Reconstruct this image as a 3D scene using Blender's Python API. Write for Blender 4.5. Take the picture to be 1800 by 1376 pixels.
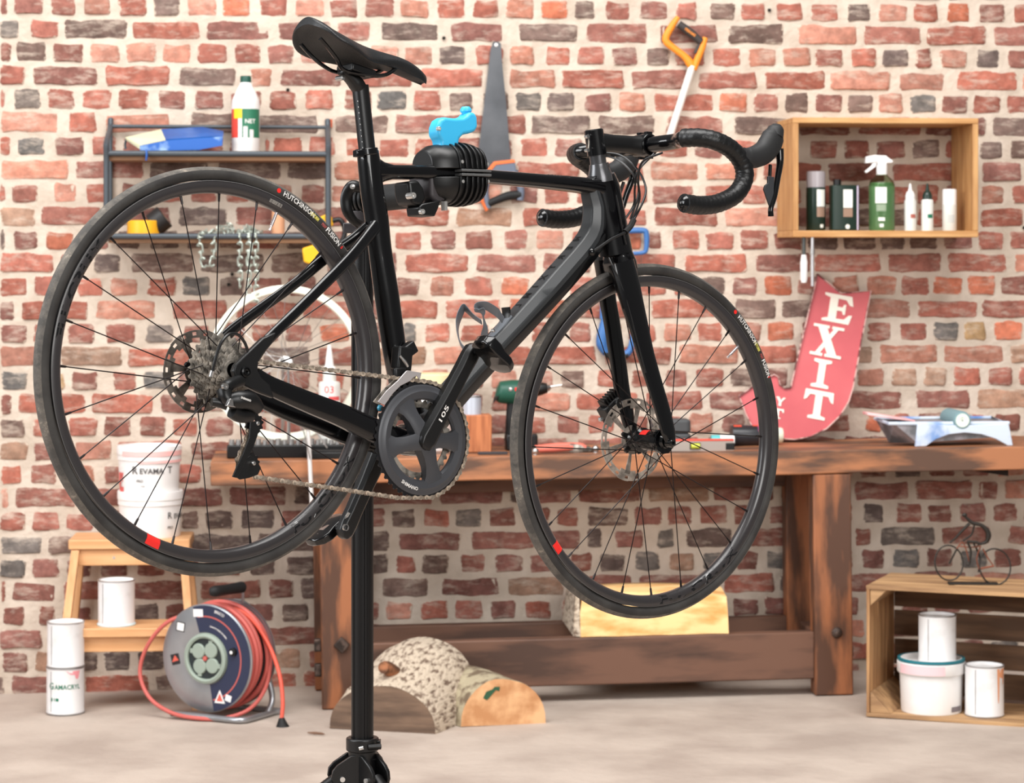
import bpy, math, random
from mathutils import Vector as V, Matrix, noise
sc = bpy.context.scene; col = sc.collection
for o in list(bpy.data.objects): bpy.data.objects.remove(o)
pi = math.pi; rad = math.radians
R = random.Random(7)

# ------------------------------------------------------------------ camera, light, exposure
F = 4276.0; CX = 900.0; YH = 450.0; H = 1.436
cam_d = bpy.data.cameras.new('camera'); cam = bpy.data.objects.new('camera', cam_d); col.objects.link(cam)
cam.location = (0, 0, H); cam.rotation_euler = (rad(90), 0, 0)
cam_d.sensor_width = 36; cam_d.lens = F/1800*36; cam_d.shift_y = -(688-YH)/1800
cam_d.clip_start = .1; cam_d.clip_end = 60
cam_d.dof.use_dof = True; cam_d.dof.focus_distance = 4.28; cam_d.dof.aperture_fstop = 10.5
sc.camera = cam
wd = bpy.data.worlds.new('world'); sc.world = wd; wd.use_nodes = True
bg = wd.node_tree.nodes['Background']; bg.inputs[0].default_value = (1, .98, .96, 1); bg.inputs[1].default_value = .2
def area(name, loc, target, sx, sy, power, color):
    l = bpy.data.lights.new(name, 'AREA'); l.shape = 'RECTANGLE'; l.size = sx; l.size_y = sy; l.energy = power; l.color = color
    o = bpy.data.objects.new(name, l); col.objects.link(o); o.location = loc
    o.rotation_euler = (V(target)-V(loc)).to_track_quat('-Z', 'Y').to_euler(); return o
area('skylight', (-.4, 4.0, 6.2), (0, 6.8, .6), 7.0, 3.0, 760, (1, .985, .965))
area('side_window', (-5.2, 2.6, 3.0), (0, 5.2, 1.0), 3.6, 2.6, 330, (.96, .98, 1))
area('front_window', (3.2, -2.2, 3.4), (.3, 7, .8), 4.5, 2.6, 390, (1, .985, .96))
sc.view_settings.view_transform = 'Standard'; sc.view_settings.look = 'None'; sc.view_settings.gamma = 1
sc.view_settings.use_curve_mapping = False; sc.view_settings.exposure = -.15

# ------------------------------------------------------------------ geometry of the picture -> metres
def ray(px, py): return V(((px-CX)/F, 1, -(py-YH)/F))
def P(px, py, Y): return V((0, 0, H)) + ray(px, py)*Y
TH = math.atan(.0872); WY = 8.257
def Zf(x): return .012*x
def onplane(px, py, p0, n):
    d = ray(px, py); c = V((0, 0, H)); return c + d*((p0-c).dot(n)/d.dot(n))
EX = V((math.cos(TH), math.sin(TH), 0)); EY = V((-math.sin(TH), math.cos(TH), 0)); EZ = V((0, 0, 1))
W0 = V((0, WY, 0))
WM = Matrix((( EX.x, EY.x, 0, 0), (EX.y, EY.y, 0, WY), (0, 0, 1, 0), (0, 0, 0, 1)))   # wall frame: x along, y into the wall, z up
WMi = WM.inverted()
def wl(px, py, off=0.0):      # point in the wall frame, off metres in front of the wall
    return WMi @ onplane(px, py, W0-EY*off, EY)
def floor_at(px, py):         # point on the floor seen at a pixel
    return onplane(px, py, V((0, 0, 0)), V((-.012, 0, 1)))

# ------------------------------------------------------------------ materials
def lin(c):
    c = c/255.0; return c/12.92 if c <= .04045 else ((c+.055)/1.055)**2.4
def rgb(t): return (lin(t[0]), lin(t[1]), lin(t[2]), 1)
MATS = {}
def mat(name, c, rough=.5, metal=0, nz=0, var=.0, bump=0, coat=0, c2=None, spec=.5, trans=0, sx=(1, 1, 1), det=5, lo=.4, hi=.62, bs=None, ior=1.45, coatr=.05):
    if name in MATS: return MATS[name]
    m = bpy.data.materials.new(name); MATS[name] = m; m.use_nodes = True
    nt = m.node_tree; N = nt.nodes; L = nt.links; b = N['Principled BSDF']
    b.inputs['Base Color'].default_value = rgb(c); b.inputs['Roughness'].default_value = rough; b.inputs['Metallic'].default_value = metal
    b.inputs['Specular IOR Level'].default_value = spec; b.inputs['Coat Weight'].default_value = coat; b.inputs['Coat Roughness'].default_value = coatr
    b.inputs['Transmission Weight'].default_value = trans; b.inputs['IOR'].default_value = ior
    if nz:
        tc = N.new('ShaderNodeTexCoord'); mp = N.new('ShaderNodeMapping'); mp.inputs['Scale'].default_value = sx
        L.new(tc.outputs['Object'], mp.inputs['Vector'])
        n = N.new('ShaderNodeTexNoise'); n.inputs['Scale'].default_value = nz; n.inputs['Detail'].default_value = det
        L.new(mp.outputs[0], n.inputs['Vector'])
        if var or c2:
            rp = N.new('ShaderNodeValToRGB'); rp.color_ramp.elements[0].position = lo; rp.color_ramp.elements[1].position = hi
            a = c2 if c2 else tuple(max(0, x*(1-var)) for x in c)
            bb = c if c2 else tuple(min(255, x*(1+var)) for x in c)
            rp.color_ramp.elements[0].color = rgb(a); rp.color_ramp.elements[1].color = rgb(bb)
            L.new(n.outputs['Fac'], rp.inputs[0]); L.new(rp.outputs[0], b.inputs['Base Color'])
        if bump:
            n2 = n
            if bs:
                n2 = N.new('ShaderNodeTexNoise'); n2.inputs['Scale'].default_value = bs; n2.inputs['Detail'].default_value = 4; L.new(mp.outputs[0], n2.inputs['Vector'])
            bp = N.new('ShaderNodeBump'); bp.inputs['Strength'].default_value = 1; bp.inputs['Distance'].default_value = bump
            L.new(n2.outputs['Fac'], bp.inputs['Height']); L.new(bp.outputs[0], b.inputs['Normal'])
    return m

# ------------------------------------------------------------------ mesh builder
def frame_z(d, up=None):
    d = d.normalized(); up = up or (V((0, 0, 1)) if abs(d.z) < .95 else V((1, 0, 0)))
    x = up.cross(d)
    if x.length < 1e-6: x = V((1, 0, 0)).cross(d)
    x.normalize(); y = d.cross(x); return x, y, d
def smooth_pts(pts, k=4):
    if k <= 1 or len(pts) < 3: return [V(p) for p in pts]
    P_ = [V(p) for p in pts]; out = []
    for i in range(len(P_)-1):
        a = P_[i-1] if i else P_[0]*2-P_[1]; b = P_[i]; c = P_[i+1]; d = P_[i+2] if i+2 < len(P_) else P_[-1]*2-P_[-2]
        for j in range(k):
            t = j/k; out.append(.5*((2*b)+(c-a)*t+(2*a-5*b+4*c-d)*t*t+(3*b-a-3*c+d)*t**3))
    out.append(P_[-1]); return out
def lerp_list(r, n):
    if not isinstance(r, (list,)): return [r]*n
    out = []
    for i in range(n):
        t = i/(n-1)*(len(r)-1) if n > 1 else 0; k = min(int(t), len(r)-2); f = t-k
        a, b = r[k], r[k+1]
        out.append(tuple(x*(1-f)+y*f for x, y in zip(a, b)) if isinstance(a, tuple) else a*(1-f)+b*f)
    return out
class MB:
    def __init__(s): s.v = []; s.f = []; s.c = None
    def add(s, vs, fs, M=None):
        k = len(s.v)
        s.v += [(M @ V(p)) if M else V(p) for p in vs]; s.f += [tuple(i+k for i in f) for f in fs]; return s
    def box(s, x0, x1, y0, y1, z0, z1, M=None):
        return s.add([(x0,y0,z0),(x1,y0,z0),(x1,y1,z0),(x0,y1,z0),(x0,y0,z1),(x1,y0,z1),(x1,y1,z1),(x0,y1,z1)],
                     [(0,3,2,1),(4,5,6,7),(0,1,5,4),(1,2,6,5),(2,3,7,6),(3,0,4,7)], M)
    def hexa(s, b, t):      # 4 bottom, 4 top corner points
        return s.add(list(b)+list(t), [(0,3,2,1),(4,5,6,7),(0,1,5,4),(1,2,6,5),(2,3,7,6),(3,0,4,7)])
    def loft(s, rings, caps=True, closed=False):
        n = len(rings[0]); vs = [p for r in rings for p in r]; fs = []
        m = len(rings)
        for i in range(m if closed else m-1):
            for j in range(n):
                a = i*n+j; b = i*n+(j+1) % n; c = ((i+1) % m)*n+(j+1) % n; d = ((i+1) % m)*n+j; fs.append((a, b, c, d))
        if caps and not closed: fs.append(tuple(range(n))[::-1]); fs.append(tuple((m-1)*n+j for j in range(n)))
        return s.add(vs, fs)
    def lathe(s, prof, M=None, n=24, closed=False, a0=0, a1=None):
        rings = []
        full = a1 is None
        k = n if full else n+1
        for i in range(k):
            a = a0 + (2*pi if full else (a1-a0))*i/n; ca, sa = math.cos(a), math.sin(a)
            rings.append([(r*ca, r*sa, z) for r, z in prof])
        m = len(prof); vs = [p for r in rings for p in r]; fs = []
        for i in range(n):
            i2 = (i+1) % k
            for j in range(m if closed else m-1):
                j2 = (j+1) % m
                fs.append((i*m+j, i2*m+j, i2*m+j2, i*m+j2))
        if not full and closed: fs.append(tuple(range(m))); fs.append(tuple((k-1)*m+j for j in range(m))[::-1])
        return s.add(vs, fs, M)
    def cyl(s, p0, p1, r0, r1=None, n=16):
        return s.tube([p0, p1], [r0, r0 if r1 is None else r1], n=n, k=1)
    def tube(s, pts, r=.01, n=10, k=4, up=None, caps=True, pw=2.0, sec=None, ends=False):
        # r: radius, list, or tuples (ra, rb); ra along 'up' side vector, rb across
        Q = smooth_pts(pts, k); m = len(Q); rr = lerp_list(r, m); rings = []
        t0 = (Q[1]-Q[0]).normalized()
        x, y, _ = frame_z(t0, up(0) if (up is not None and not isinstance(up, V)) else up)
        for i in range(m):
            t = (Q[min(i+1, m-1)]-Q[max(i-1, 0)]).normalized()
            if up is not None:
                u2 = up if isinstance(up, V) else up(i/(m-1))
                x = u2.cross(t).normalized(); y = t.cross(x)
            else:
                x = (x - t*x.dot(t)).normalized(); y = t.cross(x)
            ra, rb = rr[i] if isinstance(rr[i], tuple) else (rr[i], rr[i])
            ring = []
            if sec:
                for (sx_, sy_) in sec: ring.append(Q[i]+y*(sy_*ra)+x*(sx_*rb))
            else:
                for j in range(n):
                    a = 2*pi*j/n; ca, sa = math.cos(a), math.sin(a)
                    if pw != 2: ca = math.copysign(abs(ca)**(2/pw), ca); sa = math.copysign(abs(sa)**(2/pw), sa)
                    ring.append(Q[i]+y*(sa*ra)+x*(ca*rb))
            rings.append(ring)
        if ends:   # rounded ends
            for e, di in ((0, -1), (m-1, 1)):
                t = (Q[min(e+1, m-1)]-Q[max(e-1, 0)]).normalized(); ra = rr[e][0] if isinstance(rr[e], tuple) else rr[e]
                new = []
                for sc_, of in ((.8, .45), (.4, .75)):
                    cen = Q[e]; new.append([cen+(p-cen)*sc_+t*(di*of*ra) for p in rings[0 if di < 0 else -1]] if sc_ == .8 else None)
                    if sc_ == .4: base = rings[0 if di < 0 else -1]; new[-1] = [cen+(p-cen)*sc_+t*(di*of*ra) for p in base]
                if di < 0: head = [new[1], new[0]]
                else: tail = new
            rings = head+rings+tail
        return s.loft(rings, caps)
    def prism(s, poly, z0, z1, M=None, map=None):
        n = len(poly); vs = [(x, y, z0) for x, y in poly]+[(x, y, z1) for x, y in poly]
        fs = [tuple(range(n))[::-1], tuple(range(n, 2*n))]+[(i, (i+1) % n, n+(i+1) % n, n+i) for i in range(n)]
        if map: vs = [map(*p) for p in vs]
        return s.add(vs, fs, M)
    def band(s, r0, r1, a0, a1, z0, z1, M=None, n=8):   # annular sector
        vs = []; 
        for i in range(n+1):
            a = a0+(a1-a0)*i/n; c, s_ = math.cos(a), math.sin(a)
            vs += [(r0*c, r0*s_, z0), (r1*c, r1*s_, z0), (r1*c, r1*s_, z1), (r0*c, r0*s_, z1)]
        fs = [(0, 1, 2, 3)[::-1], tuple(n*4+j for j in range(4))]
        for i in range(n):
            for j in range(4): fs.append((i*4+j, i*4+(j+1) % 4, (i+1)*4+(j+1) % 4, (i+1)*4+j))
        return s.add(vs, fs, M)
    def sphere(s, c, r, M=None, n=12, sc_=(1, 1, 1)):
        c = V(c); vs = []; fs = []; m = n//2
        for i in range(1, m):
            for j in range(n):
                a = pi*i/m; b = 2*pi*j/n; vs.append(c+V((r*math.sin(a)*math.cos(b)*sc_[0], r*math.sin(a)*math.sin(b)*sc_[1], r*math.cos(a)*sc_[2])))
        top = len(vs); vs.append(c+V((0, 0, r*sc_[2]))); vs.append(c-V((0, 0, r*sc_[2])))
        for i in range(m-2):
            for j in range(n): fs.append((i*n+j, (i+1)*n+j, (i+1)*n+(j+1) % n, i*n+(j+1) % n))
        for j in range(n): fs.append((top, j, (j+1) % n)); fs.append((top+1, (m-2)*n+(j+1) % n, (m-2)*n+j))
        return s.add(vs, fs, M)
    def build(s, name, m, parent=None, bevel=0, seg=2, smooth=True, sub=0, world=False, ang=38, M=None, tints=None):
        me = bpy.data.meshes.new(name); vs = s.v
        if world and parent is not None:
            inv = root_matrix(parent).inverted(); vs = [inv @ p for p in vs]
        me.from_pydata([tuple(p) for p in vs], [], s.f)
        ms = m if isinstance(m, (list, tuple)) else [m]
        for x in ms: me.materials.append(x)
        if s.c:
            for i, ci in enumerate(s.c): me.polygons[i].material_index = ci
        me.update()
        bm_fix(me)
        if smooth:
            me.polygons.foreach_set('use_smooth', [True]*len(me.polygons)); me.set_sharp_from_angle(angle=rad(ang))
        if tints:
            ca = me.color_attributes.new('tint', 'FLOAT_COLOR', 'POINT'); ca.data.foreach_set('color', [x for t in tints for x in t])
        o = bpy.data.objects.new(name, me); col.objects.link(o)
        if parent is not None: o.parent = parent
        if M is not None: o.matrix_basis = M
        if bevel:
            b = o.modifiers.new('bevel', 'BEVEL'); b.width = bevel; b.segments = seg; b.limit_method = 'ANGLE'; b.angle_limit = rad(35)
        if sub:
            b = o.modifiers.new('sub', 'SUBSURF'); b.levels = sub; b.render_levels = sub
        return o
import bmesh
def bm_fix(me):
    bm = bmesh.new(); bm.from_mesh(me); bmesh.ops.recalc_face_normals(bm, faces=bm.faces); bm.to_mesh(me); bm.free()
def root_matrix(o):
    m = o.matrix_basis.copy()
    while o.parent is not None: o = o.parent; m = o.matrix_basis @ m
    return m
def tag(o, label, cat, group=None, kind=None):
    o['label'] = label; o['category'] = cat
    if group: o['group'] = group
    if kind: o['kind'] = kind
    return o
def thing(name, label, cat, M=None, loc=None, rz=0, group=None):
    o = bpy.data.objects.new(name, None); col.objects.link(o); o.empty_display_size = .05
    if M is None: M = Matrix.Translation(V(loc)) @ Matrix.Rotation(rz, 4, 'Z')
    o.matrix_basis = M
    return tag(o, label, cat, group)
def part(name, parent, M=None):
    o = bpy.data.objects.new(name, None); col.objects.link(o); o.parent = parent; o.empty_display_size = .03
    if M is not None: o.matrix_basis = M
    return o
def copy_of(o, parent=None, M=None):
    c = o.copy(); col.objects.link(c); c.parent = parent
    if M is not None: c.matrix_basis = M
    return c
_tx = {}
def text(s_, size=1, bold=0.0, align='CENTER'):
    key = (s_, size, bold, align)
    if key in _tx: return _tx[key]
    cu = bpy.data.curves.new('t', 'FONT'); cu.body = s_; cu.size = size; cu.align_x = align; cu.resolution_u = 2; cu.offset = bold
    ob = bpy.data.objects.new('t', cu); col.objects.link(ob)
    me = bpy.data.meshes.new_from_object(ob.evaluated_get(bpy.context.evaluated_depsgraph_get()))
    r = ([tuple(v.co) for v in me.vertices], [tuple(p.vertices) for p in me.polygons])
    bpy.data.objects.remove(ob); bpy.data.curves.remove(cu); bpy.data.meshes.remove(me)
    _tx[key] = r; return r
def subdiv_tris(vs, fs, L):   # split long triangles so bent text stays on its curve
    return vs, fs
def add_text(mb, s_, size, mp, bold=0.0, align='CENTER'):   # mp maps (x, y) -> 3D point
    vs, fs = text(s_, size, bold, align); mb.add([mp(x, y) for x, y, z in vs], fs)
def TR(x, y, z): return Matrix.Translation(V((x, y, z)))
def RX(a): return Matrix.Rotation(a, 4, 'X')
def RY(a): return Matrix.Rotation(a, 4, 'Y')
def RZ(a): return Matrix.Rotation(a, 4, 'Z')
def basis(x, y, z, o): return Matrix(((x[0], y[0], z[0], o[0]), (x[1], y[1], z[1], o[1]), (x[2], y[2], z[2], o[2]), (0, 0, 0, 1)))
def rrect(w, h, r, n=4, cx=0, cy=0):
    out = []
    for qx, qy, a0 in ((1, 1, 0), (-1, 1, pi/2), (-1, -1, pi), (1, -1, 3*pi/2)):
        for i in range(n+1):
            a = a0+pi/2*i/n; out.append((cx+qx*(w/2-r)+r*math.cos(a), cy+qy*(h/2-r)+r*math.sin(a)))
    return out

# ------------------------------------------------------------------ room: floor, brick wall
m_floor = mat('concrete', (186, 172, 160), rough=.85, nz=3.0, c2=(164, 149, 138), lo=.36, hi=.62, bump=.004, bs=22, det=8)
def floor_mesh():
    mb = MB(); nx, ny = 60, 44; x0, x1, y0, y1 = -5, 5, 1.2, 8.75
    vs = []; fs = []
    for j in range(ny+1):
        for i in range(nx+1):
            x = x0+(x1-x0)*i/nx; y = y0+(y1-y0)*j/ny
            vs.append((x, y, Zf(x)+.0025*noise.noise(V((x*1.3, y*1.3, 0)))-.002))
    for j in range(ny):
        for i in range(nx): a = j*(nx+1)+i; fs.append((a, a+1, a+nx+2, a+nx+1))
    o = mb.add(vs, fs).build('floor', m_floor); o['kind'] = 'structure'; return o
floor_mesh()

def brick_material():
    m = bpy.data.materials.new('old_brick'); m.use_nodes = True; nt = m.node_tree; N = nt.nodes; L = nt.links; b = N['Principled BSDF']
    b.inputs['Roughness'].default_value = .9; b.inputs['Specular IOR Level'].default_value = .2
    at = N.new('ShaderNodeAttribute'); at.attribute_name = 'tint'
    tc = N.new('ShaderNodeNewGeometry')
    n1 = N.new('ShaderNodeTexNoise'); n1.inputs['Scale'].default_value = 26; n1.inputs['Detail'].default_value = 8; n1.inputs['Roughness'].default_value = .65
    n2 = N.new('ShaderNodeTexNoise'); n2.inputs['Scale'].default_value = 13; n2.inputs['Detail'].default_value = 7; n2.inputs['Roughness'].default_value = .7
    mp = N.new('ShaderNodeMapping'); mp.inputs['Scale'].default_value = (1, 1, 3.0); mp.inputs['Location'].default_value = (3, 7, 1)
    L.new(tc.outputs['Position'], n1.inputs['Vector']); L.new(tc.outputs['Position'], mp.inputs['Vector']); L.new(mp.outputs[0], n2.inputs['Vector'])
    v = N.new('ShaderNodeMapRange'); v.inputs[1].default_value = .3; v.inputs[2].default_value = .7; v.inputs[3].default_value = .62; v.inputs[4].default_value = 1.34
    L.new(n1.outputs['Fac'], v.inputs[0])
    mx = N.new('ShaderNodeMix'); mx.data_type = 'RGBA'; mx.blend_type = 'MULTIPLY'; mx.inputs['Factor'].default_value = 1
    L.new(at.outputs['Color'], mx.inputs['A']); L.new(v.outputs[0], mx.inputs['B'])
    rp = N.new('ShaderNodeValToRGB'); rp.color_ramp.elements[0].position = .50; rp.color_ramp.elements[0].color = (0, 0, 0, 1)
    rp.color_ramp.elements[1].position = .70; rp.color_ramp.elements[1].color = (.7, .7, .7, 1)
    L.new(n2.outputs['Fac'], rp.inputs[0])
    n3 = N.new('ShaderNodeTexNoise'); n3.inputs['Scale'].default_value = 55; n3.inputs['Detail'].default_value = 6; n3.inputs['Roughness'].default_value = .7; L.new(tc.outputs['Position'], n3.inputs['Vector'])
    ad = N.new('ShaderNodeMath'); ad.operation = 'MULTIPLY_ADD'; ad.inputs[1].default_value = 3.4; ad.inputs[2].default_value = -1.5; L.new(n3.outputs['Fac'], ad.inputs[0])
    a2 = N.new('ShaderNodeMath'); a2.operation = 'ADD'; L.new(ad.outputs[0], a2.inputs[0]); L.new(at.outputs['Alpha'], a2.inputs[1])
    r3 = N.new('ShaderNodeMapRange'); r3.inputs[1].default_value = .30; r3.inputs[2].default_value = .52; r3.inputs[3].default_value = 1; r3.inputs[4].default_value = 0; L.new(a2.outputs[0], r3.inputs[0])
    mxx = N.new('ShaderNodeMath'); mxx.operation = 'MAXIMUM'; L.new(rp.outputs[0], mxx.inputs[0]); L.new(r3.outputs[0], mxx.inputs[1])
    m2 = N.new('ShaderNodeMix'); m2.data_type = 'RGBA'; L.new(mxx.outputs[0], m2.inputs['Factor'])
    L.new(mx.outputs['Result'], m2.inputs['A']); m2.inputs['B'].default_value = rgb((202, 186, 170)); L.new(m2.outputs['Result'], b.inputs['Base Color'])
    bp = N.new('ShaderNodeBump'); bp.inputs['Distance'].default_value = .004; L.new(n1.outputs['Fac'], bp.inputs['Height']); L.new(bp.outputs[0], b.inputs['Normal'])
    return m
m_brick = brick_material()
m_mortar = mat('lime_mortar', (206, 191, 176), rough=.95, nz=9, c2=(186, 170, 154), lo=.34, hi=.6, bump=.006, bs=40, det=8)
CC = {'r': (158, 98, 84), 'm': (138, 92, 82), 'd': (112, 93, 86), 'g': (112, 104, 99), 'p': (178, 124, 106), 'o': (178, 106, 82), 'y': (178, 142, 102), 'b': (160, 126, 106)}
ROWS = """0-15m 25-77m 88-134m 146-195p 208-257r 268-315d 328-382p 390-442o 455-506r 518-570p 579-630r 640-693m 704-755p 767-819r 831-877r 890-940p 950-998o 1010-1047d 1064-1108r 1125-1172m 1188-1226r 1248-1292d 1303-1346r 1365-1411r 1425-1474r 1487-1530d 1544-1594p 1605-1649r 1665-1706o 1720-1768m 1781-1830r
0-35g 53-102r 112-223d 232-352r 362-474m 488-582m 592-650m 668-772d 792-885m 912-1016d 1030-1140m 1158-1262m 1280-1378d 1402-1507p 1517-1620m 1630-1733r 1747-1850m
0-20m 28-82d 92-148m 158-212p 221-276p 285-336p 348-399r 410-460r 470-518m 528-575r 586-640r 650-700p 712-762p 772-820d 835-885r 896-940p 959-1003r 1014-1062r 1075-1120m 1135-1178d 1185-1240r 1252-1303r 1315-1363p 1375-1425p 1433-1483r 1495-1540r 1550-1597d 1610-1638r 1652-1700p 1715-1757d 1770-1815m
0-45r 58-172m 185-298r 315-416d 440-478p 493-600m 612-725r 738-850r 862-880r 895-978p 986-1098r 1108-1212m 1228-1332r 1343-1450r 1460-1565p 1581-1660p 1682-1788r 1798-1900p
0-8r 22-72g 82-132r 145-196r 209-261r 278-327m 342-394m 405-460m 475-522r 536-586r 605-655m 664-714g 725-775r 788-832d 848-895d 906-952g 961-1010d 1027-1075m 1086-1136p 1148-1255r 1265-1315o 1324-1368m 1379-1422d 1434-1480m 1489-1535d 1544-1588p 1600-1646g 1655-1702m 1710-1760r 1769-1815r
0-104p 120-170r 185-300p 335-440d 450-560d 588-683d 693-815m 826-924m 932-1038d 1050-1152d 1170-1270m 1290-1394d 1405-1495m 1510-1620m 1627-1732m 1745-1850d
0-20r 32-80g 96-147m 160-205r 216-266m 278-330m 342-394r 405-455m 466-472r 480-533r 542-590r 606-650r 665-720r 729-785r 796-846r 858-902m 914-962r 976-1022m 1034-1084r 1096-1146r 1158-1208r 1220-1270m 1282-1332r 1344-1395m 1422-1472m 1482-1528r 1541-1592m 1602-1654d 1662-1712r 1722-1762d 1774-1815d
2-122p 131-253m 262-370d 382-494d 505-575d 588-650p 662-770r 782-895r 908-1018r 1030-1132r 1143-1228p 1238-1330p 1342-1445r 1456-1556m 1568-1680r 1725-1797m 1808-1900r
0-6r 20-67m 94-134p 150-200r 212-260m 272-322r 334-384r 395-440r 452-516p 528-572m 583-632p 643-690r 700-750p 762-812m 822-884p 895-947m 955-1000r 1012-1080r 1090-1137r 1145-1220m 1238-1290r 1300-1350r 1362-1408r 1420-1470r 1482-1538m 1550-1600r 1610-1650r 1662-1712m 1722-1765p 1778-1820r
0-63b 72-180m 192-300m 314-400d 412-500m 512-610m 622-670p 680-790r 801-902b 917-1030r 1042-1138r 1150-1262r 1273-1375p 1386-1490m 1500-1600d 1612-1712r 1724-1800r
0-9d 23-66m 82-130o 140-190m 205-247d 264-314d 325-370d 383-430d 442-490m 502-550d 562-610m 625-680r 694-743r 757-801m 817-866m 885-928m 942-992p 1004-1050r 1062-1128o 1139-1164m 1180-1230r 1240-1290r 1301-1351r 1360-1412m 1420-1473d 1481-1540d 1546-1590d 1599-1648d 1658-1709m 1718-1765r 1773-1815r
0-94r 106-150m 165-212d 228-341d 354-464d 476-560d 572-699m 712-824r 837-944m 955-1040m 1052-1188r 1203-1314r 1326-1425m 1430-1549r 1560-1655m 1665-1770r 1781-1890p
0-50r 58-105r 137-182r 193-243p 260-311r 321-370g 385-430d 442-497m 507-555m 567-616r 628-680m 695-737m 755-797p 815-867r 880-930o 942-990r 1002-1050r 1062-1110r 1122-1172r 1184-1210r 1225-1274d 1287-1331m 1343-1393o 1402-1450m 1462-1510p 1523-1576p 1584-1633r 1640-1692o 1701-1751o 1759-1805m
0-26m 37-156r 169-275p 302-400r 412-520r 532-620r 632-690m 701-770r 782-882r 894-1000o 1012-1128r 1142-1280r 1291-1365d 1374-1480d 1492-1600p 1612-1717r 1726-1830r
0-46m 58-105m 117-165m 185-237r 256-304g 322-370r 383-430m 442-490r 502-550m 562-616o 640-690m 707-733g 745-790r 810-860r 872-920r 932-984r 1000-1040m 1052-1095r 1105-1153r 1166-1214p 1225-1270r 1290-1338p 1348-1396o 1408-1460m 1472-1515r 1525-1567m 1580-1629r 1640-1685g 1694-1734y 1748-1797o
0-98p 106-216b 224-335r 347-450m 462-545d 557-640r 652-750b 762-830p 842-932r 944-1048r 1060-1180r 1193-1299p 1315-1402r 1414-1534b 1545-1649p 1657-1764p 1775-1880b
2-48g 75-115y 126-173m 197-241m 251-300g 312-360m 372-420r 432-480m 492-545m 557-605r 617-665r 677-725m 740-790p 803-850r 862-910p 922-972r 985-1029d 1050-1097r 1110-1158r 1170-1210m 1221-1273r 1282-1322d 1334-1385m 1396-1446r 1458-1496m 1506-1555p 1567-1612b 1624-1664b 1675-1724r 1736-1780r
0-22m 33-150r 161-270r 282-395m 407-510r 522-625m 637-740r 752-850m 862-920r 932-1001p 1013-1120r 1132-1235r 1247-1350m 1362-1478r 1490-1585m 1608-1705m 1717-1820b
0-45d 57-105r 120-171r 182-232m 245-292m 304-349r 361-410m 422-470r 482-535r 547-595m 607-655r 667-715m 727-775r 787-835r 847-895m 907-960r 978-1020m 1032-1080r 1092-1140r 1152-1200r 1212-1255p 1268-1310m 1322-1370r 1382-1430m 1442-1495m 1522-1550o 1562-1600r 1612-1665m 1677-1735r 1747-1793m
0-50b 57-118m 130-197p 206-320r 335-440m 452-560m 572-670m 682-780d 792-890m 902-1000m 1012-1110m 1122-1230m 1242-1350m 1362-1470m 1482-1590m 1602-1700m 1712-1800m
0-40r 53-100m 112-165p 181-225m 237-300r 313-355r 367-415m 427-475d 487-535m 547-600m 612-660m 672-720r 732-780m 792-840d 852-900m 912-960m 972-1020r 1032-1080m 1092-1140d 1152-1200m 1212-1260m 1272-1320m 1332-1380m 1392-1440d 1452-1500m 1512-1560m 1572-1620d 1632-1680m 1692-1740m 1752-1800p
0-16p 27-135m 150-260m 272-302m 313-392m 403-504m 516-620d 632-762m 773-885m 896-935d 945-1004m 1016-1127m 1139-1247b 1253-1360m 1372-1480d 1502-1599m 1608-1709m 1720-1754m 1764-1850p
0-44r 57-105r 115-165r 177-225m 237-305m 319-350d 361-410d 423-483d 495-540m 552-600m 612-678m 687-731d 744-791r 800-848g 858-907m 919-966m 978-1018m 1032-1103d 1115-1164m 1171-1217m 1229-1279m 1288-1340m 1350-1394m 1406-1500m 1517-1555d 1574-1620m 1631-1675m 1687-1733m 1745-1790m
0-75g 85-140d 152-260m 272-321m 333-440d 452-560d 572-684d 700-809m 829-938m 950-1020m 1032-1060d 1080-1130m 1155-1186g 1203-1288d 1300-1395m 1407-1490m 1502-1531m 1547-1644g 1655-1740m 1772-1860m
0-45g 56-105m 117-161m 175-225m 242-290m 302-350m 362-425m 440-485d 504-554d 566-612m 624-683d 695-731r 742-789d 809-853m 869-918m 929-990m 1002-1040m 1054-1098d 1116-1161g 1178-1222b 1235-1280g 1292-1333m 1345-1388g 1400-1500m 1515-1555m 1570-1616g 1627-1675m 1687-1735g 1747-1795m
0-11m 22-97m 109-220m 232-340m 352-460m 472-517m 527-640d 672-753d 776-878m 893-993b 1005-1110m 1122-1258m 1270-1362r 1372-1470d 1482-1590m 1602-1700m 1712-1800p
6-44m 67-97m 109-160m 172-220m 232-280d 292-340m 352-420m 432-480m 495-542d 554-610m 622-666m 678-725p 740-789r 798-850r 862-907m 922-970r 987-1040r 1052-1100m 1112-1160m 1172-1220m 1232-1274m 1286-1333m 1342-1386m 1398-1450m 1462-1510m 1522-1570m 1582-1630m 1642-1690m 1702-1750m
0-75m 87-200m 212-330m 342-448m 460-561m 573-680m 692-800m 812-920m 932-1040m 1052-1160m 1172-1280m 1292-1400m 1412-1520p 1532-1640m 1652-1760m
2-50m 62-110b 122-170d 182-230d 242-290d 302-350m 362-410b 422-470b 482-530b 542-590m 602-650m"""
PITCH = .0783; ZB0 = 2.243
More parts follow.
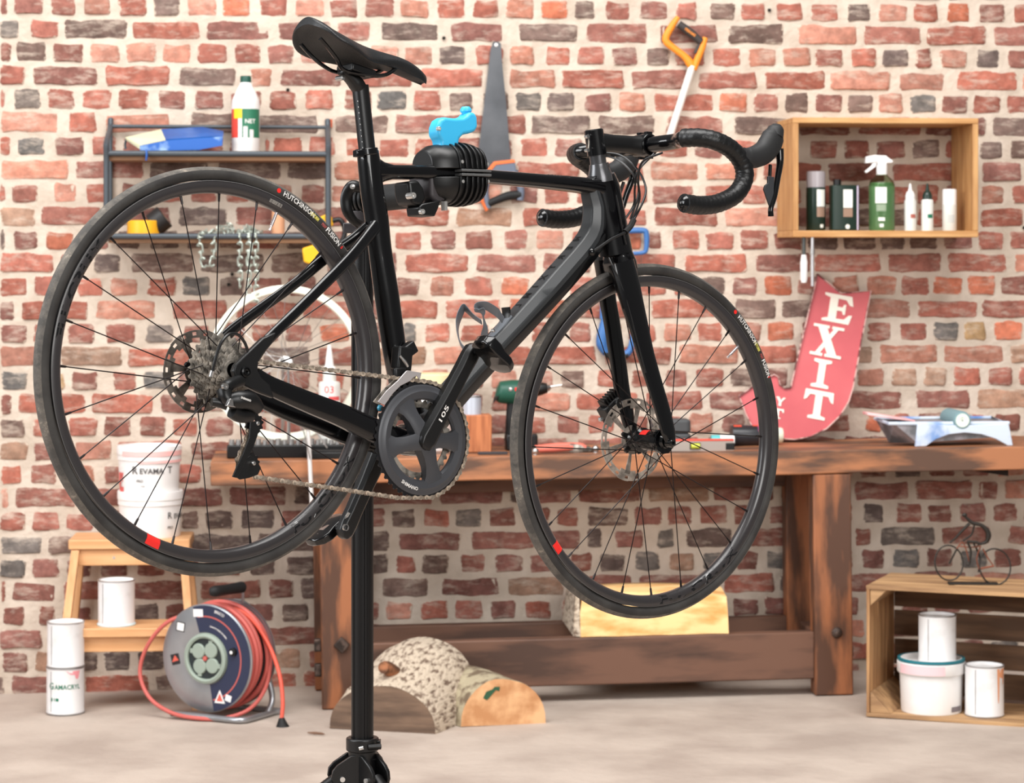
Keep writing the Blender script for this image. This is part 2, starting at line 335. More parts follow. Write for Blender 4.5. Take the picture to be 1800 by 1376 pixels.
def wall():
    zt = 3.3; mb = MB(); vs = []; fs = []; nx, nz = 150, 90; x0, x1, z0, z1 = -4.2, 4.2, -.25, zt
    for j in range(nz+1):
        for i in range(nx+1):
            x = x0+(x1-x0)*i/nx; z = z0+(z1-z0)*j/nz
            vs.append((x, .003*noise.noise(V((x*9, z*14, 3))), z))
    for j in range(nz):
        for i in range(nx): a = j*(nx+1)+i; fs.append((a, a+1, a+nx+2, a+nx+1))
    w = mb.add(vs, fs).build('wall_back', m_mortar); w['kind'] = 'structure'; w.matrix_basis = WM
    bricks = []      # (x0, x1, zc, tint, seen)
    rows = ROWS.split('\n')
    def tint(c):
        a = CC[c]; k = R.uniform(.9, 1.1); h = R.uniform(-4, 4)
        return rgb((min(255, a[0]*k+h), a[1]*k, a[2]*k-h*.5))[:3]
    def rnd(cx, z):
        return R.choice('rrrmmmmppdgobr')
    for n in range(-13, 31):
        zb = ZB0-PITCH*n; header = n % 2 == 0
        seen = []
        if 0 <= n < len(rows):
            ymid = YH+(H-zb-.028)*F/8.25
            for t in rows[n].split():
                c = t[-1]; a, b = t[:-1].split('-')
                seen.append((wl(float(a), ymid).x, wl(float(b), ymid).x, c))
        Lb = .105 if header else .222; gap = .021
        if not seen: s0 = R.uniform(0, .1); seen = [(s0, s0+Lb, 'r')]
        bricks += [(a, b, zb, tint(c), True) for a, b, c in seen]
        x = seen[0][0]-gap
        while x > -3.6: l = Lb*R.uniform(.93, 1.04); bricks.append((x-l, x, zb, tint(rnd(0, 0)), False)); x -= l+gap
        x = seen[-1][1]+gap
        while x < 3.6: l = Lb*R.uniform(.93, 1.04); bricks.append((x, x+l, zb, tint(rnd(0, 0)), False)); x += l+gap
    def brick(mb, x0, x1, zb, tn, o=V((0, 0, 0)), tints=None):
        h = .0625*R.uniform(.94, 1.05); zb -= .001; x0 -= .0015; x1 += .0015; x0 -= o.x; x1 -= o.x; zb = zb-.0-o.z; w_ = x1-x0
        nl = 5 if w_ > .15 else 3
        pts = []
        j = lambda s_=1: R.uniform(-.0036, .0036)*s_
        for i in range(nl): pts.append((x0+.006+(w_-.012)*i/(nl-1), zb+j()))
        pts.append((x1+j(), zb+.007)); pts.append((x1+j(1.4), zb+h-.008))
        for i in range(nl): pts.append((x1-.006-(w_-.012)*i/(nl-1), zb+h+j(1.5)))
        pts.append((x0+j(), zb+h-.008)); pts.append((x0+j(1.4), zb+.007))
        n = len(pts); cx = (x0+x1)/2; cz = zb+h/2; pr = R.uniform(.002, .0075); tl = R.uniform(-.002, .002)
        vs = [(x, .004-o.y, z) for x, z in pts]+[(x+(cx-x)*.006/(w_/2), -pr*.55-o.y, z+(cz-z)*.05) for x, z in pts]+[(x+(cx-x)*.015/(w_/2), -pr-tl*(x-cx)/w_*2-o.y, z+(cz-z)*.14) for x, z in pts]
        fs = [(i, (i+1) % n, n+(i+1) % n, n+i) for i in range(n)]+[(n+i, n+(i+1) % n, 2*n+(i+1) % n, 2*n+i) for i in range(n)]+[tuple(range(2*n, 3*n))]
        mb.add(vs, fs)
        if tints is not None: tints += [tn+(0.0,)]*n+[tn+(.34,)]*n+[tn+(1.0,)]*n
    vis = [b for b in bricks if b[4] and b[2] > -.03]; vis.sort(key=lambda b: b[0]-b[1]); big = vis[:298]; ids = set(id(b) for b in big)
    for b in big:
        m_ = MB(); tn = []; o = V(((b[0]+b[1])/2, 0, b[2]+.028)); brick(m_, b[0], b[1], b[2], b[3], o, tn)
        ob = m_.build('brick', m_brick, w, tints=tn, M=Matrix.Translation(o))
    m_ = MB(); tn = []
    for b in bricks:
        if id(b) not in ids: brick(m_, b[0], b[1], b[2], b[3], tints=tn)
    ob = m_.build('brick_courses', m_brick, w, tints=tn); ob['kind'] = 'stuff'
    # small drilled holes and old plugs in the joints
    hol = MB()
    for px, py in ((780, 67), (506, 158), (408, 482), (402, 500), (1352, 18), (1800, 400)):
        p = wl(px, py); hol.lathe([(0, -.0075), (.006, -.0075), (.006, .0)], TR(p.x, 0, p.z) @ RX(pi/2) @ Matrix.Scale(-1, 4, (0, 0, 1)), n=10)
    hol.build('drill_hole', mat('hole_black', (30, 24, 20), rough=.9), w)
    return w
WALL = wall()

# ================================================================== the bicycle
m_gloss = mat('gloss_black_paint', (5, 5, 7), rough=.3, coat=.8, spec=.15, coatr=.05)
m_matte = mat('matte_black_paint', (46, 48, 50), rough=.38, spec=.6)
m_matte2 = mat('satin_black', (14, 14, 15), rough=.38, spec=.5)
m_tire = mat('tire_rubber', (62, 60, 58), rough=.68, nz=14, c2=(46, 44, 43), lo=.4, hi=.6, bump=.0004, bs=160, det=8, spec=.35)
def dusty_tread():      # dust ground into the tread: follows the tyre's crown, not the light
    m = bpy.data.materials.new('dusty_tire_rubber'); m.use_nodes = True; nt = m.node_tree; N = nt.nodes; L = nt.links; b = N['Principled BSDF']
    b.inputs['Roughness'].default_value = .75; b.inputs['Specular IOR Level'].default_value = .3
    tc = N.new('ShaderNodeTexCoord'); n = N.new('ShaderNodeTexNoise'); n.inputs['Scale'].default_value = 30; n.inputs['Detail'].default_value = 10; n.inputs['Roughness'].default_value = .75
    L.new(tc.outputs['Object'], n.inputs['Vector'])
    rp = N.new('ShaderNodeValToRGB'); rp.color_ramp.elements[0].position = .42; rp.color_ramp.elements[0].color = rgb((72, 69, 66)); rp.color_ramp.elements[1].position = .72; rp.color_ramp.elements[1].color = rgb((168, 156, 140))
    e = rp.color_ramp.elements.new(.6); e.color = rgb((104, 98, 91))
    L.new(n.outputs['Fac'], rp.inputs[0]); L.new(rp.outputs[0], b.inputs['Base Color'])
    bp = N.new('ShaderNodeBump'); bp.inputs['Distance'].default_value = .0004; L.new(n.outputs['Fac'], bp.inputs['Height']); L.new(bp.outputs[0], b.inputs['Normal'])
    return m
m_tread = dusty_tread()
m_rim = mat('rim_carbon_grey', (48, 45, 46), rough=.32, spec=.5, coat=.4, coatr=.15)
m_rimgl = mat('rim_letter_gloss', (8, 8, 10), rough=.15, coat=1)
m_white = mat('print_white', (225, 222, 218), rough=.5)
m_red = mat('decal_red', (226, 40, 34), rough=.45)
m_pink = mat('print_dull_red', (150, 70, 66), rough=.5)
m_yel = mat('print_yellow', (206, 196, 92), rough=.5)
m_alloy = mat('silver_alloy', (190, 188, 186), rough=.28, metal=1)
m_steel = mat('dark_steel', (150, 143, 134), rough=.3, metal=.55, nz=60, var=.3)
m_chain = mat('chain_steel', (196, 180, 162), rough=.32, metal=.45, nz=90, var=.25)
m_blk = mat('black_plastic', (11, 11, 12), rough=.38)
m_blkr = mat('black_rubber', (18, 18, 19), rough=.65)
m_crank = mat('crank_anodised', (66, 67, 71), rough=.4, metal=.2)
m_tape = mat('bar_tape', (12, 12, 13), rough=.40, nz=220, bump=.0006, det=2)
m_spoke = mat('spoke_black', (34, 28, 28), rough=.35, metal=.5)
m_saddle = mat('saddle_cover', (18, 19, 21), rough=.48, nz=420, bump=.0005, det=2)

HUB = V((-.4859, 3.9966, H-.1882)); YAW, LEAN, PIT, YAW2, LEAN2, WB = .7014, -.0552, .1653, .6705, -.0265, .9848
def bbasis(yaw, lean):
    u = V((math.cos(yaw), math.sin(yaw), 0)); n0 = V((math.sin(yaw), -math.cos(yaw), 0))
    v = n0*math.sin(lean)+V((0, 0, 1))*math.cos(lean); return u, v, u.cross(v)
BU, BV, BN = bbasis(YAW, LEAN); BM = basis(BU, BV, BN, HUB); BMi = BM.inverted()
def bk(px, py, w=0.0): return BMi @ onplane(px, py, HUB+BN*w, BN)
FC = V((WB*math.cos(PIT), -WB*math.sin(PIT), 0))
u2, v2, n2 = bbasis(YAW2, LEAN2); FM = BMi @ basis(u2, v2, n2, BM @ FC)   # front wheel frame inside the bicycle's
FMi = FM.inverted()
bike = thing('bicycle', 'black road bicycle held up by its top tube in the repair stand', 'bicycle', M=BM)

def wheel(M, ends, hub, front):
    w = part('wheel', bike, M); wi = (BM @ M).inverted(); c0 = (BM @ M).translation; nn = (BM @ M).to_3x3() @ V((0, 0, 1))
    tp = []      # tyre section around r0
    rt, hw, rc = .0125, .0132, .3235
    side = []
    for i in range(15):
        a = rad(-140+280*i/14); side.append((rc+rt*math.cos(a), hw*math.sin(a)))
    crown = [s for s in side if s[0] > rc+.003]; k0 = side.index(crown[0]); k1 = side.index(crown[-1])
    mb = MB(); mb.lathe(side[:k0+1], n=128); mb.lathe(side[k1:], n=128); n0 = len(mb.f); mb.lathe(side[k0:k1+1], n=128)
    mb.c = [0]*n0+[1]*(len(mb.f)-n0); mb.build('tire', [m_tire, m_tread], w)
    ri = .2920
    rim = [(.3125, .0112), (.3125, .0100), (.309, .0098), (.309, -.0098), (.3125, -.0100), (.3125, -.0112), (.311, -.0118), (.305, -.0123), (.3, -.0118), (.296, -.0095), (ri+.0008, -.006), (ri, -.003), (ri, .003), (ri+.0008, .006), (.296, .0095), (.3, .0118), (.305, .0123), (.311, .0118)]
    MB().lathe(rim, n=128, closed=True).build('rim', m_rim, w, ang=50)
    bead = MB(); 
    for z in (-.0119, .0119): bead.lathe([(.3118, z*.96), (.3128, z), (.3118, z*1.04)], n=128)
    bead.build('bead_line', mat('bead_grey', (92, 90, 90), rough=.5), w)
    # spokes with nipples
    dirs = []
    for i, (px, py) in enumerate(ends):
        p = wi @ onplane(px, py, c0, nn); dirs.append(math.atan2(p.y, p.x))
    dirs.sort(); m_nip = m_blk
    fl = (.026, -.034) if not front else (.034, -.022)
    for i, a in enumerate(dirs):
        f = fl[i % 2]; sgn = 1 if (i//2) % 2 else -1
        hb = V((.021*math.cos(a+sgn*1.25), .021*math.sin(a+sgn*1.25), f)); re = V(((ri+.001)*math.cos(a), (ri+.001)*math.sin(a), 0))
        mb = MB(); mb.cyl(hb, re, .00105, n=6); d = (re-hb).normalized(); mb.cyl(re-d*.014, re, .0019, .0024, n=8); mb.build('spoke', m_spoke, w)
    # rotor
    rz = -.052 if not front else -.050; ro = .070 if not front else .080
    mb = MB(); k = 18; 
    ps = [(ro-.015, rz-.0009), (ro, rz-.0009), (ro, rz+.0009), (ro-.015, rz+.0009)]
    ins = .014
    for i in range(k):   # braking band, pierced by slots
        a0 = 2*pi*i/k; a1 = 2*pi*(i+.62)/k; a2 = 2*pi*(i+1)/k
        mb.band(ro-.0045, ro-(.0012 if i % 3 else 0), a0, a2, rz-.0009, rz+.0009, n=4); mb.band(ro-ins, ro-.010, a0, a2, rz-.0009, rz+.0009, n=3)
        mb.band(ro-.0105, ro-.004, a0, a1, rz-.0009, rz+.0009, n=2)
    na = 7 if not front else 6
    for i in range(na):  # carrier arms
        a = 2*pi*i/na+.3
        mb.band(.026, ro-ins+.001, a-(.17 if not front else .11), a+(.14 if not front else .09), rz-.0008, rz+.0008, n=2)
        mb.band(ro-ins-.006, ro-ins+.001, a-.3, a+.3, rz-.0008, rz+.0008, n=4)
    mb.band(.017, .028, 0, 2*pi, rz-.0008, rz+.0008, n=36)
    mb.build('brake_rotor', mat('rotor_steel', (112, 105, 98), rough=.33, metal=.45, nz=40, var=.22) if not front else mat('rotor_steel_pale', (160, 150, 140), rough=.36, metal=.3, nz=40, var=.2), w)
    sp = MB()
    for i in range(5):
        a = 2*pi*i/5+.2; sp.prism([(.012*math.cos(a-.6), .012*math.sin(a-.6)), (.031*math.cos(a-.12), .031*math.sin(a-.12)), (.031*math.cos(a+.12), .031*math.sin(a+.12)), (.012*math.cos(a+.6), .012*math.sin(a+.6))], rz+.001, rz+.004)
        sp.cyl(V((.0275*math.cos(a), .0275*math.sin(a), rz-.001)), V((.0275*math.cos(a), .0275*math.sin(a), rz+.006)), .0035, n=8)
    sp.build('rotor_spider', m_blk, w)
    h = MB(); h.lathe([(0, rz-.004), (.010, rz-.004), (.019, rz+.002), (.019, rz+.006), (.014, rz+.009), (.023, fl[1]-.003), (.024, fl[1]+.003), (.0155 if not front else .0195, fl[1]+.007), (.0155 if not front else .0195, fl[0]-.007), (.024, fl[0]-.003), (.024, fl[0]+.003), (.016, fl[0]+.006), (.012, .048 if front else .03), (0, .048 if front else .03)], n=28)
    h.build('hub', m_gloss, w)
    if front:
        q = MB(); q.band(.0196, .0201, 1.75, 2.5, -.013, .006, n=8); q.build('hub_stripe', m_red, w)
    return w

rear_ends = [(195.5, 420), (251, 374), (318, 347), (385, 343), (451, 358), (512, 395), (559, 449), (598, 513), (622, 586), (621, 663), (612, 742), (592, 813), (553, 875), (499, 915), (439, 950), (371, 961), (303, 955), (238, 920), (183, 870), (141, 806), (113, 729), (105, 643), (115, 562), (145, 485)]
front_ends = [(962, 644), (993.6, 588), (1038, 543), (1089, 513), (1141, 504), (1193, 516), (1240, 541), (1281, 582), (1311, 633), (1329, 700), (1336, 767), (1331, 833), (1313, 898), (1282, 951), (1243, 998), (1197, 1031), (1145, 1045), (1093, 1041), (1043, 1016), (1000, 976), (965, 923), (942, 855), (933.5, 785), (940.7, 713)]
RW = wheel(Matrix.Identity(4), rear_ends, None, False)
FW = wheel(FM, front_ends, None, True)

# prints on tyres and rims: real flat print lying on the sidewall
def arc_print(w, wm, name, m, items, z, phase_px, r_base, flip=1):
    # items: (text or None, size, angular start metres) laid clockwise from the pixel phase
    p = wm.inverted() @ onplane(phase_px[0], phase_px[1], wm.translation+(wm.to_3x3() @ V((0, 0, 1)))*z, wm.to_3x3() @ V((0, 0, 1)))
    a0 = math.atan2(p.y, p.x); mb = MB()
    for s_, size, x0, bold in items:
        def mp(x, y):
            r = r_base+y; a = a0-(x0+x)/r_base; return V((r*math.cos(a), r*math.sin(a), z))
        add_text(mb, s_, size, mp, bold, 'LEFT')
    mb.build(name, m, w, smooth=False)
def arc_patch(w, wm, name, m, r0, r1, z0, z1, px0, px1, skew=0.0, off=.0004):
    nn_ = wm.to_3x3() @ V((0, 0, 1)); q = [wm.inverted() @ onplane(p[0], p[1], wm.translation+nn_*z0, nn_) for p in (px0, px1)]
    a0, a1 = [math.atan2(p.y, p.x) for p in q]; mb = MB(); vs = []; fs = []; n = 10; m_ = 5
    for i in range(n+1):
        for j in range(m_+1):
            t = j/m_; a = a0+(a1-a0)*i/n+skew*(t-.5); r = r0+(r1-r0)*t; vs.append((r*math.cos(a), r*math.sin(a), rimz(r)+off))
    for i in range(n):
        for j in range(m_): k = i*(m_+1)+j; fs.append((k, k+1, k+m_+2, k+m_+1))
    mb.add(vs, fs).build(name, m, w, smooth=False)
def rimz(r):
    pts = [(.2920, .0030), (.2928, .006), (.296, .0095), (.3, .0118), (.305, .0123), (.311, .0118), (.3125, .0112)]
    for (a, za), (b, zb) in zip(pts, pts[1:]):
        if r <= b: return za+(zb-za)*(r-a)/(b-a)
    return .0112
def tirez(r): return .0132*math.sqrt(max(0, 1-((r-.3235)/.0125)**2))+.0004
def arc_text(w, wm, name, m, s_, size, px, r_base, surf, bold=.0, rev=False, squash=1.0):
    zz = surf(r_base+size*.35); nn_ = wm.to_3x3() @ V((0, 0, 1)); p = wm.inverted() @ onplane(px[0], px[1], wm.translation+nn_*zz, nn_)
    a0 = math.atan2(p.y, p.x); mb = MB()
    vs, fs = text(s_, size, bold, 'LEFT')
    out = []
    for x, y, z in vs:
        if rev: r = r_base+size*.7-y; a = a0+x*squash/r_base
        else: r = r_base+y; a = a0-x*squash/r_base
        out.append(V((r*math.cos(a), r*math.sin(a), surf(r)+.0003)))
    mb.add(out, fs).build(name, m, w, smooth=False)
RM = BM; FWM = BM @ FM
for w, wm, q in ((RW, RM, ((500, 337), (544, 374), (566, 393), (575, 401), (491, 332))), (FW, FWM, ((1299, 555), (1327, 600), (1337, 622), (1341, 632), (1293, 547)))):
    arc_text(w, wm, 'brand_print', m_white, 'HUTCHINSON', .0125, q[0], .3195, tirez, .0002, squash=.88)
    arc_text(w, wm, 'yellow_print', m_yel, '11STORM', .0085, q[1], .3205, tirez, .0003, squash=.62)
    arc_text(w, wm, 'red_print', m_pink, 'PERF', .0075, q[2], .3210, tirez, .0003, squash=.7)
    arc_text(w, wm, 'model_print', m_white, 'FUSION', .0125, q[3], .3195, tirez, .0002, squash=.88)
    arc_text(w, wm, 'size_mark', m_red, '5', .0075, (q[3][0]+26, q[3][1]+31) if w is RW else (1353, 660), .3215, tirez, .0003)
    nn_ = wm.to_3x3() @ V((0, 0, 1)); p = wm.inverted() @ onplane(q[4][0], q[4][1], wm.translation+nn_*.0125, nn_); a = math.atan2(p.y, p.x)
    MB().lathe([(0, 0), (.0042, 0)], TR(.3238*math.cos(a), .3238*math.sin(a), .0134), n=10).build('logo_dot', m_red, w)
arc_patch(RW, RM, 'red_decal', m_red, .2935, .3105, .011, .011, (257, 946), (280, 958))
arc_patch(FW, FWM, 'red_decal', m_red, .2935, .3105, .011, .011, (977, 952), (987, 967))
arc_text(RW, RM, 'rim_mark', m_gloss, '7', .007, (267, 953), .2985, rimz, .0001, rev=True)
arc_text(FW, FWM, 'rim_mark', m_gloss, '7', .007, (980, 958), .2985, rimz, .0001, rev=True)
arc_text(RW, RM, 'rim_lettering', m_rimgl, 'FULCRUM', .0205, (508, 921), .2945, rimz, .0006, rev=True, squash=1.9)
arc_text(RW, RM, 'rim_lettering', m_rimgl, 'FULCRUM', .0205, (118, 600), .2945, rimz, .0006, squash=1.9)
arc_text(FW, FWM, 'rim_lettering', m_rimgl, 'FULCRUM', .0205, (1158, 1058), .2945, rimz, .0006, rev=True, squash=2.4)
for i_, yy in enumerate((.3035, .3013, .2991)): arc_text(RW, RM, 'small_print', m_pink if 0 else mat('print_grey', (170, 165, 158), rough=.5), 'MAX PRESSURE 7 BAR 102', .0019, (473-i_, 357+i_*2), yy, rimz, .0001, squash=1.2)
# valves
for w, wm, a, b in ((RW, RM, (486, 374), (474, 404)), (FW, FWM, (1299, 607), (1279, 628))):
    wi = wm.inverted(); nn_ = wm.to_3x3() @ V((0, 0, 1)); p0 = wi @ onplane(a[0], a[1], wm.translation, nn_); p1 = wi @ onplane(b[0], b[1], wm.translation, nn_)
    d = (p1-p0); MB().cyl(p0, p0+d*.78, .0028, n=10).cyl(p0+d*.78, p1, .0016, n=8).cyl(p0+d*.93, p0+d*1.02, .0024, n=8).build('valve', mat('valve_white_metal', (225, 215, 215), rough=.25, metal=.9), w)

# ---------------------------------------------------------------- frame
UP = V((0, 0, 1))      # sections: ra along the side axis given by up x tangent ...
def sweep(mb, pts, r, n=20, pw=2.4, k=5):
    # pts: bicycle-frame points; r: (half height in the bike's plane, half width across it)
    return mb.tube(pts, [(b_, a_) for a_, b_ in r], n=n, k=k, up=UP, pw=pw)
# with up = w axis, x = up x t lies in the plane (rb) and y = t x x is along w (ra)
def edge_pair(p, q, w=0):      # centre and half thickness from two silhouette pixels
    a, b = bk(p[0], p[1], w), bk(q[0], q[1], w); return (a+b)/2, (a-b).length/2
fr = MB()
# seat tube
E_ = [((632, 268), (661, 264)), ((633, 290), (665, 288)), ((638, 341), (671, 338)), ((645, 386), (679, 384)), ((652, 440), (684, 436)), ((663, 520), (696, 516)), ((672, 580), (704, 576)), ((684, 650), (715, 645)), ((702, 735), (742, 725))]
cs = [edge_pair(a, b) for a, b in E_]
sweep(fr, [c for c, h in cs], [(h, .017 if i < 5 else .020) for i, (c, h) in enumerate(cs)], pw=2.6)
# top tube (flattened, widening to the head)
E_ = [((655, 289), (655, 314)), ((700, 290), (700, 315)), ((772, 291), (772, 317)), ((861, 299), (861, 323)), ((948, 306), (948, 331)), ((1024, 312), (1024, 340)), ((1062, 314), (1066, 352))]
cs = [edge_pair(a, b) for a, b in E_]
sweep(fr, [c for c, h in cs], [(h, w_) for (c, h), w_ in zip(cs, (.015, .016, .017, .018, .020, .021, .020))], pw=3)
# fillets at the seat cluster
c = bk(668, 302); sweep(fr, [bk(655, 301), bk(672, 302), bk(690, 302)], [(.030, .014), (.018, .015), (.0125, .0155)])
# head tube
E_ = [((1036, 312), (1076, 312)), ((1040, 335), (1085, 330)), ((1046, 370), (1091, 364)), ((1054, 410), (1098, 405)), ((1060, 446), (1105, 446))]
cs = [edge_pair(a, b) for a, b in E_]
sweep(fr, [c for c, h in cs], [(h, w_) for (c, h), w_ in zip(cs, (.021, .0215, .023, .025, .027))], pw=2.5)
fr.build('frame', m_gloss, bike, ang=60)
# down tube: big faceted section in matte paint, gloss belly
dt = MB()
E_ = [((1026, 352), (1084, 380)), ((1024, 398), (1062, 425)), ((1004, 424), (1050, 456)), ((960, 476), (1004, 511)), ((894.5, 550), (938, 582)), ((830, 618), (874, 650)), ((770, 684), (814, 712)), ((728, 745), (768, 772))]
E_ = [((1020, 312), (1046, 316)), ((1024, 340), (1062, 343)), ((1027, 368), (1070, 382)), ((1015, 411), (1062, 436)), ((960, 473), (1004, 511)), ((894.5, 547), (938, 582)), ((830, 616), (872, 652)), ((770, 684), (814, 714)), ((726, 742), (768, 772))]
cs = [edge_pair(a, b) for a, b in E_]
sec = [(-1, -.62), (-1, .62), (-.35, 1), (0, .98), (.92, .60), (.92, -.60), (0, -.98), (-.35, -1)]
def dsec(): return sec
Q = smooth_pts([c for c, h in cs], 4); hs = lerp_list([h*k for (c, h), k in zip(cs, (.85, .8, .74, .72, .72, .72, .72, .74, .8))], len(Q)); ws = lerp_list([.019, .020, .022, .0245, .0265, .0268, .027, .028, .031], len(Q)); ctr = list(zip(Q, hs)); rings = []
for i, q in enumerate(Q):
    t = (Q[min(i+1, len(Q)-1)]-Q[max(i-1, 0)]).normalized(); x = UP.cross(t).normalized()
    if x.dot(V((-1, .6, 0))) < 0: x = -x
    sgn = -1
    rings.append([q+x*(sgn*a*hs[i])+UP*(b*ws[i]) for a, b in sec])
dt.loft(rings)
nr = len(sec); dt.c = []
for f in dt.f:
    if len(f) > 4: dt.c.append(1); continue
    a = min(f) % nr; js = sorted(set(i % nr for i in f)); dt.c.append(1 if js in ([3, 4], [4, 5], [5, 6]) else 0)
dto = dt.build('down_tube', [m_matte, m_gloss], bike, ang=25, bevel=.0022, seg=2)
# dark gloss lettering strip along the upper edge of the tube's side
lt = MB(); A = bk(1004, 434, 0); B = bk(905, 549, 0); dx = (A-B).normalized(); nu = V((-dx.y, dx.x, 0))
for ch, px, py in (('M', 1014, 415), ('E', 1000, 432), ('R', 986, 449), ('T', 970, 466), ('X', 954, 484), ('I', 940, 500), ('M', 926, 516), ('L', 910, 534)):
    o_ = bk(px, py, 0); q_, h_ = min(ctr, key=lambda c_: abs((c_[0]-o_).dot(dx))); o_ = q_+dx*((o_-q_).dot(dx))+nu*(h_+.0008)
    add_text(lt, ch, .026, lambda x, y, o=o_: o-dx*(x*.75)+UP*(-(y-.006)*.9), .0006)
lt.build('frame_lettering', m_gloss, bike, smooth=False)
tl = MB(); A = bk(957, 309, .0); B = bk(1024, 314, 0); dx_ = (B-A).normalized()
add_text(tl, 'VITESSE', .014, lambda x, y: A+UP*(y*.9+.003)+dx_*x*1.15+UP.cross(dx_)*.0022, .0004, 'LEFT')
tl.build('frame_lettering', mat('print_dull_grey', (120, 118, 116), rough=.4), bike, smooth=False)
# bottom bracket shell
bb = bk(745, 772, .03); BBC = V((bb.x, bb.y, 0))
MB().lathe([(0, -.036), (.021, -.036), (.026, -.032), (.029, -.02), (.029, .02), (.026, .032), (.021, .034), (0, .034)], TR(*BBC), n=28).build('bottom_bracket', m_gloss, bike)
# stays
for s_ in (1, -1):
    mb = MB()
    ZD = .0665*s_
    if s_ > 0: pts = [bk(664, 392, .006), bk(652, 408, .016), bk(614, 454, .038), bk(545, 524, .053), bk(472, 596, .063), bk(447, 626, .066)]
    else: pts = [bk(648, 400, -.006), bk(622, 421, -.018), bk(574, 452, -.030), bk(515, 501, -.041), bk(420, 570, -.056), bk(384, 604, -.061)]
    sweep(mb, pts, [(.013, .008), (.0115, .0065), (.0105, .006), (.0095, .0055), (.0095, .005), (.012, .005)], n=16, pw=2.4)
    mb.build('seat_stay', m_gloss, bike)
    mb = MB()
    if s_ > 0: pts = [bk(448, 660, .066), bk(475, 678, .064), bk(540, 706, .056), bk(600, 730, .046), bk(648, 753, .036), bk(705, 775, .026)]; r = [(.014, .006), (.016, .0065), (.018, .008), (.020, .0095), (.0215, .011), (.021, .013)]
    else: pts = [bk(395, 664, -.062), bk(430, 686, -.060), bk(500, 721, -.052), bk(560, 743, -.044), bk(612, 764, -.036), bk(690, 785, -.024)]; r = [(.014, .006), (.014, .006), (.016, .008), (.017, .0095), (.018, .011), (.02, .013)]
    sweep(mb, pts, r, n=16, pw=3.2)
    mb.build('chain_stay', m_gloss, bike)
# drive-side dropout plate, matte
poly = [(414, 641), (433, 622), (462, 594), (485, 584), (478, 604), (462, 622), (454, 636), (453, 650), (459, 663), (474, 676), (482, 700), (455, 690), (428, 677), (415, 668), (410, 652)]
pp = [bk(x, y, .0725) for x, y in poly]
MB().prism([(p.x, p.y) for p in pp], .062, .0735).build('dropout', m_matte2, bike, bevel=.002)
ax = bk(431, 654, .074)
mb = MB(); mb.lathe([(.0, .075), (.0025, .075), (.0025, .0785), (.0045, .0790), (.0052, .0775), (.0062, .0772), (.0072, .0785), (.0086, .0780), (.0095, .074)], TR(ax.x, ax.y, 0), n=24); mb.build('thru_axle', mat('black_anodised', (20, 20, 21), rough=.25, metal=.4), bike)
pp = [bk(x, y, -.066) for x, y in ((368, 600), (392, 590), (402, 612), (408, 640), (410, 672), (385, 690), (362, 672), (356, 640))]
MB().prism([(p.x, p.y) for p in pp], -.070, -.061).build('dropout', m_matte2, bike, bevel=.002)
# seatpost and saddle clamp
mb = MB()
a = bk(645, 262); b = bk(633, 150)
dP = (b-a).normalized(); sweep(mb, [a-dP*.02, a+(b-a)*.5, b], [(.0145, .0135)]*3, n=24)
mb.build('seat_post', m_matte2, bike)
mb = MB(); nP = UP.cross(dP); 
for i in range(9):
    o_ = bk(638.2-1.25*i, 259-10.2*i, .0135); o_ = a+dP*((o_-a).dot(dP))
    side = (UP*.62+nP*.78).normalized(); c_ = o_+UP*.0062+nP*.0136
    mb.add([c_+dP*.0012*math.cos(t)+UP*.0011*math.sin(t) for t in [k*pi/3 for k in range(6)]], [tuple(range(6))])
mb.build('height_marks', m_white, bike, smooth=False)
mb = MB(); cc = bk(644, 267); sweep(mb, [cc-dP*.006, cc+dP*.006], [(.0205, .0185)]*2, n=24, k=1)
q = bk(631, 270, .014); mb.box(-.008, .008, -.006, .006, -.008, .006, TR(q.x, q.y, q.z)); mb.build('seat_clamp', m_gloss, bike, bevel=.0015)
q = bk(634.5, 268, .016); MB().lathe([(0, .006), (.0042, .005), (.0042, -.004)], TR(q.x, q.y, q.z-.004) @ RX(-.2), n=14).build('clamp_bolt', m_alloy, bike)
# head of the seatpost + rails
hd = bk(629, 138)
mb = MB(); sweep(mb, [bk(633, 158), bk(625, 146), bk(612, 134), bk(598, 124)], [(.013, .0135), (.013, .015), (.009, .013), (.006, .010)], n=14)
mb.box(-.026, .026, -.006, .008, -.024, .024, TR(*bk(626, 127)) @ RZ(-.22)); mb.build('seat_post_head', m_blk, bike, bevel=.003)
q = bk(600, 137, .008); MB().lathe([(0, .006), (.0045, .005), (.0048, -.012)], TR(*q) @ RX(.0), n=14).build('clamp_bolt', m_alloy, bike)
for pts in ([bk(529, 78, -.034), bk(545, 96, -.031), bk(566, 114, -.024), bk(592, 127, -.022), bk(640, 131, -.022), bk(662, 128, -.019), bk(684, 114, -.012)], [bk(563, 68, .034), bk(577, 84, .031), bk(592, 104, .024), bk(606, 124, .022), bk(655, 133, .022), bk(682, 130, .019), bk(702, 114, .012)]):
    MB().tube(pts, .0036, n=8).build('saddle_rail', m_gloss, bike)
tail = bk(533, 66); nose = bk(746, 142); ax_ = (nose-tail); SL = ax_.length; ax_.normalize(); upn = V((-ax_.y, ax_.x, 0))
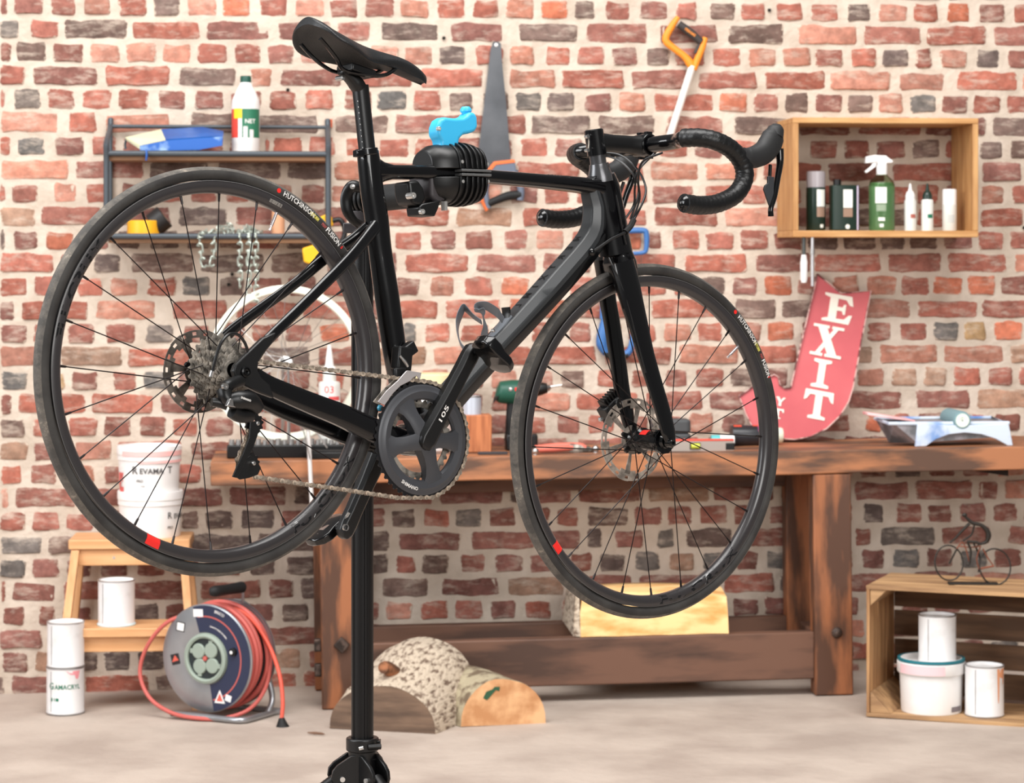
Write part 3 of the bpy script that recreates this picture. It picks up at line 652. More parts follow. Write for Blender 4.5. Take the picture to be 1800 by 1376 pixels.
def saddle():
    mb = MB(); rings = []; under = []
    N_ = 26
    prof = [(0, .026, .006), (.015, .040, .012), (.05, .0575, .014), (.10, .067, .016), (.17, .0725, .018), (.24, .071, .018), (.31, .063, .021), (.38, .051, .022), (.45, .040, .024), (.55, .029, .026), (.7, .0225, .027), (.85, .0195, .026), (.95, .016, .022), (1, .008, .012)]
    def ip(t, k):
        for p, q in zip(prof, prof[1:]):
            if t <= q[0]: f = (t-p[0])/(q[0]-p[0]); return p[k]+(q[k]-p[k])*f
        return prof[-1][k]
    for i in range(N_+1):
        t = (1-math.cos(pi*i/N_))/2
        hw_, th = ip(t, 1), ip(t, 2)
        lift = .012*(1-t/.3)**2 if t < .3 else 0
        drop = -.016*max(0, (t-.72)/.28)**2
        top = .020+lift+drop-.004*math.sin(pi*min(1, t*1.2)); c0 = tail+ax_*(SL*t)+upn*top
        ring = []
        for j in range(18):
            a_ = 2*pi*j/18; x = math.cos(a_); y = math.sin(a_)
            ax2 = abs(x)**2.2; arch = -(.026 if t < .45 else .026-.019*min(1, (t-.45)/.25))*ax2*(min(1, .35+t*6) if t < .15 else 1)
            if y >= 0: yy = .006*math.sqrt(max(0, 1-x*x))+arch
            else:
                tt = (.009 if t < .45 else .009+.013*min(1, (t-.45)/.2))*(1 if t < .85 else 1-(t-.85)/.15*.6)
                yy = arch-tt*max(0, 1-x*x)**.35-(.003 if abs(x) > .9 else 0)
            ring.append(c0+UP*(x*hw_)+upn*yy)
        rings.append(ring)
    mb.loft(rings); return mb.build('saddle', m_saddle, bike, sub=1, ang=80)
saddle()

# ---------------------------------------------------------------- fork
mb = MB()
sweep(mb, [bk(1084, 440), bk(1086, 447), bk(1088, 460), bk(1090, 474)], [(.0225, .025), (.0245, .027), (.026, .034), (.021, .040)], n=24, pw=2.8)
mb.build('fork_crown', m_gloss, bike)
for s_ in (1, -1):
    mb = MB()
    if s_ > 0:
        E_ = [((1068, 462), (1112, 462)), ((1082, 500), (1123, 500)), ((1094, 540), (1131, 537)), ((1108, 580), (1139, 575)), ((1122, 627), (1149, 622)), ((1139, 680), (1164, 676)), ((1154, 728), (1178, 724)), ((1164, 762), (1186, 760)), ((1174, 784), (1187, 783))]
        ww = [.034, .042, .045, .047, .049, .052, .055, .056, .056]; th = [.014, .009, .0075, .007, .0065, .006, .006, .006, .005]
    else:
        E_ = [((1038, 452), (1080, 452)), ((1042, 490), (1086, 490)), ((1048, 532), (1090, 530)), ((1056, 565), (1094, 562)), ((1064, 600), (1097, 598)), ((1072, 645), (1103, 643)), ((1079, 687), (1108, 687)), ((1090, 725), (1113, 725)), ((1100, 760), (1116, 760))]
        ww = [-.034, -.042, -.045, -.047, -.049, -.052, -.055, -.056, -.056]; th = [.014, .009, .0085, .008, .0075, .007, .006, .006, .005]
    cs = [edge_pair(a, b, w_) for (a, b), w_ in zip(E_, ww)]
    if s_ < 0: cs = [(c, min(h, .019)) for c, h in cs]
    sweep(mb, [c for c, h in cs], [(h, t_) for (c, h), t_ in zip(cs, th)], n=16, pw=2.8)
    mb.build('fork_blade', m_gloss, bike)
q = bk(1180.5, 778, .062); MB().lathe([(0, .001), (.0026, .001), (.0026, .004), (.0052, .0045), (.006, .0030), (.0085, .002), (.0095, -.010)], TR(*q), n=20).build('thru_axle', m_gloss, bike)
mb = MB(); 
for i in range(8):
    a_ = 2*pi*i/8
mb.band(.0155, .0235, 0, 2*pi, -.0015, .0015, n=24); 
for i in range(10): mb.band(.0185, .0245, 2*pi*i/10, 2*pi*(i+.35)/10, -.0018, .0018, n=2)
mb.build('hub_flange', m_gloss, FW, M=TR(0, 0, .0405))

# ---------------------------------------------------------------- steering: spacers, stem, bar, hoods, levers
sd = (bk(1056, 300)-bk(1085, 440)).normalized()     # steering axis, upwards
base = bk(1053, 312); tp = bk(1043, 228)
ax0 = bk(1052, 300)
def stx(px, py): return bk(px, py)
s0, s1, s2, s3, s4 = bk(1056, 316), bk(1053, 302), bk(1051, 284), bk(1048, 262), bk(1043.5, 229)
mb = MB()
M_ = lambda p, q: basis(*frame_z((q-p)), p)
L_ = (s4-s0).length; Mz = M_(s0, s4)
mb.lathe([(0, -.004), (.024, -.004), (.0235, .008), (.0185, .024), (.0175, .030), (.0155, .031), (.0155, .048), (.016, .0485), (0, .0485)], Mz, n=28); mb.build('headset_spacer', mat('headset_satin', (84, 84, 86), rough=.25, metal=.6), bike)
MB().lathe([(0, .047), (.0185, .047), (.0185, L_), (.016, L_+.002), (.006, L_+.002), (.005, L_-.001), (0, L_-.001)], Mz, n=28).build('stem_cap', m_gloss, bike)
BC = bk(1131, 256)                  # bar clamp centre
mb = MB(); sweep(mb, [bk(1047, 250), bk(1075, 252), bk(1105, 254), bk(1122, 256)], [(.0185, .0175), (.0165, .015), (.0165, .0155), (.019, .020)], n=22, pw=3)
mb.build('stem', m_matte2, bike)
mb = MB(); mb.lathe([(.0165, -.021), (.021, -.021), (.0225, -.012), (.0225, .012), (.021, .021), (.0165, .021)], TR(*BC), n=30)
for q_ in (-.010, .010): mb.box(-.004, .012, -.026, .026, q_-.004, q_+.004, TR(*BC))
mb.build('stem_faceplate', m_gloss, bike, bevel=.001)
for (px, py) in ((1033, 240), (1033, 264)):
    q = bk(px, py, .012); MB().cyl(q+V((0, 0, -.006)), q+V((0, 0, .002)), .0035, n=12).build('stem_bolt', m_alloy, bike)
MB().tube([bk(1034, 236, .012), bk(1035, 250, .012), bk(1034, 264, .012)], .0016, n=6).build('stem_gap', m_steel, bike)
# handlebar, right half traced in its own plane w = +.2, left half mirrored about the clamp
Wd = .198
bend = bk(1252, 243, Wd-.01)-0*BC
path_r = [V((0, 0, 0)), V((.004, .001, .05)), V((.008, .002, .10)), None]
drop_px = [(1300, 256, Wd), (1322, 292, Wd), (1312, 328, Wd), (1278, 356, Wd), (1240, 367, Wd), (1202, 359, Wd)]
Rp = [BC.copy(), BC+V((.001, .0, .05)), BC+V((.002, .001, .095))]
Rp += [bk(1200, 242.5, .142), bk(1228, 242, .172), bk(1256, 247, .19), bk(1285, 262, .196), bk(1305, 287, Wd), bk(1308, 315, Wd), bk(1293, 341, Wd), bk(1263, 357, Wd), bk(1231, 361, Wd), bk(1202, 357, Wd)]
def mirror(p): return V((p.x, p.y, -p.z))
LEFT = [mirror(p) for p in Rp]
steer = TR(*BC) @ Matrix.Rotation(-.006, 4, sd) @ TR(*(-BC))
for s_, pts in ((1, Rp), (-1, LEFT)):
    if s_ < 0: pts = [steer @ p for p in pts]
    MB().tube(pts[:5], [.0155, .0155, .0148, .0135, .013], n=18).build('handlebar', m_gloss, bike)
    Q = smooth_pts(pts[3:], 12); mb = MB(); rings = []; dist = 0
    mb2 = MB(); rr_ = []
    x, y, _ = frame_z((Q[1]-Q[0]).normalized(), UP if False else V((0, 1, 0)))
    for i, q in enumerate(Q):     # wrapped tape: the radius swells once per turn
        t = (Q[min(i+1, len(Q)-1)]-Q[max(i-1, 0)]).normalized(); x = (x-t*x.dot(t)).normalized(); y = t.cross(x)
        if i: dist += (q-Q[i-1]).length
        ring = []
        for j in range(18):
            a_ = 2*pi*j/18; ph = (dist/.012+j/18) % 1; r_ = .0168+.0012*ph
            ring.append(q+x*math.cos(a_)*r_+y*math.sin(a_)*r_)
        rings.append(ring)
    mb.loft(rings); mb.build('bar_tape', m_tape, bike, ang=60)
    e = Q[-1]; d = (Q[-1]-Q[-3]).normalized(); X_, Y_, Z_ = frame_z(d)
    MB().lathe([(0, .007), (.006, .0065), (.012, .003), (.0160, -.002)], basis(X_, Y_, Z_, e), n=20).build('bar_end_plug', m_gloss, bike)
    MB().lathe([(0, .0005), (.0022, .0005)], basis(X_, Y_, Z_, e+d*.0075), n=10).build('plug_screw', m_alloy, bike)
    # hood and lever
    dz = V((0, 0, 0)) if s_ > 0 else None
    f = (lambda px, py, w: bk(px, py, w)) if s_ > 0 else (lambda px, py, w: steer @ mirror(bk(px, py, w)))
    wS = Wd+.002
    mb = MB(); hp = [f(1302, 272, wS), f(1312, 277, wS), f(1326, 276, wS), f(1342, 268, wS), f(1353, 254, wS), f(1359, 240, wS), f(1363, 226, wS)]
    sweep(mb, hp, [(.015, .0145), (.019, .0165), (.021, .0165), (.0225, .017), (.024, .0175), (.0225, .017), (.013, .011)], n=20, k=6)
    mb.tube([f(1360, 240, wS), f(1364, 226, wS), f(1365, 219, wS)], [.0185, .0155, .008], n=16)
    mb.build('brake_hood', mat('hood_rubber', (30, 30, 31), rough=.6), bike, ang=70)
    mb = MB(); lp = [f(1370, 262, wS+.004), f(1371, 285, wS+.006), f(1367, 312, wS+.010), f(1361, 345, wS+.013), f(1355, 366, wS+.014), f(1355, 380, wS+.013)]
    sweep(mb, lp, [(.008, .008), (.0065, .0065), (.0062, .005), (.0058, .005), (.0045, .005), (.0058, .005)], n=12)
    mb.build('brake_lever', m_gloss, bike)
    poly = [(1349, 310), (1360, 311), (1359, 340), (1352, 362), (1346, 345), (1342, 333), (1344, 326), (1349, 322)]
    pa = [f(x_, y_, wS+.013) for x_, y_ in poly]; off = V((0, 0, .002*s_)); mb = MB(); n_ = len(pa)
    mb.add([p+off for p in pa]+[p-off for p in pa], [tuple(range(n_)), tuple(range(n_, 2*n_))[::-1]]+[(i, (i+1) % n_, n_+(i+1) % n_, n_+i) for i in range(n_)])
    mb.build('shift_paddle', mat('paddle_grey', (52, 54, 58), rough=.45), bike, bevel=.0008)
    MB().tube([f(1354, 290, wS+.004), f(1353, 310, wS+.008)], .0035, n=8, k=1).build('shift_lever', m_blk, bike)
# cables and hoses
def cable(pts, r=.0022, m=m_gloss, name='cable'): return MB().tube(pts, r, n=8, k=8).build(name, m, bike)
m_cab = mat('cable_housing', (24, 24, 25), rough=.35)
cable([bk(1165, 268, .09), bk(1130, 284, .06), bk(1122, 315, .045), bk(1124, 350, .035), bk(1112, 385, .03), bk(1102, 400, .028)], m=m_cab)
cable([bk(1150, 270, .05), bk(1122, 300, .04), bk(1116, 330, .03), bk(1114, 360, .02), bk(1096, 389, .012)], m=m_cab)
cable([bk(1040, 268, -.10), bk(1088, 272, -.05), bk(1118, 295, -.01), bk(1134, 325, .015), bk(1132, 350, .028), bk(1112, 390, .032), bk(1098, 408, .03)], m=m_cab)
cable([bk(1030, 268, -.11), bk(1080, 278, -.06), bk(1108, 300, -.02), bk(1122, 325, .01), bk(1120, 350, .02), bk(1108, 385, .022)], m=m_cab)
cable([bk(1068, 286, -.02), bk(1078, 325, .012), bk(1086, 360, .024), bk(1092, 395, .026), bk(1100, 430, .028)], r=.0020, m=m_cab)
cable([bk(1114, 386, .031), bk(1108, 398, .032), bk(1099, 408, .033)], r=.0058, m=m_blkr, name='cable_sleeve')
cable([bk(1100, 408, .033), bk(1075, 420, .034), bk(1056, 433, .033), bk(1040, 443, .029)], r=.0027, m=m_cab)
q = bk(1041, 443, .028); MB().sphere(q, .0075, n=12, sc_=(1, 1, .7)).build('cable_port', m_gloss, bike)
cable([bk(1070, 453, .032), bk(1078, 470, .043), bk(1090, 496, .0475), bk(1106, 545, .0505), bk(1120, 600, .053), bk(1135, 655, .056)], r=.0017, m=m_cab)
# front brake caliper (left blade) and its hose
cable([bk(1083, 560, -.045), bk(1090, 610, -.05), bk(1094, 660, -.055), bk(1088, 694, -.06)], r=.0024, m=m_cab, name='brake_hose')
c = bk(1076, 712, -.066); mb = MB()
d1 = (bk(1102, 690, -.066)-bk(1056, 738, -.066)); d1.normalize(); e1 = UP.cross(d1)
Mc = basis(d1, e1, UP, c)
mb.box(-.030, .030, -.014, .012, -.012, .014, Mc); mb.box(-.034, .026, -.022, -.012, -.007, .010, Mc)
mb.lathe([(0, .018), (.011, .018), (.012, .012)], Mc @ TR(.006, 0, 0), n=18)
mb.build('brake_caliper', m_matte2, bike, bevel=.002)
fins = MB()
for i in range(6): fins.box(-.022+i*.0075, -.0195+i*.0075, .010, .026, -.006, .012, Mc)
fins.build('cooling_fins', m_blk, bike, bevel=.0005)
for x_, y_ in ((1057, 737), (1092, 708)):
    q = bk(x_, y_, -.05); MB().lathe([(0, .003), (.004, .002), (.0045, -.004)], TR(*q), n=14).build('caliper_bolt', m_alloy, bike)
# rear caliper tucked between the left stays
c = bk(405, 640, -.058)

# ---------------------------------------------------------------- drivetrain
CRC = bk(743, 773, .050); CR = V((CRC.x, CRC.y, 0))
def gear(mb, r, nt, z0, z1, rin, M=None, tooth=.0045):
    vs = []; n = nt*4
    for i in range(n):
        a_ = 2*pi*i/n; k = i % 4; rr_ = r+(tooth if k in (0, 1) else 0)*(1 if k == 0 else .9)
        c_, s_ = math.cos(a_), math.sin(a_); vs += [(rin*c_, rin*s_, z0), (rr_*c_, rr_*s_, z0), (rr_*c_, rr_*s_, z1), (rin*c_, rin*s_, z1)]
    fs = []
    for i in range(n):
        i2 = (i+1) % n
        for j in range(4): fs.append((i*4+j, i*4+(j+1) % 4, i2*4+(j+1) % 4, i2*4+j))
    mb.add(vs, fs, M)
T_ = TR(*CR)
mb = MB(); gear(mb, .0985, 50, .0455, .0475, .088, T_); mb.build('chainring', mat('chainring_grey', (52, 52, 54), rough=.35, metal=.7), bike, smooth=False)
mb = MB(); gear(mb, .0655, 34, .0375, .0395, .056, T_); mb.build('chainring', m_steel, bike, smooth=False)
# outer ring's sculpted face
mb = MB(); mb.lathe([(.0955, .0462), (.0955, .0500), (.092, .0520), (.0905, .0520), (.084, .0555), (.072, .0530), (.069, .0490), (.069, .0450), (.0955, .0450)], T_, n=96, closed=True)
mb.build('chainring_face', m_crank, bike, ang=30)
def ang(px, py, w=.05): d = bk(px, py, w)-CR; return math.atan2(d.y, d.x)
arms = [ang(714, 716), ang(694, 784), ang(762, 845), ang(806, 776)]
mb = MB()
for a_ in arms:
    rings = []
    for t, hw_, z0, z1 in ((.010, .017, .040, .064), (.028, .0135, .040, .063), (.045, .0125, .041, .060), (.060, .0150, .042, .057), (.072, .0220, .044, .0545), (.080, .0290, .045, .0535)):
        ca, sa = math.cos(a_), math.sin(a_); px_, py_ = -sa, ca; cx, cy = CR.x+ca*t, CR.y+sa*t
        ring = []
        for u_, zz in ((-1, z0), (-1, z1-.003), (-.6, z1), (.6, z1), (1, z1-.003), (1, z0)): ring.append(V((cx+px_*hw_*u_, cy+py_*hw_*u_, zz)))
        rings.append(ring)
    mb.loft(rings)
mb.build('crank_spider', m_crank, bike, ang=35)
MB().lathe([(0, .070), (.012, .070), (.017, .066), (.020, .058), (.020, .030), (0, .030)], T_, n=32).build('crank_boss', m_crank, bike)
def crank_arm(pa, pb, w0, w1, name, th=.013):
    mb = MB(); a_, b_ = V((pa.x, pa.y, w0)), V((pb.x, pb.y, w1)); d = (b_-a_); L_ = d.length; d.normalize(); s_ = UP.cross(d); rings = []
    for t, hw_, h_ in ((-.10, .006, th*.8), (-.075, .015, th), (0, .0205, th), (.2, .0185, th), (.5, .0158, th*.92), (.8, .0152, th*.85), (.95, .0165, th*.8), (1.04, .0150, th*.8), (1.085, .009, th*.75), (1.1, .004, th*.7)):
        c_ = a_+d*(L_*t)
        rings.append([c_+s_*(hw_*u_)+UP*(h_*v_) for u_, v_ in ((-1, -.8), (-1, .35), (-.62, 1), (.62, 1), (1, .35), (1, -.8))])
    mb.loft(rings); return mb.build(name, m_matte2 if name == 'crank_arm' else m_crank, bike, ang=30, bevel=.0012)
PA = bk(832, 620, .070); crank_arm(CR, PA, .058, .066, 'crank_arm')
PBt = bk(609, 930, -.070); crank_arm(CR, PBt, -.056, -.070, 'crank_arm')
q = bk(607.5, 927, -.056); mb = MB(); mb.lathe([(.0042, .002), (.0060, .002), (.0060, -.002)], TR(*q), n=20); mb.build('axle_ring', m_alloy, bike)
# lettering on crank and ring
d = (PA-V((CR.x, CR.y, .066))); d.z = 0; d.normalize(); s_ = V((d.y, -d.x, 0)); o_ = bk(780, 728, .0745)
mb = MB(); add_text(mb, '105', .0145, lambda x, y: V((o_.x, o_.y, .0740))+d*(x*1.7)-s_*(y*.8-.004), .0002, 'CENTER'); mb.build('crank_print', m_white, bike, smooth=False)
mb = MB(); a0 = ang(710, 838, .055)
vs, fs = text('SHIMANO', .0085, .0002, 'LEFT')
mb.add([V((CR.x+(.094-.006+.0-(.0085*.7-y)*-1-.006)*math.cos(a0+x*1.0/.085), CR.y+(.094-.006+.0-(.0085*.7-y)*-1-.006)*math.sin(a0+x*1.0/.085), .0556)) for x, y, z in vs], fs)
mb.build('chainring_print', m_white, bike, smooth=False)
o_ = bk(614, 908, -.054); dd = (PBt-CR).normalized(); ss = UP.cross(dd); mb = MB()
for i in range(3): mb.add([o_+ss*(-.008+.0022*i+a_)+dd*(b_)+V((0, 0, .0)) for a_, b_ in ((0, -.006), (.001, -.006), (.001, .003+.003*(i == 1)), (0, .003+.003*(i == 1)))], [(0, 1, 2, 3)])
mb.build('crank_print', m_white, bike, smooth=False)
# pedals
def pedal(M, nm=1):
    mb = MB(); mb.cyl(V((0, 0, -.004)), V((0, 0, .05)), .0075, n=14)
    rings = []
    for x_, hw_, h0, h1 in ((-.034, .012, -.006, .006), (-.026, .024, -.010, .010), (-.010, .027, -.012, .010), (.006, .026, -.009, .008), (.022, .030, -.008, .007), (.036, .026, -.007, .006), (.047, .014, -.004, .006)):
        rings.append([V((x_, h_, .038+w__)) for h_, w__ in ((h0, -hw_), (h1, -hw_), (h1+.003, 0), (h1, hw_), (h0, hw_), (h0-.002, 0))])
    mb.loft(rings); mb.build('pedal', m_gloss, bike, M=M, bevel=.002, ang=50)
    MB().box(.004, .020, .0085, .0105, .026, .050).box(.020, .030, .0075, .009, .032, .044).build('cleat_plate', m_alloy, bike, M=M)
X3 = (bk(878, 662, .11)-bk(838, 612, .11)).normalized(); Y3 = UP.cross(X3)
pedal(basis(X3, Y3, UP, PA+V((0, 0, .012))))
X4 = (bk(560, 958, -.11)-bk(600, 925, -.11)).normalized(); Y4 = (-UP).cross(X4)
pedal(basis(X4, Y4, -UP, PBt+V((0, 0, -.012))))
# cassette
mb = MB(); rc_ = [.0235, .0255, .0275, .030, .033, .036, .0395, .0435, .048, .053, .0590]; nt_ = [11, 12, 13, 14, 15, 17, 19, 21, 23, 25, 28]
for i, (r_, t_) in enumerate(zip(rc_, nt_)):
    z = .048-.0037*i; gear(mb, r_-.002, t_, z-.0009, z+.0009, max(.012, r_-.011 if i < 6 else r_-.008), RZ(i*.37), .0048)
    if i > 5:
        for k in range(6): mb.band(.014, r_-.006, 2*pi*k/6+i*.2, 2*pi*k/6+.28+i*.2, z-.0008, z+.0008, n=2)
mb.lathe([(.012, .050), (.017, .050), (.0175, .047), (.0175, .008)], n=24); mb.build('cassette', m_steel, bike, smooth=False)
# rear derailleur
mb = MB()
sweep(mb, [bk(424, 668, .070), bk(404, 676, .080), bk(396, 682, .082)], [(.010, .008), (.010, .010), (.012, .011)], n=14)
sweep(mb, [bk(394, 684, .080), bk(398, 700, .085), bk(412, 704, .088)], [(.012, .012), (.011, .012), (.012, .010)], n=14)
sweep(mb, [bk(402, 706, .086), bk(420, 703, .092), bk(440, 705, .092), bk(453, 718, .086)], [(.012, .012), (.015, .013), (.015, .013), (.011, .011)], n=14)
sweep(mb, [bk(408, 722, .082), bk(422, 730, .080), bk(440, 728, .078)], [(.012, .010), (.012, .012), (.013, .012)], n=14)
sweep(mb, [bk(372, 706, .070), bk(386, 708, .074), bk(400, 712, .080)], [(.007, .007), (.008, .008), (.009, .009)], n=12)
mb.build('rear_derailleur', m_blk, bike, bevel=0)
q = bk(395.5, 679, .094); MB().lathe([(0, .001), (.0022, .001), (.0022, .003), (.0052, .003), (.0055, -.003)], TR(*q), n=18).build('derailleur_bolt', m_alloy, bike)
pp = [bk(x, y, .105) for x, y in ((400, 713), (406, 700), (411, 702), (412, 712), (416, 716))]; MB().prism([(p.x, p.y) for p in pp], .096, .1035).build('derailleur_link', m_alloy, bike, bevel=.0008)
q = bk(430, 703, .104); mb = MB(); dd_ = (bk(434, 705, .104)-bk(412, 697, .104)).normalized(); add_text(mb, 'SHIMANO', .0045, lambda x, y: q+dd_*x+V((0, 0, .0035))+UP.cross(dd_)*y, .0002); mb.build('derailleur_print', m_white, bike, smooth=False)
# cage: two plates and two jockey wheels
cage = [(441, 740), (452, 742), (456, 756), (446, 786), (434, 806), (424, 828), (416, 840), (409, 838), (414, 826), (428, 796), (438, 770)]
cage2 = [(440, 800), (450, 806), (459, 822), (454, 834), (438, 840), (422, 843), (414, 838), (424, 812)]
for cg, z0, z1 in ((cage, .056, .059), (cage2, .050, .052), (cage, .040, .0425)):
    pp = [bk(x, y, z1) for x, y in cg]; MB().prism([(p.x, p.y) for p in pp], z0, z1).build('derailleur_cage', m_matte2, bike, bevel=.0006)
for (x_, y_) in ((447, 744), (440, 814)):
    q = bk(x_, y_, .048); mb = MB(); gear(mb, .0150, 11, .044, .049, .006, TR(q.x, q.y, 0), .003); mb.build('jockey_wheel', m_blk, bike, smooth=False)
    MB().lathe([(0, .060), (.0018, .060), (.0034, .0595), (.004, .057), (.004, .05)], TR(q.x, q.y, 0), n=14).build('pulley_bolt', m_alloy, bike)
cable([bk(437, 622, .068), bk(430, 602, .072), bk(418, 588, .078), bk(402, 588, .084), bk(388, 604, .088), bk(378, 634, .088), bk(374, 655, .084)], r=.0026, m=m_cab)
MB().cyl(bk(374, 652, .086), bk(371, 662, .084), .004, n=10).build('cable_ferrule', m_alloy, bike)
# chain
ch = part('chain', bike)
def link_mesh(outer):
    mb = MB(); hw_ = .00635; z = .0028 if outer else .0018
    prof = []
    for k in range(9): a_ = pi/2+pi*k/8; prof.append((-hw_+.0040*math.cos(a_), .0040*math.sin(a_)))
    prof.append((0, -.0021))
    for k in range(9): a_ = -pi/2+pi*k/8; prof.append((hw_+.0040*math.cos(a_), .0040*math.sin(a_)))
    prof.append((0, .0021))
    mb.prism(prof, z, z+.0009); mb.prism(prof, -z-.0009, -z)
    for x_ in (-hw_, hw_): mb.cyl(V((x_, 0, -z-.0012)), V((x_, 0, z+.0013)), .0021 if outer else .0034, n=8)
    return mb
la = link_mesh(True).build('link', m_chain, ch); lb = link_mesh(False).build('link', mat('chain_inner', (140, 126, 112), rough=.4, metal=.4), ch)
used = {0: False, 1: False}
def chain(pts, start=0):
    dist = 0; acc = .00635; k = start
    for a_, b_ in zip(pts, pts[1:]):
        L_ = (b_-a_).length
        if L_ < 1e-6: continue
        while acc <= dist+L_:
            p = a_+(b_-a_)*((acc-dist)/L_); d = (b_-a_).normalized(); y_ = UP.cross(d).normalized(); z_ = d.cross(y_)
            M = basis(d, y_, z_, p); src = la if k % 2 == 0 else lb
            if not used[k % 2]: src.matrix_basis = M; used[k % 2] = True
            else: copy_of(src, ch, M)
            k += 1; acc += .0127
        dist += L_
rC = .1011; zc = .0465
top0 = bk(444, 634, .026); a_t = ang(742, 668, .0465); a_b = ang(757, 884, .0465)
t1 = V((CR.x+rC*math.cos(a_t), CR.y+rC*math.sin(a_t), zc)); b1 = V((CR.x+rC*math.cos(a_b), CR.y+rC*math.sin(a_b), zc))
path = [V((top0.x, top0.y, .028)), t1]
while a_b > a_t: a_b -= 2*pi
path += [V((CR.x+rC*math.cos(a_t+(a_b-a_t)*i/40), CR.y+rC*math.sin(a_t+(a_b-a_t)*i/40), zc)) for i in range(41)]
path += [bk(700, 875, .0465), bk(600, 860, .0465), bk(500, 846, .0468), bk(448, 838, .047)]
chain(path)
chain([bk(437, 744, .044), bk(436, 764, .046), bk(431, 778, .047), bk(424, 795, .047), bk(418, 812, .047), bk(420, 830, .047)])
# front derailleur
mb = MB(); 
mb.box(-.016, .014, -.018, .022, -.004, .020, TR(*bk(702, 632, .022)) @ RZ(-.15)); mb.box(-.012, .018, -.010, .012, -.004, .014, TR(*bk(712, 618, .026)) @ RZ(.5)); mb.box(-.018, .006, -.026, -.006, .004, .016, TR(*bk(700, 640, .028)))
mb.build('front_derailleur', m_blk, bike, bevel=.003, seg=3)
MB().tube([bk(703, 625, .05), bk(712, 636, .052), bk(717, 644, .052)], [.002, .003, .0025], n=8).build('derailleur_arm', m_alloy, bike)
pl = [(664, 706), (680, 686), (700, 668), (714, 652), (717, 651), (741, 655), (738, 668), (732, 660), (726, 664), (720, 670), (704, 678), (690, 692), (676, 712)]
pp = [bk(x, y, .0525) for x, y in pl]; MB().prism([(p.x, p.y) for p in pp], .0505, .0530).build('front_derailleur_cage', mat('cage_silver', (196, 190, 190), rough=.35, metal=.6), bike, bevel=.0006)
MB().prism([(p.x, p.y) for p in pp], .0375, .0395).build('front_derailleur_cage', m_steel, bike, bevel=.0006)
MB().cyl(bk(693, 655, .03), bk(712, 653, .04), .0045, n=10).build('cage_pivot', m_alloy, bike)
q = bk(669, 717, .03); MB().lathe([(0, .003), (.005, .002), (.006, -.002)], TR(*q), n=16).build('battery_cap', mat('teal_sticker', (70, 160, 190), rough=.3), bike)
# bottle cage
m_cage = mat('cage_composite', (98, 102, 108), rough=.38)
dtd = (bk(960, 492, 0)-bk(870, 596, 0)).normalized(); dtn = UP.cross(dtd); dtn = dtn if dtn.x < 0 else -dtn
def strap(pts, w_, t_=.0018, name='cage_band'):
    MB().tube(pts, w_ if isinstance(w_, list) else [(t_, w_)]*2, n=10, k=8, up=lambda t: UP, pw=3).build(name, m_cage, bike)
mb = MB(); mb.tube([bk(852, 608, 0), bk(875, 580, 0), bk(893, 556, 0)], [(.012, .004)]*2, n=12, up=UP, pw=3); mb.build('cage_spine', m_cage, bike)
MB().tube([bk(888, 572, 0), bk(890, 552, 0), bk(889, 540, 0)], [(.012, .004), (.010, .004), (.010, .005)], n=12, up=UP, pw=3).build('cage_hook', m_blk, bike)
for s_ in (1, -1):
    g = lambda x, y, w: bk(x+(0 if s_ > 0 else 0), y, w)
    if s_ > 0:
        band = [bk(884, 562, .016), bk(872, 548, .034), bk(853, 537, .037), bk(840, 540, .030), bk(848, 552, .030), bk(852, 575, .026), bk(850, 600, .012), bk(852, 610, .006)]
    else:
        band = [bk(846, 566, -.012), bk(832, 556, -.030), bk(818, 543, -.040), bk(812, 545, -.042), bk(804, 570, -.040), bk(808, 600, -.030), bk(822, 616, -.014), bk(848, 612, -.004)]
    MB().tube(band, [(.0065, .0013), (.0085, .0013), (.0125, .0013), (.0085, .0013), (.0075, .0013)], n=10, k=8, up=lambda t: V((dtn.x, dtn.y, .5)), pw=3).build('cage_band', m_cage, bike)
q = bk(867, 581, .012); MB().lathe([(0, .003), (.003, .002), (.0034, -.003)], TR(*q), n=12).build('cage_bolt', m_alloy, bike)

# ================================================================== repair stand
m_std = mat('stand_black_tube', (16, 15, 16), rough=.42, metal=.3, nz=80, bump=.0002)
m_blue = mat('handle_cyan', (58, 176, 224), rough=.38)
m_zinc = mat('bolt_zinc', (215, 213, 210), rough=.3, metal=.8)
m_clampg = mat('clamp_grey_plastic', (58, 54, 56), rough=.5)
TC = BM @ bk(803, 306, 0)          # where the jaws grip the top tube
SP = V((-.0615*4.532, 4.532, 0))
stand = thing('repair_stand', 'black bicycle repair stand with ribbed clamp and cyan handle holding the road bicycle', 'repair stand', loc=(SP.x, SP.y, 0))
zS = lambda py: H-(py-YH)/F*SP.y
def fl(z): 
    ring = []
    for j in range(60):
        a = 2*pi*j/60; d = min(abs((a-g+pi) % (2*pi)-pi) for g in (-2.35, -1.15, .2, 1.4, 2.6)); r = .0208-(.0024 if d < .13 else 0); ring.append(V((r*math.cos(a), r*math.sin(a), z)))
    return ring
MB().loft([fl(.50), fl(zS(392))]).build('post', m_std, stand, ang=25)
mb = MB(); z = zS(1318); mb.lathe([(.0285, -.0005), (.0305, .001), (.0305, .022), (.0285, .024), (.021, .024), (.021, 0)], TR(0, 0, z), n=36, closed=True)
mb.box(.020, .034, -.012, .010, z+.003, z+.019); mb.cyl(V((.012, -.028, z+.011)), V((.036, -.022, z+.011)), .0055, n=12); mb.build('post_collar', m_blk, stand, bevel=.001)
MB().cyl(V((-.004, -.034, z+.009)), V((.004, -.034, z+.011)), .0035, n=10).build('collar_bolt', m_zinc, stand)
mb = MB(); mb.lathe([(.0225, .0), (.0265, .0), (.0265, -.095), (.0225, -.095)], TR(0, 0, z), n=32, closed=True)
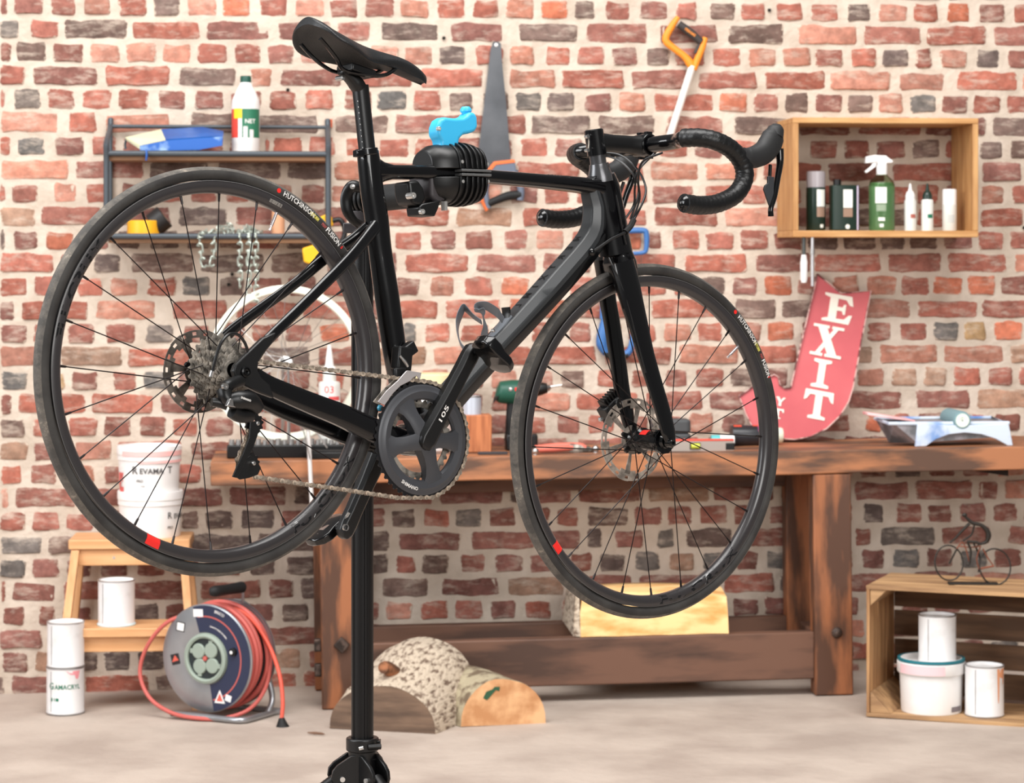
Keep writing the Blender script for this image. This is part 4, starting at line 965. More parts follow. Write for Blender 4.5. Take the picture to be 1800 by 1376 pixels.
AZ = [rad(197), rad(-52), rad(72)]
for a in AZ:
    d = V((math.cos(a), math.sin(a), 0)); s_ = V((-math.sin(a), math.cos(a), 0)); 
    for q_ in (-1, 1):
        o_ = s_*(q_*.0165); pr = [(.010, -.006), (.026, -.006), (.052, -.022), (.061, -.032), (.063, -.046), (.054, -.066), (.036, -.078), (.010, -.090)]
        n_ = len(pr); th_ = s_*(q_*.0035)
        A_ = [V((0, 0, z))+d*x+EZ*h+o_+th_ for x, h in pr]; B_ = [V((0, 0, z))+d*x+EZ*h+o_-th_ for x, h in pr]
        mb.add(A_+B_, [tuple(range(n_)), tuple(range(n_, 2*n_))[::-1]]+[(i, (i+1) % n_, n_+(i+1) % n_, n_+i) for i in range(n_)])
    mb.hexa([V((0, 0, z))+d*x+EZ*h+s_*w for x, h, w in ((.010, -.016, -.016), (.026, -.017, -.016), (.026, -.017, .016), (.010, -.016, .016))], [V((0, 0, z))+d*x+EZ*h+s_*w for x, h, w in ((.010, -.012, -.016), (.026, -.013, -.016), (.026, -.013, .016), (.010, -.012, .016))])
mb.build('leg_hub', m_blk, stand, bevel=.0012)
for a in AZ:
    d = V((math.cos(a), math.sin(a), 0)); s_ = V((-math.sin(a), math.cos(a), 0)); top = V((0, 0, z-.048))+d*.043; ft = V((0, 0, .02))+d*.74; ft.z = .012*(SP.x+ft.x)+.016
    MB().tube([top, ft], .0135, n=16, k=1).build('leg', m_std, stand)
    MB().tube([ft-(ft-top).normalized()*.05, ft+(ft-top).normalized()*.012], .0165, n=16, k=1).build('foot_cap', m_blkr, stand)
    for q_ in (-1, 1): MB().cyl(top+s_*(q_*.012), top+s_*(q_*.0235), .0048, n=14).build('pivot_bolt', m_zinc, stand)
# head on top of the post: C-shaped lever bracket and the arm tube towards the clamp
inv = Matrix.Translation(-V((SP.x, SP.y, 0)))
def sp(px, py, Y=4.532): return inv @ P(px, py, Y)
AH = V((0, 0, zS(352))); CT = inv @ TC
ad = (CT-AH); ad.z += -.028; AD = ad.normalized(); 
mb = MB(); mb.tube([AH-AD*.015, AH+AD*.205], .0245, n=28, k=1); mb.build('arm_tube', mat('arm_matte_black', (15, 15, 15), rough=.6), stand)
mb = MB()
for i, (o_, r_) in enumerate(((-.022, .026), (-.012, .030), (-.002, .0315), (.008, .0315), (.018, .030), (.028, .027))): mb.tube([AH+AD*o_, AH+AD*(o_+.0065)], r_, n=28, k=1)
mb.build('arm_collar', m_blk, stand, bevel=.001)
mb = MB(); mb.tube([sp(634, 330, 4.47), sp(620, 327, 4.46), sp(612, 336, 4.46), sp(608, 352, 4.46), sp(611, 372, 4.46), sp(622, 388, 4.47), sp(634, 396, 4.49)], [(.010, .010), (.011, .009), (.011, .007), (.011, .006), (.010, .006), (.008, .006), (.008, .008)], n=14); mb.build('lever_bracket', m_blk, stand)
MB().lathe([(0, .004), (.0045, .003), (.005, -.004)], basis((1, 0, 0), (0, 0, 1), (0, -1, 0), sp(619.5, 328, 4.435)), n=14).build('bracket_bolt', m_zinc, stand)
mb = MB(); mb.tube([AH+V((0, 0, -.02)), V((0, 0, zS(400)))], [.028, .0235], n=28, k=1); mb.box(-.034, -.006, -.030, -.008, zS(410), zS(392)); mb.build('post_head', m_clampg, stand, bevel=.002)
# clamp jaws, in the bicycle's frame (x along the tube, y up, z towards the viewer)
CM = inv @ basis(BU, BV, BN, TC)
def dsh(hn, hv, sft=0): return [(sft+hn*math.copysign(abs(math.cos(a))**.8, math.cos(a)), hv*math.copysign(abs(math.sin(a))**.8, math.sin(a))) for a in [2*pi*j/28 for j in range(28)]]
for s_, nm in ((1, 'upper_jaw'), (-1, 'lower_jaw')):
    mb = MB()
    def half(x, hn, hv, cz):
        pts = []
        for a in [pi*j/14 for j in range(15)]:
            pts.append(V((x, s_*(.0075+hv*math.sin(a)**.75), cz+hn*math.cos(a))))
        return pts
    rings = [half(-.064, .030, .034, -.018), half(-.052, .038, .043, -.014), half(-.030, .043, .0465, -.011), half(.030, .042, .0455, -.011), half(.050, .035, .038, -.014), half(.058, .028, .028, -.016)]
    mb.loft(rings)
    for i in range(6):
        x = -.020+i*.0125; k_ = (1, 1.04, 1.05, 1.03, .98, .9)[i]; mb.loft([half(x, .0455*k_, .0485*k_, -.010), half(x+.0048, .0455*k_, .0485*k_, -.010)])
    mb.build(nm, m_blk, stand, M=CM, bevel=.0012, ang=30)
mb = MB(); mb.box(-.018, .050, .0015, .0062, -.030, .0375); mb.box(-.018, .050, -.0062, -.0015, -.030, .0375); mb.build('jaw_pad', mat('pad_grey', (84, 84, 84), rough=.5), stand, M=CM, bevel=.001)
for x_, y_ in ((-.014, .019), (.052, .017), (-.014, -.016), (.052, -.014)): MB().lathe([(0, .002), (.0032, .0015), (.0035, -.006)], TR(x_, y_, .0335 if x_ < 0 else .024), n=12).build('jaw_screw', m_zinc, stand, M=CM)
ci = (BM.inverted() @ Matrix.Identity(4)); tcl = BMi @ TC
def cj(px, py, w): q = bk(px, py, w)-tcl; return q
# side plate, lower block, bolt
pp = [cj(x, y, -.02) for x, y in ((736, 300), (752, 272), (770, 268), (790, 300), (786, 330), (768, 352), (750, 362), (738, 348))]
MB().prism([(p.x, p.y) for p in pp], -.052, .012).build('jaw_housing', m_clampg, stand, M=CM, bevel=.006, seg=3)
pp = [cj(x, y, .02) for x, y in ((721, 318), (738, 316), (748, 330), (752, 348), (744, 362), (728, 358), (723, 340))]
MB().prism([(p.x, p.y) for p in pp], -.03, .016).build('pivot_plate', m_blk, stand, M=CM, bevel=.005, seg=3)
q = cj(731, 343, .03); MB().lathe([(0, .001), (.0025, .001), (.003, .004), (.0055, .004), (.006, -.012)], TR(q.x, q.y, .020), n=16).build('pivot_bolt', m_zinc, stand, M=CM)
pp = [cj(x, y, .02) for x, y in ((738, 364), (744, 358), (776, 352), (772, 366), (766, 380), (740, 378))]
MB().prism([(p.x, p.y) for p in pp], -.02, .018).build('lower_block', m_blk, stand, M=CM, bevel=.002)
q = cj(742, 372, .02); MB().lathe([(0, .001), (.002, .001), (.0025, .003), (.0045, .003), (.005, -.004)], TR(q.x, q.y, .020), n=14).build('block_bolt', m_zinc, stand, M=CM)
q = cj(781, 366, .01); MB().cyl(V((q.x, q.y+.012, .01)), V((q.x, q.y-.004, .01)), .0062, n=6).build('hex_bolt', m_zinc, stand, M=CM)
# cyan handle
out = [(766, 262), (767, 250), (760, 238), (760, 224), (765, 212), (773, 207), (790, 209), (805, 208), (812, 204), (816, 198), (826, 199), (830, 207), (831, 224), (826, 233), (816, 236), (806, 238), (799, 245), (797, 262)]
pp = [cj(x, y, -.01) for x, y in out]; MB().prism([(p.x, p.y) for p in pp], -.024, .006).build('clamp_handle', m_blue, stand, M=CM, bevel=.006, seg=4)
q = cj(819, 197, -.01); MB().lathe([(.0, .0105), (.007, .0095), (.0105, .005), (.0105, .001), (.007, -.003), (.0065, -.006), (.009, -.010)], TR(q.x, q.y, q.z) @ RX(-pi/2), n=20).build('handle_knob', m_blue, stand, M=CM)
q = cj(772, 226, .006); MB().lathe([(0, .001), (.0022, .0), (.003, .002), (.004, .001), (.0042, -.004)], TR(q.x, q.y, .006), n=14).build('handle_bolt', m_zinc, stand, M=CM)

# ================================================================== the bench, shelf, crate and everything along the wall
def at(px, off, z=0.0):        # a point off metres in front of the wall at picture column px: world position and px per metre
    p = wl(px, 500, off); w = WM @ V((p.x, p.y, 0)); return V((w.x, w.y, z)), F/w.y
def zp(py, s): return H-(py-YH)/s
def wood(name, c, c2, axis='X', sc_=9, rough=.6, st=9, bump=.0008):
    sx = {'X': (1, st, st), 'Y': (st, 1, st), 'Z': (st, st, 1)}[axis]
    return mat(name, c, rough=rough, nz=sc_, c2=c2, lo=(.42 if 'bench' in name else .38), hi=(.57 if 'bench' in name else .64), bump=bump, sx=sx, det=9)
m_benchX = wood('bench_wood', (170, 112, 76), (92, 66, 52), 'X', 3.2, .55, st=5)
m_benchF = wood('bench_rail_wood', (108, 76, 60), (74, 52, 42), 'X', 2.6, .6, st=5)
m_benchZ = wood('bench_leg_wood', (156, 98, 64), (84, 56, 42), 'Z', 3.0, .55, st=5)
m_pine = wood('pine_wood', (206, 160, 106), (182, 132, 80), 'X', 5, .55)
m_pineZ = wood('pine_wood_upright', (200, 154, 100), (172, 124, 76), 'Z', 5, .55)
m_crateX = wood('crate_slat_wood', (184, 146, 104), (142, 108, 76), 'X', 4, .75)
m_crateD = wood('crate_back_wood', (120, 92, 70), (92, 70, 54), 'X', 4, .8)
m_crateZ = wood('crate_upright_wood', (190, 146, 100), (146, 106, 70), 'Z', 4, .75)
m_stool = wood('stool_birch', (222, 172, 124), (206, 152, 104), 'X', 4, .45)
m_stoolZ = wood('stool_birch_upright', (222, 172, 124), (206, 152, 104), 'Z', 4, .45)
m_iron = mat('old_iron', (74, 62, 56), rough=.55, metal=.6, nz=60, var=.3, bump=.0005)
m_shelfm = mat('shelf_grey_metal', (72, 78, 84), rough=.45, metal=.2)
m_whiteP = mat('white_plastic', (236, 234, 232), rough=.4, nz=9, c2=(224, 221, 220), lo=.3, hi=.5)
m_canw = mat('white_paint_can', (232, 231, 231), rough=.42, nz=14, c2=(212, 210, 208), lo=.28, hi=.45)
m_canmet = mat('can_rim_metal', (190, 190, 192), rough=.35, metal=.8)
m_green = mat('print_green', (28, 110, 84), rough=.5)
m_dgrey = mat('print_dark', (70, 66, 66), rough=.5)
m_teal = mat('rim_teal', (30, 110, 122), rough=.45)
m_pkst = mat('stain_pink', (232, 150, 156), rough=.5)
m_orst = mat('stain_orange', (226, 158, 118), rough=.5)

# ------------------------------------------------------------------ workbench
bx0 = wl(375, 800, .466).x; bw = WM @ V((bx0, -.466, 0)); bz0 = Zf(bw.x)
BEN = Matrix.Translation(V((bw.x, bw.y, bz0))) @ RZ(TH) @ RY(-.012)
bench = thing('workbench', 'heavy old wooden workbench with iron bolts standing against the brick wall', 'workbench', M=BEN)
bX = lambda px: wl(px, 800, .466).x-bx0
TOP = .795; XR = bX(1800)+.30
def topo():
    mb = MB(); n = 40; y1 = .445
    vs = []; fs = []
    for i in range(n+1):
        x = XR*i/n; j = lambda k: .0035*noise.noise(V((x*3, k*5, 1)))
        vs += [V((x, j(1), TOP-.076+j(2))), V((x, j(3), TOP+j(4)*.4)), V((x, y1, TOP)), V((x, y1, TOP-.076))]
    for i in range(n):
        for k in range(4): fs.append((i*4+k, i*4+(k+1) % 4, (i+1)*4+(k+1) % 4, (i+1)*4+k))
    fs += [(0, 3, 2, 1), (n*4, n*4+1, n*4+2, n*4+3)]
    mb.add(vs, fs); mb.build('worktop', m_benchX, bench, bevel=.004)
topo()
lx0, lx1 = bX(566), bX(566)+.125; rx0, rx1 = bX(1434), bX(1501)
for a, b in ((lx0, lx1), (rx0, rx1)):
    MB().box(a, b, .004, .080, 0, TOP-.078).build('leg', m_benchZ, bench, bevel=.005)
    MB().box(a-.02, b-.03, .350, .425, 0, TOP-.078).build('leg', m_benchZ, bench, bevel=.005)
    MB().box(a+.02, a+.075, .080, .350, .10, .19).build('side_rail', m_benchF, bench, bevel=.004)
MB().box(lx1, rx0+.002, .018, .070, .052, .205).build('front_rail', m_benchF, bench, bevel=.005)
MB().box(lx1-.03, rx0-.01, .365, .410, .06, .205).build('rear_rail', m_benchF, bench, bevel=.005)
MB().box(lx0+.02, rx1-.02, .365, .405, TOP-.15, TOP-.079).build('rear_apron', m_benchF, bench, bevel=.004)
q = bX(602); mb = MB(); mb.box(-.019, .019, -.012, .004, -.019, .019, TR(q, .002, .205) @ RY(.75)); mb.build('square_nut', m_iron, bench, bevel=.003)
q = bX(1473); MB().lathe([(0, .013), (.010, .011), (.017, .004), (.018, 0)], TR(q, .004, .203) @ RX(pi/2), n=18).build('round_bolt', m_iron, bench)
for zz in (.20, .12): MB().box(lx0-.022, lx0, .03, .06, zz-.02, zz+.02).build('side_nut', m_iron, bench, bevel=.003)
MB().box(rx1, rx1+.012, .05, .075, .115, .15).build('side_nut', m_iron, bench, bevel=.003)
a, b, c = bX(1712), bX(1793), bX(1777)
MB().hexa([V((a, .10, TOP-.079)), V((b, .10, TOP-.106)), V((b, .30, TOP-.106)), V((a, .30, TOP-.079))], [V((a, .10, TOP-.076)), V((b, .10, TOP-.076)), V((b, .30, TOP-.076)), V((a, .30, TOP-.076))]).build('wedge_bracket', mat('tarred_wood', (46, 36, 32), rough=.8), bench, bevel=.002)
def bz(px, off): p, s = at(px, off); return Zf(p.x)+TOP      # height of the worktop under a point
def onb(px, off, dz=0): p, s = at(px, off); return V((p.x, p.y, Zf(p.x)+TOP+dz)), s

# ------------------------------------------------------------------ little helpers for containers
CAMA = -pi/2
def cyl_text(mb, s_, size, r, z, a=CAMA, bold=.0, align='CENTER', sq=1.0):
    vs, fs = text(s_, size, bold, align)
    mb.add([V((r*math.cos(a+x*sq/r), r*math.sin(a+x*sq/r), z+y)) for x, y, zz in vs], fs)
def shell(mb, r, z0, z1, a0, a1, n=8, r2=None):
    r2 = r2 or r; vs = []
    for i in range(n+1): a = a0+(a1-a0)*i/n; vs += [V((r*math.cos(a), r*math.sin(a), z0)), V((r2*math.cos(a), r2*math.sin(a), z1))]
    return mb.add(vs, [(2*i, 2*i+2, 2*i+3, 2*i+1) for i in range(n)])
def drip(mb, r, ztop, spans):    # spans: (angle, half width, length)
    for a, hw_, L_ in spans:
        vs = []; n = 8
        for i in range(n+1):
            t = i/n; w = hw_*(1-.6*t)*(1 if t < .9 else .6); 
            for q_ in (-1, 0, 1): vs.append(V((r*math.cos(a+q_*w), r*math.sin(a+q_*w), ztop-L_*t)))
        mb.add(vs, [(i*3+k, i*3+k+1, i*3+k+4, i*3+k+3) for i in range(n) for k in range(2)])
def metal_can(label, loc, r, h, group, name='paint_can', open_top=False):
    t = thing(name, label, 'paint can', M=Matrix.Translation(loc) @ RZ(TH), group=group)
    MB().lathe([(0, .002), (r*.94, .002), (r*.97, 0), (r, .003), (r, .006), (r*.985, .009), (r*.985, h-.009), (r, h-.006), (r, h-.002), (r*.97, h), (r*.93, h-.001), (r*.90, h-.006), (r*.72, h-.006), (r*.70, h-.008), (0, h-.008)], n=40).build('can_body', m_canw, t)
    mb = MB(); mb.lathe([(r*.985, 0), (r*1.012, .001), (r*1.012, .004), (r*.985, .005)], n=40, closed=True); mb.lathe([(r*.93, h-.004), (r*1.012, h-.004), (r*1.012, h), (r*.93, h)], n=40, closed=True); mb.build('can_rim', m_canmet, t)
    MB().box(-.0012, .0012, -r*1.0-.0006, -r*.99, .01, h-.01, RZ(-.75)).build('can_seam', m_canmet, t)
    return t
def bucket(label, loc, r, h, lid_mat=None, group=None, lidh=.03, name='paint_bucket', has_lid=True):
    t = thing(name, label, 'paint bucket', M=Matrix.Translation(loc) @ RZ(TH), group=group)
    k = .90
    MB().lathe([(0, .003), (r*(k-.02), .003), (r*k, 0), (r*(k+.008), .004), (r*.955, h-lidh-.016), (r*.985, h-lidh-.014), (r*.985, h-lidh), (r*.94, h-lidh), (r*.93, h-.006), (r*.90, h-.004), (r*.88, h-.02), (0, h-.02)], n=44).build('bucket_body', m_whiteP, t)
    if has_lid: MB().lathe([(0, h-.007), (r*.86, h-.007), (r*.88, h), (r*.99, h), (r, h-.004), (r, h-lidh+.004), (r*.97, h-lidh)], n=44).build('lid', m_whiteP, t)
    return t

# ------------------------------------------------------------------ cans and buckets, left side
p = floor_at(114, 1258); s = F/(p.y+.05); r = 33.2/s; loc = V(((114-CX)/s, p.y+r, 0)); loc.z = Zf(loc.x)
hcan = 81.5/s
t = metal_can('white tin lettered in green with a pink stain, lower of two stacked on the floor', loc, r, hcan, 'paint tins at the left')
mb = MB(); cyl_text(mb, 'G', .0285, r*.994, hcan*.56, a=CAMA-.72, bold=.0005); cyl_text(mb, 'AMACRYL', .0205, r*.994, hcan*.56, a=CAMA-.50, bold=.0005, align='LEFT', sq=.92); mb.build('label_print', m_green, t, smooth=False)
mb = MB()
for x_, w_ in ((-.052, .009), (-.037, .004), (-.030, .012)): shell(mb, r*.992, hcan*.30, hcan*.37, CAMA+x_/r*.9, CAMA+(x_+w_)/r*.9, 3)
mb.build('label_icons', m_green, t, smooth=False)
mb = MB(); drip(mb, r*.993, hcan-.008, [(CAMA+.55, .42, .012), (CAMA+.75, .2, .026)]); mb.build('paint_stain', m_pkst, t, smooth=False)
t = metal_can('plain white tin, upper of two stacked on the floor', loc+V((.001, 0, hcan+.0005)), r*.985, 79/s, 'paint tins at the left')
# stool
SO = .27
so, ss = at(227, SO); zf0 = Zf(so.x)
STM = Matrix.Translation(V((so.x, so.y, zf0))) @ RZ(TH-.02)
stool = thing('step_stool', 'pale birch two-step stool carrying white buckets and a tin beside the wall', 'step stool', M=STM)
hw_ = 106/ss; ztp = zp(946, ss)-zf0-.004; zlo = zp(1104, F/(so.y-.13))-zf0
MB().box(-hw_, hw_, 0, .22, ztp-.032, ztp).build('top_step', m_stool, stool, bevel=.004)
MB().box(-hw_+.03, hw_-.03, .012, .03, ztp-.085, ztp-.034).box(-hw_+.03, hw_-.03, .19, .208, ztp-.085, ztp-.034).build('apron', m_stool, stool, bevel=.002)
for s_ in (-1, 1):
    x0 = s_*(hw_-.022); x1 = s_*(hw_+.028)
    MB().hexa([V((x1-.013, -.125, 0)), V((x1+.013, -.125, 0)), V((x1+.013, -.09, 0)), V((x1-.013, -.09, 0))], [V((x0-.013, .00, ztp-.034)), V((x0+.013, .00, ztp-.034)), V((x0+.013, .035, ztp-.034)), V((x0-.013, .035, ztp-.034))]).build('leg', m_stoolZ, stool, bevel=.002)
    MB().hexa([V((x1-.013, .20, 0)), V((x1+.013, .20, 0)), V((x1+.013, .235, 0)), V((x1-.013, .235, 0))], [V((x0-.013, .185, ztp-.034)), V((x0+.013, .185, ztp-.034)), V((x0+.013, .22, ztp-.034)), V((x0-.013, .22, ztp-.034))]).build('leg', m_stoolZ, stool, bevel=.002)
MB().box(-hw_-.005, hw_+.005, -.13, .06, zlo-.03, zlo).build('lower_step', m_stool, stool, bevel=.004)
MB().box(-hw_+.005, hw_-.005, -.112, -.094, zlo-.078, zlo-.031).build('apron', m_stool, stool, bevel=.002)
MB().lathe([(0, .002), (.004, .0015), (.005, 0)], TR(-.10+.05, .012, ztp-.06) @ RX(pi/2), n=12).build('screw_cap', m_zinc, stool)
def st(px, dy, z): 
    v_ = STM @ V((0, dy, 0)); s = F/v_.y; x_l = ((px-CX)/s-v_.x)/math.cos(TH); v_ = STM @ V((x_l, dy, 0)); return V((v_.x, v_.y, zf0+z)), F/v_.y
loc, s = st(264, .11, ztp); rb = 57.5/s
t = bucket('white plastic bucket with lid standing directly on the top step of the stool', loc, rb, 80/s, group='paint buckets on the stool'); b1h = 80/s
mb = MB(); cyl_text(mb, 'R', .030, rb*.95, b1h*.42, a=CAMA+.72, bold=.0004); cyl_text(mb, 'EVAMAT', .022, rb*.95, b1h*.42, a=CAMA+.90, bold=.0004, align='LEFT'); cyl_text(mb, 'PRO', .012, rb*.945, b1h*.2, a=CAMA+.75, bold=.0003); mb.build('label_print', m_dgrey, t, smooth=False)
loc2, s2 = st(262, .11, ztp+b1h); ru = 56.5/s2; h2 = 82/s2
t = bucket('white bucket with red stains and pink banded lid, stacked on another bucket', loc2+V((0, 0, -.006)), ru, h2, group='paint buckets on the stool')
mb = MB(); shell(mb, ru*1.004, h2-.030, h2-.014, CAMA-.9, CAMA+1.5, 24); shell(mb, ru*.996, h2-.052, h2-.044, CAMA-.3, CAMA+1.5, 20); mb.build('paint_band', mat('band_pink', (240, 184, 180), rough=.5), t, smooth=False)
mb = MB(); cyl_text(mb, 'R', .034, ru*.962, h2*.44, a=CAMA-.42, bold=.0005); cyl_text(mb, 'EVAMA', .025, ru*.962, h2*.44, a=CAMA-.26, bold=.0005, align='LEFT', sq=1.0); cyl_text(mb, 'T', .032, ru*.962, h2*.44, a=CAMA+.78, bold=.0005); mb.build('label_print', m_dgrey, t, smooth=False)
mb = MB(); cyl_text(mb, 'PRO', .012, ru*.945, h2*.26, a=CAMA-.25, bold=.0002); cyl_text(mb, 'mat', .009, ru*.94, h2*.16, a=CAMA-.15); mb.build('small_print', m_dgrey, t, smooth=False)
mb = MB(); drip(mb, ru*.955, h2*.45, [(CAMA-1.15, .10, .05), (CAMA-.98, .05, .03)]); shell(mb, ru*.925, .006, .022, CAMA-1.3, CAMA-.95, 6); mb.build('paint_stain', m_red and mat('stain_red', (214, 96, 92), rough=.5), t, smooth=False)
loc, s = st(205, -.055, zlo); metal_can('white tin with a dark seam standing on the lower step of the stool', loc, 32.3/s, 80/s, 'paint tins at the left')
o = MB(); o.lathe([(.0, 0), (33.5/s, 0), (34/s, .004), (32/s, .008)], n=30); 
tag(o.build('dried_paint', mat('pale_blue_paint', (205, 226, 230), rough=.5), M=Matrix.Translation(loc+V((0, 0, .0004)))), 'pale blue dried paint ring around the base of the tin on the lower step', 'paint')

# ------------------------------------------------------------------ cable reel
m_reds = mat('red_cable', (190, 92, 84), rough=.5)
m_galv = mat('galvanised_steel', (176, 178, 182), rough=.34, metal=.75, nz=5, c2=(150, 152, 156), lo=.35, hi=.6)
m_navy = mat('reel_navy_label', (40, 46, 70), rough=.4)
m_sage = mat('socket_flap_sage', (146, 158, 146), rough=.5)
pf = floor_at(372, 1262); ra = rad(28)
nx_ = V((-math.sin(ra), -math.cos(ra), 0)); tx_ = V((math.cos(ra), -math.sin(ra), 0))
RY_ = pf.y; rs = F/RY_; rc = V(((366-CX)/rs, RY_, zp(1156, rs)))
REM = basis(tx_, EZ, -nx_.cross(V((0, 0, 0))) if False else tx_.cross(EZ), V((rc.x, rc.y, Zf(rc.x))))
# reel frame: x along the face, y up, z towards the viewer along the axle
rh = rc.z-Zf(rc.x); FRr = 95/rs
reel = thing('cable_reel', 'steel cable reel with navy label wound with red extension cable on the floor', 'cable reel', M=REM)
CR_ = TR(0, rh, 0)
MB().lathe([(.020, .004), (.06, .004), (.10, .010), (FRr-.006, .010), (FRr, .006), (FRr, .002), (FRr-.006, .004), (.10, .004), (.06, -.002), (.02, -.002)], CR_, n=64, closed=True).build('front_flange', m_galv, reel)
MB().lathe([(.0, -.125), (FRr*.98, -.125), (FRr, -.122), (FRr, -.128), (0, -.128)], CR_, n=64).build('rear_flange', m_galv, reel)
mb = MB(); mb.band(.082, FRr-.004, rad(-80), rad(108), .0105, .0112, CR_, n=40); mb.build('navy_label', m_navy, reel, smooth=False)
mb = MB(); mb.band(FRr*.76, FRr*.785, rad(-78), rad(104), .0112, .0117, CR_, n=40); mb.build('red_stripe', m_reds, reel, smooth=False)
MB().lathe([(.064, .004), (.064, .020), (.070, .023), (.078, .020), (.080, .008)], CR_, n=48).build('socket_ring', m_sage, reel)
MB().lathe([(0, .013), (.064, .013)], CR_, n=32).build('socket_panel', mat('panel_dark', (36, 44, 46), rough=.4), reel)
for i in range(4):
    a = rad(45+90*i+6); c_ = (.0335*math.cos(a), .0335*math.sin(a)); mb = MB(); mb.lathe([(0, .019), (.022, .019), (.0245, .016), (.0245, .012)], CR_ @ TR(c_[0], c_[1], 0), n=26)
    b = a+rad(40); mb.box(-.007, .007, .018, .031, .012, .018, CR_ @ TR(c_[0], c_[1], 0) @ RZ(b-pi/2)); mb.build('socket_flap', m_sage, reel, bevel=.0006)
MB().lathe([(0, .021), (.007, .020), (.008, .014)], CR_, n=16).build('reset_button', m_reds, reel)
a = rad(15); MB().lathe([(0, .026), (.006, .026), (.0065, .022), (.012, .021), (.013, .010)], CR_ @ TR(.108*math.cos(a), .108*math.sin(a), 0), n=20).build('crank_knob', m_blk, reel)
MB().lathe([(0, .0275), (.0055, .0265)], CR_ @ TR(.108*math.cos(a), .108*math.sin(a), 0), n=12).build('knob_screw', m_whiteP, reel)
def sticker(name, x, y, w, h, rz, m, z=.0118):
    o_ = MB(); o_.box(-w/2, w/2, -h/2, h/2, z, z+.0005, CR_ @ TR(x, y, 0) @ RZ(rz)); return o_.build(name, m, reel, smooth=False)
sticker('sticker_border', -.098, .092, .032, .030, .35-pi/4+.3, mat('sticker_black', (34, 32, 34), rough=.5), .0104); sticker('sticker', -.098, .092, .026, .024, .35-pi/4+.3, m_whiteP, .0110)
sticker('sticker_border', -.118, -.012, .032, .034, .25, mat('sticker_black', (34, 32, 34), rough=.5), .0104)
mb = MB(); mb.prism([(-.012, -.010), (.013, -.002), (-.002, .013)], .0110, .0114, CR_ @ TR(-.118, -.012, 0)); mb.build('warning_mark', mat('sticker_red', (210, 92, 76), rough=.5), reel, smooth=False)
sticker('sticker', -.030, .140, .036, .024, .06, m_whiteP); sticker('sticker', .084, -.118, .022, .020, -.25, m_whiteP)
mb = MB(); mb.prism([(-.020, -.018), (.020, -.018), (0, .024)], .0118, .0122, CR_ @ TR(.052, -.118, 0)); mb.build('warning_sticker', m_whiteP, reel, smooth=False)
mb = MB(); mb.prism([(-.012, -.012), (.012, -.012), (0, .014)], .0122, .0126, CR_ @ TR(.052, -.118, 0)); mb.build('warning_mark', mat('sticker_red', (210, 92, 76), rough=.5), reel, smooth=False)
for s_, a0, rr_, sz in (('BRICO', rad(78), .148, .013), ('GARANT KABELTROMMEL', rad(82), .100, .0062)):
    vs, fs = text(s_, sz, .0002, 'LEFT'); mb = MB(); mb.add([CR_ @ V(((rr_+y)*math.cos(a0-x/rr_), (rr_+y)*math.sin(a0-x/rr_), .0121)) for x, y, z in vs], fs); mb.build('label_print', m_white, reel, smooth=False)
mb = MB(); turn = []     # the wound cable: layered turns
for L_ in range(5):
    mb = MB(); Rr_ = FRr*.93+(L_ % 2)*.007; z_ = -.013-.022*L_; n_ = 80; pts = [V((Rr_*math.cos(2*pi*i/n_)*(1+.02*math.sin(3*2*pi*i/n_+L_)), rh+Rr_*math.sin(2*pi*i/n_)*(1+.015*math.sin(2*2*pi*i/n_+L_)), z_+.011*math.sin(2*pi*i/n_+L_*1.3))) for i in range(n_+1)]
    mb.tube(pts, .0078, n=10, k=1); 
    mb.tube([V((p_.x*.96, rh+(p_.y-rh)*.96, p_.z-.011)) for p_ in pts], .0078, n=10, k=1); mb.build('cable_turn', m_reds, reel)
mb = MB(); mb.lathe([(.08, 0), (.08, -.125)], CR_, n=40); mb.build('drum', mat('drum_dark', (60, 40, 40), rough=.7), reel)
def rp(px, py, z_=0.0):      # pixel -> reel frame at a given distance along the axle
    return REM.inverted() @ onplane(px, py, REM.translation-nx_*(-z_) if False else REM @ V((0, 0, z_)), REM.to_3x3() @ V((0, 0, 1)))
# loose outer loop and tail with plug
loop = [rp(352, 1080, -.03), rp(300, 1090, .01), rp(262, 1130, .03), rp(246, 1180, .04), rp(262, 1225, .05), rp(300, 1252, .055), rp(345, 1262, .05), rp(395, 1262, .02), rp(440, 1245, -.03), rp(468, 1205, -.07), rp(474, 1150, -.10), rp(455, 1100, -.11), rp(420, 1072, -.10), rp(380, 1062, -.08), rp(345, 1066, -.06)]
MB().tube(loop, .0066, n=10, k=6).build('cable_loop', m_reds, reel)
tail_ = [rp(380, 1064, -.05), rp(430, 1078, -.08), rp(468, 1125, -.08), rp(490, 1180, -.05), rp(497, 1230, -.02), rp(495, 1266, .0)]
MB().tube(tail_, .0064, n=10, k=6).build('cable_tail', mat('red_cable_bright', (212, 84, 64), rough=.5), reel)
q0, q1 = rp(495, 1262, .0), rp(498, 1293, .01)
MB().tube([q0, q0+(q1-q0)*.35, q0+(q1-q0)*.6, q1], [.009, .017, .025, .024], n=18, k=2).build('plug', m_blkr, reel)
mb = MB(); 
for s_ in (-.008, .008): q = q1+V((s_, -.002, .006)); mb.cyl(q, q+V((0, -.010, .012)), .0022, n=8)
mb.build('plug_pin', mat('brass_pin', (196, 168, 120), rough=.3, metal=1), reel)
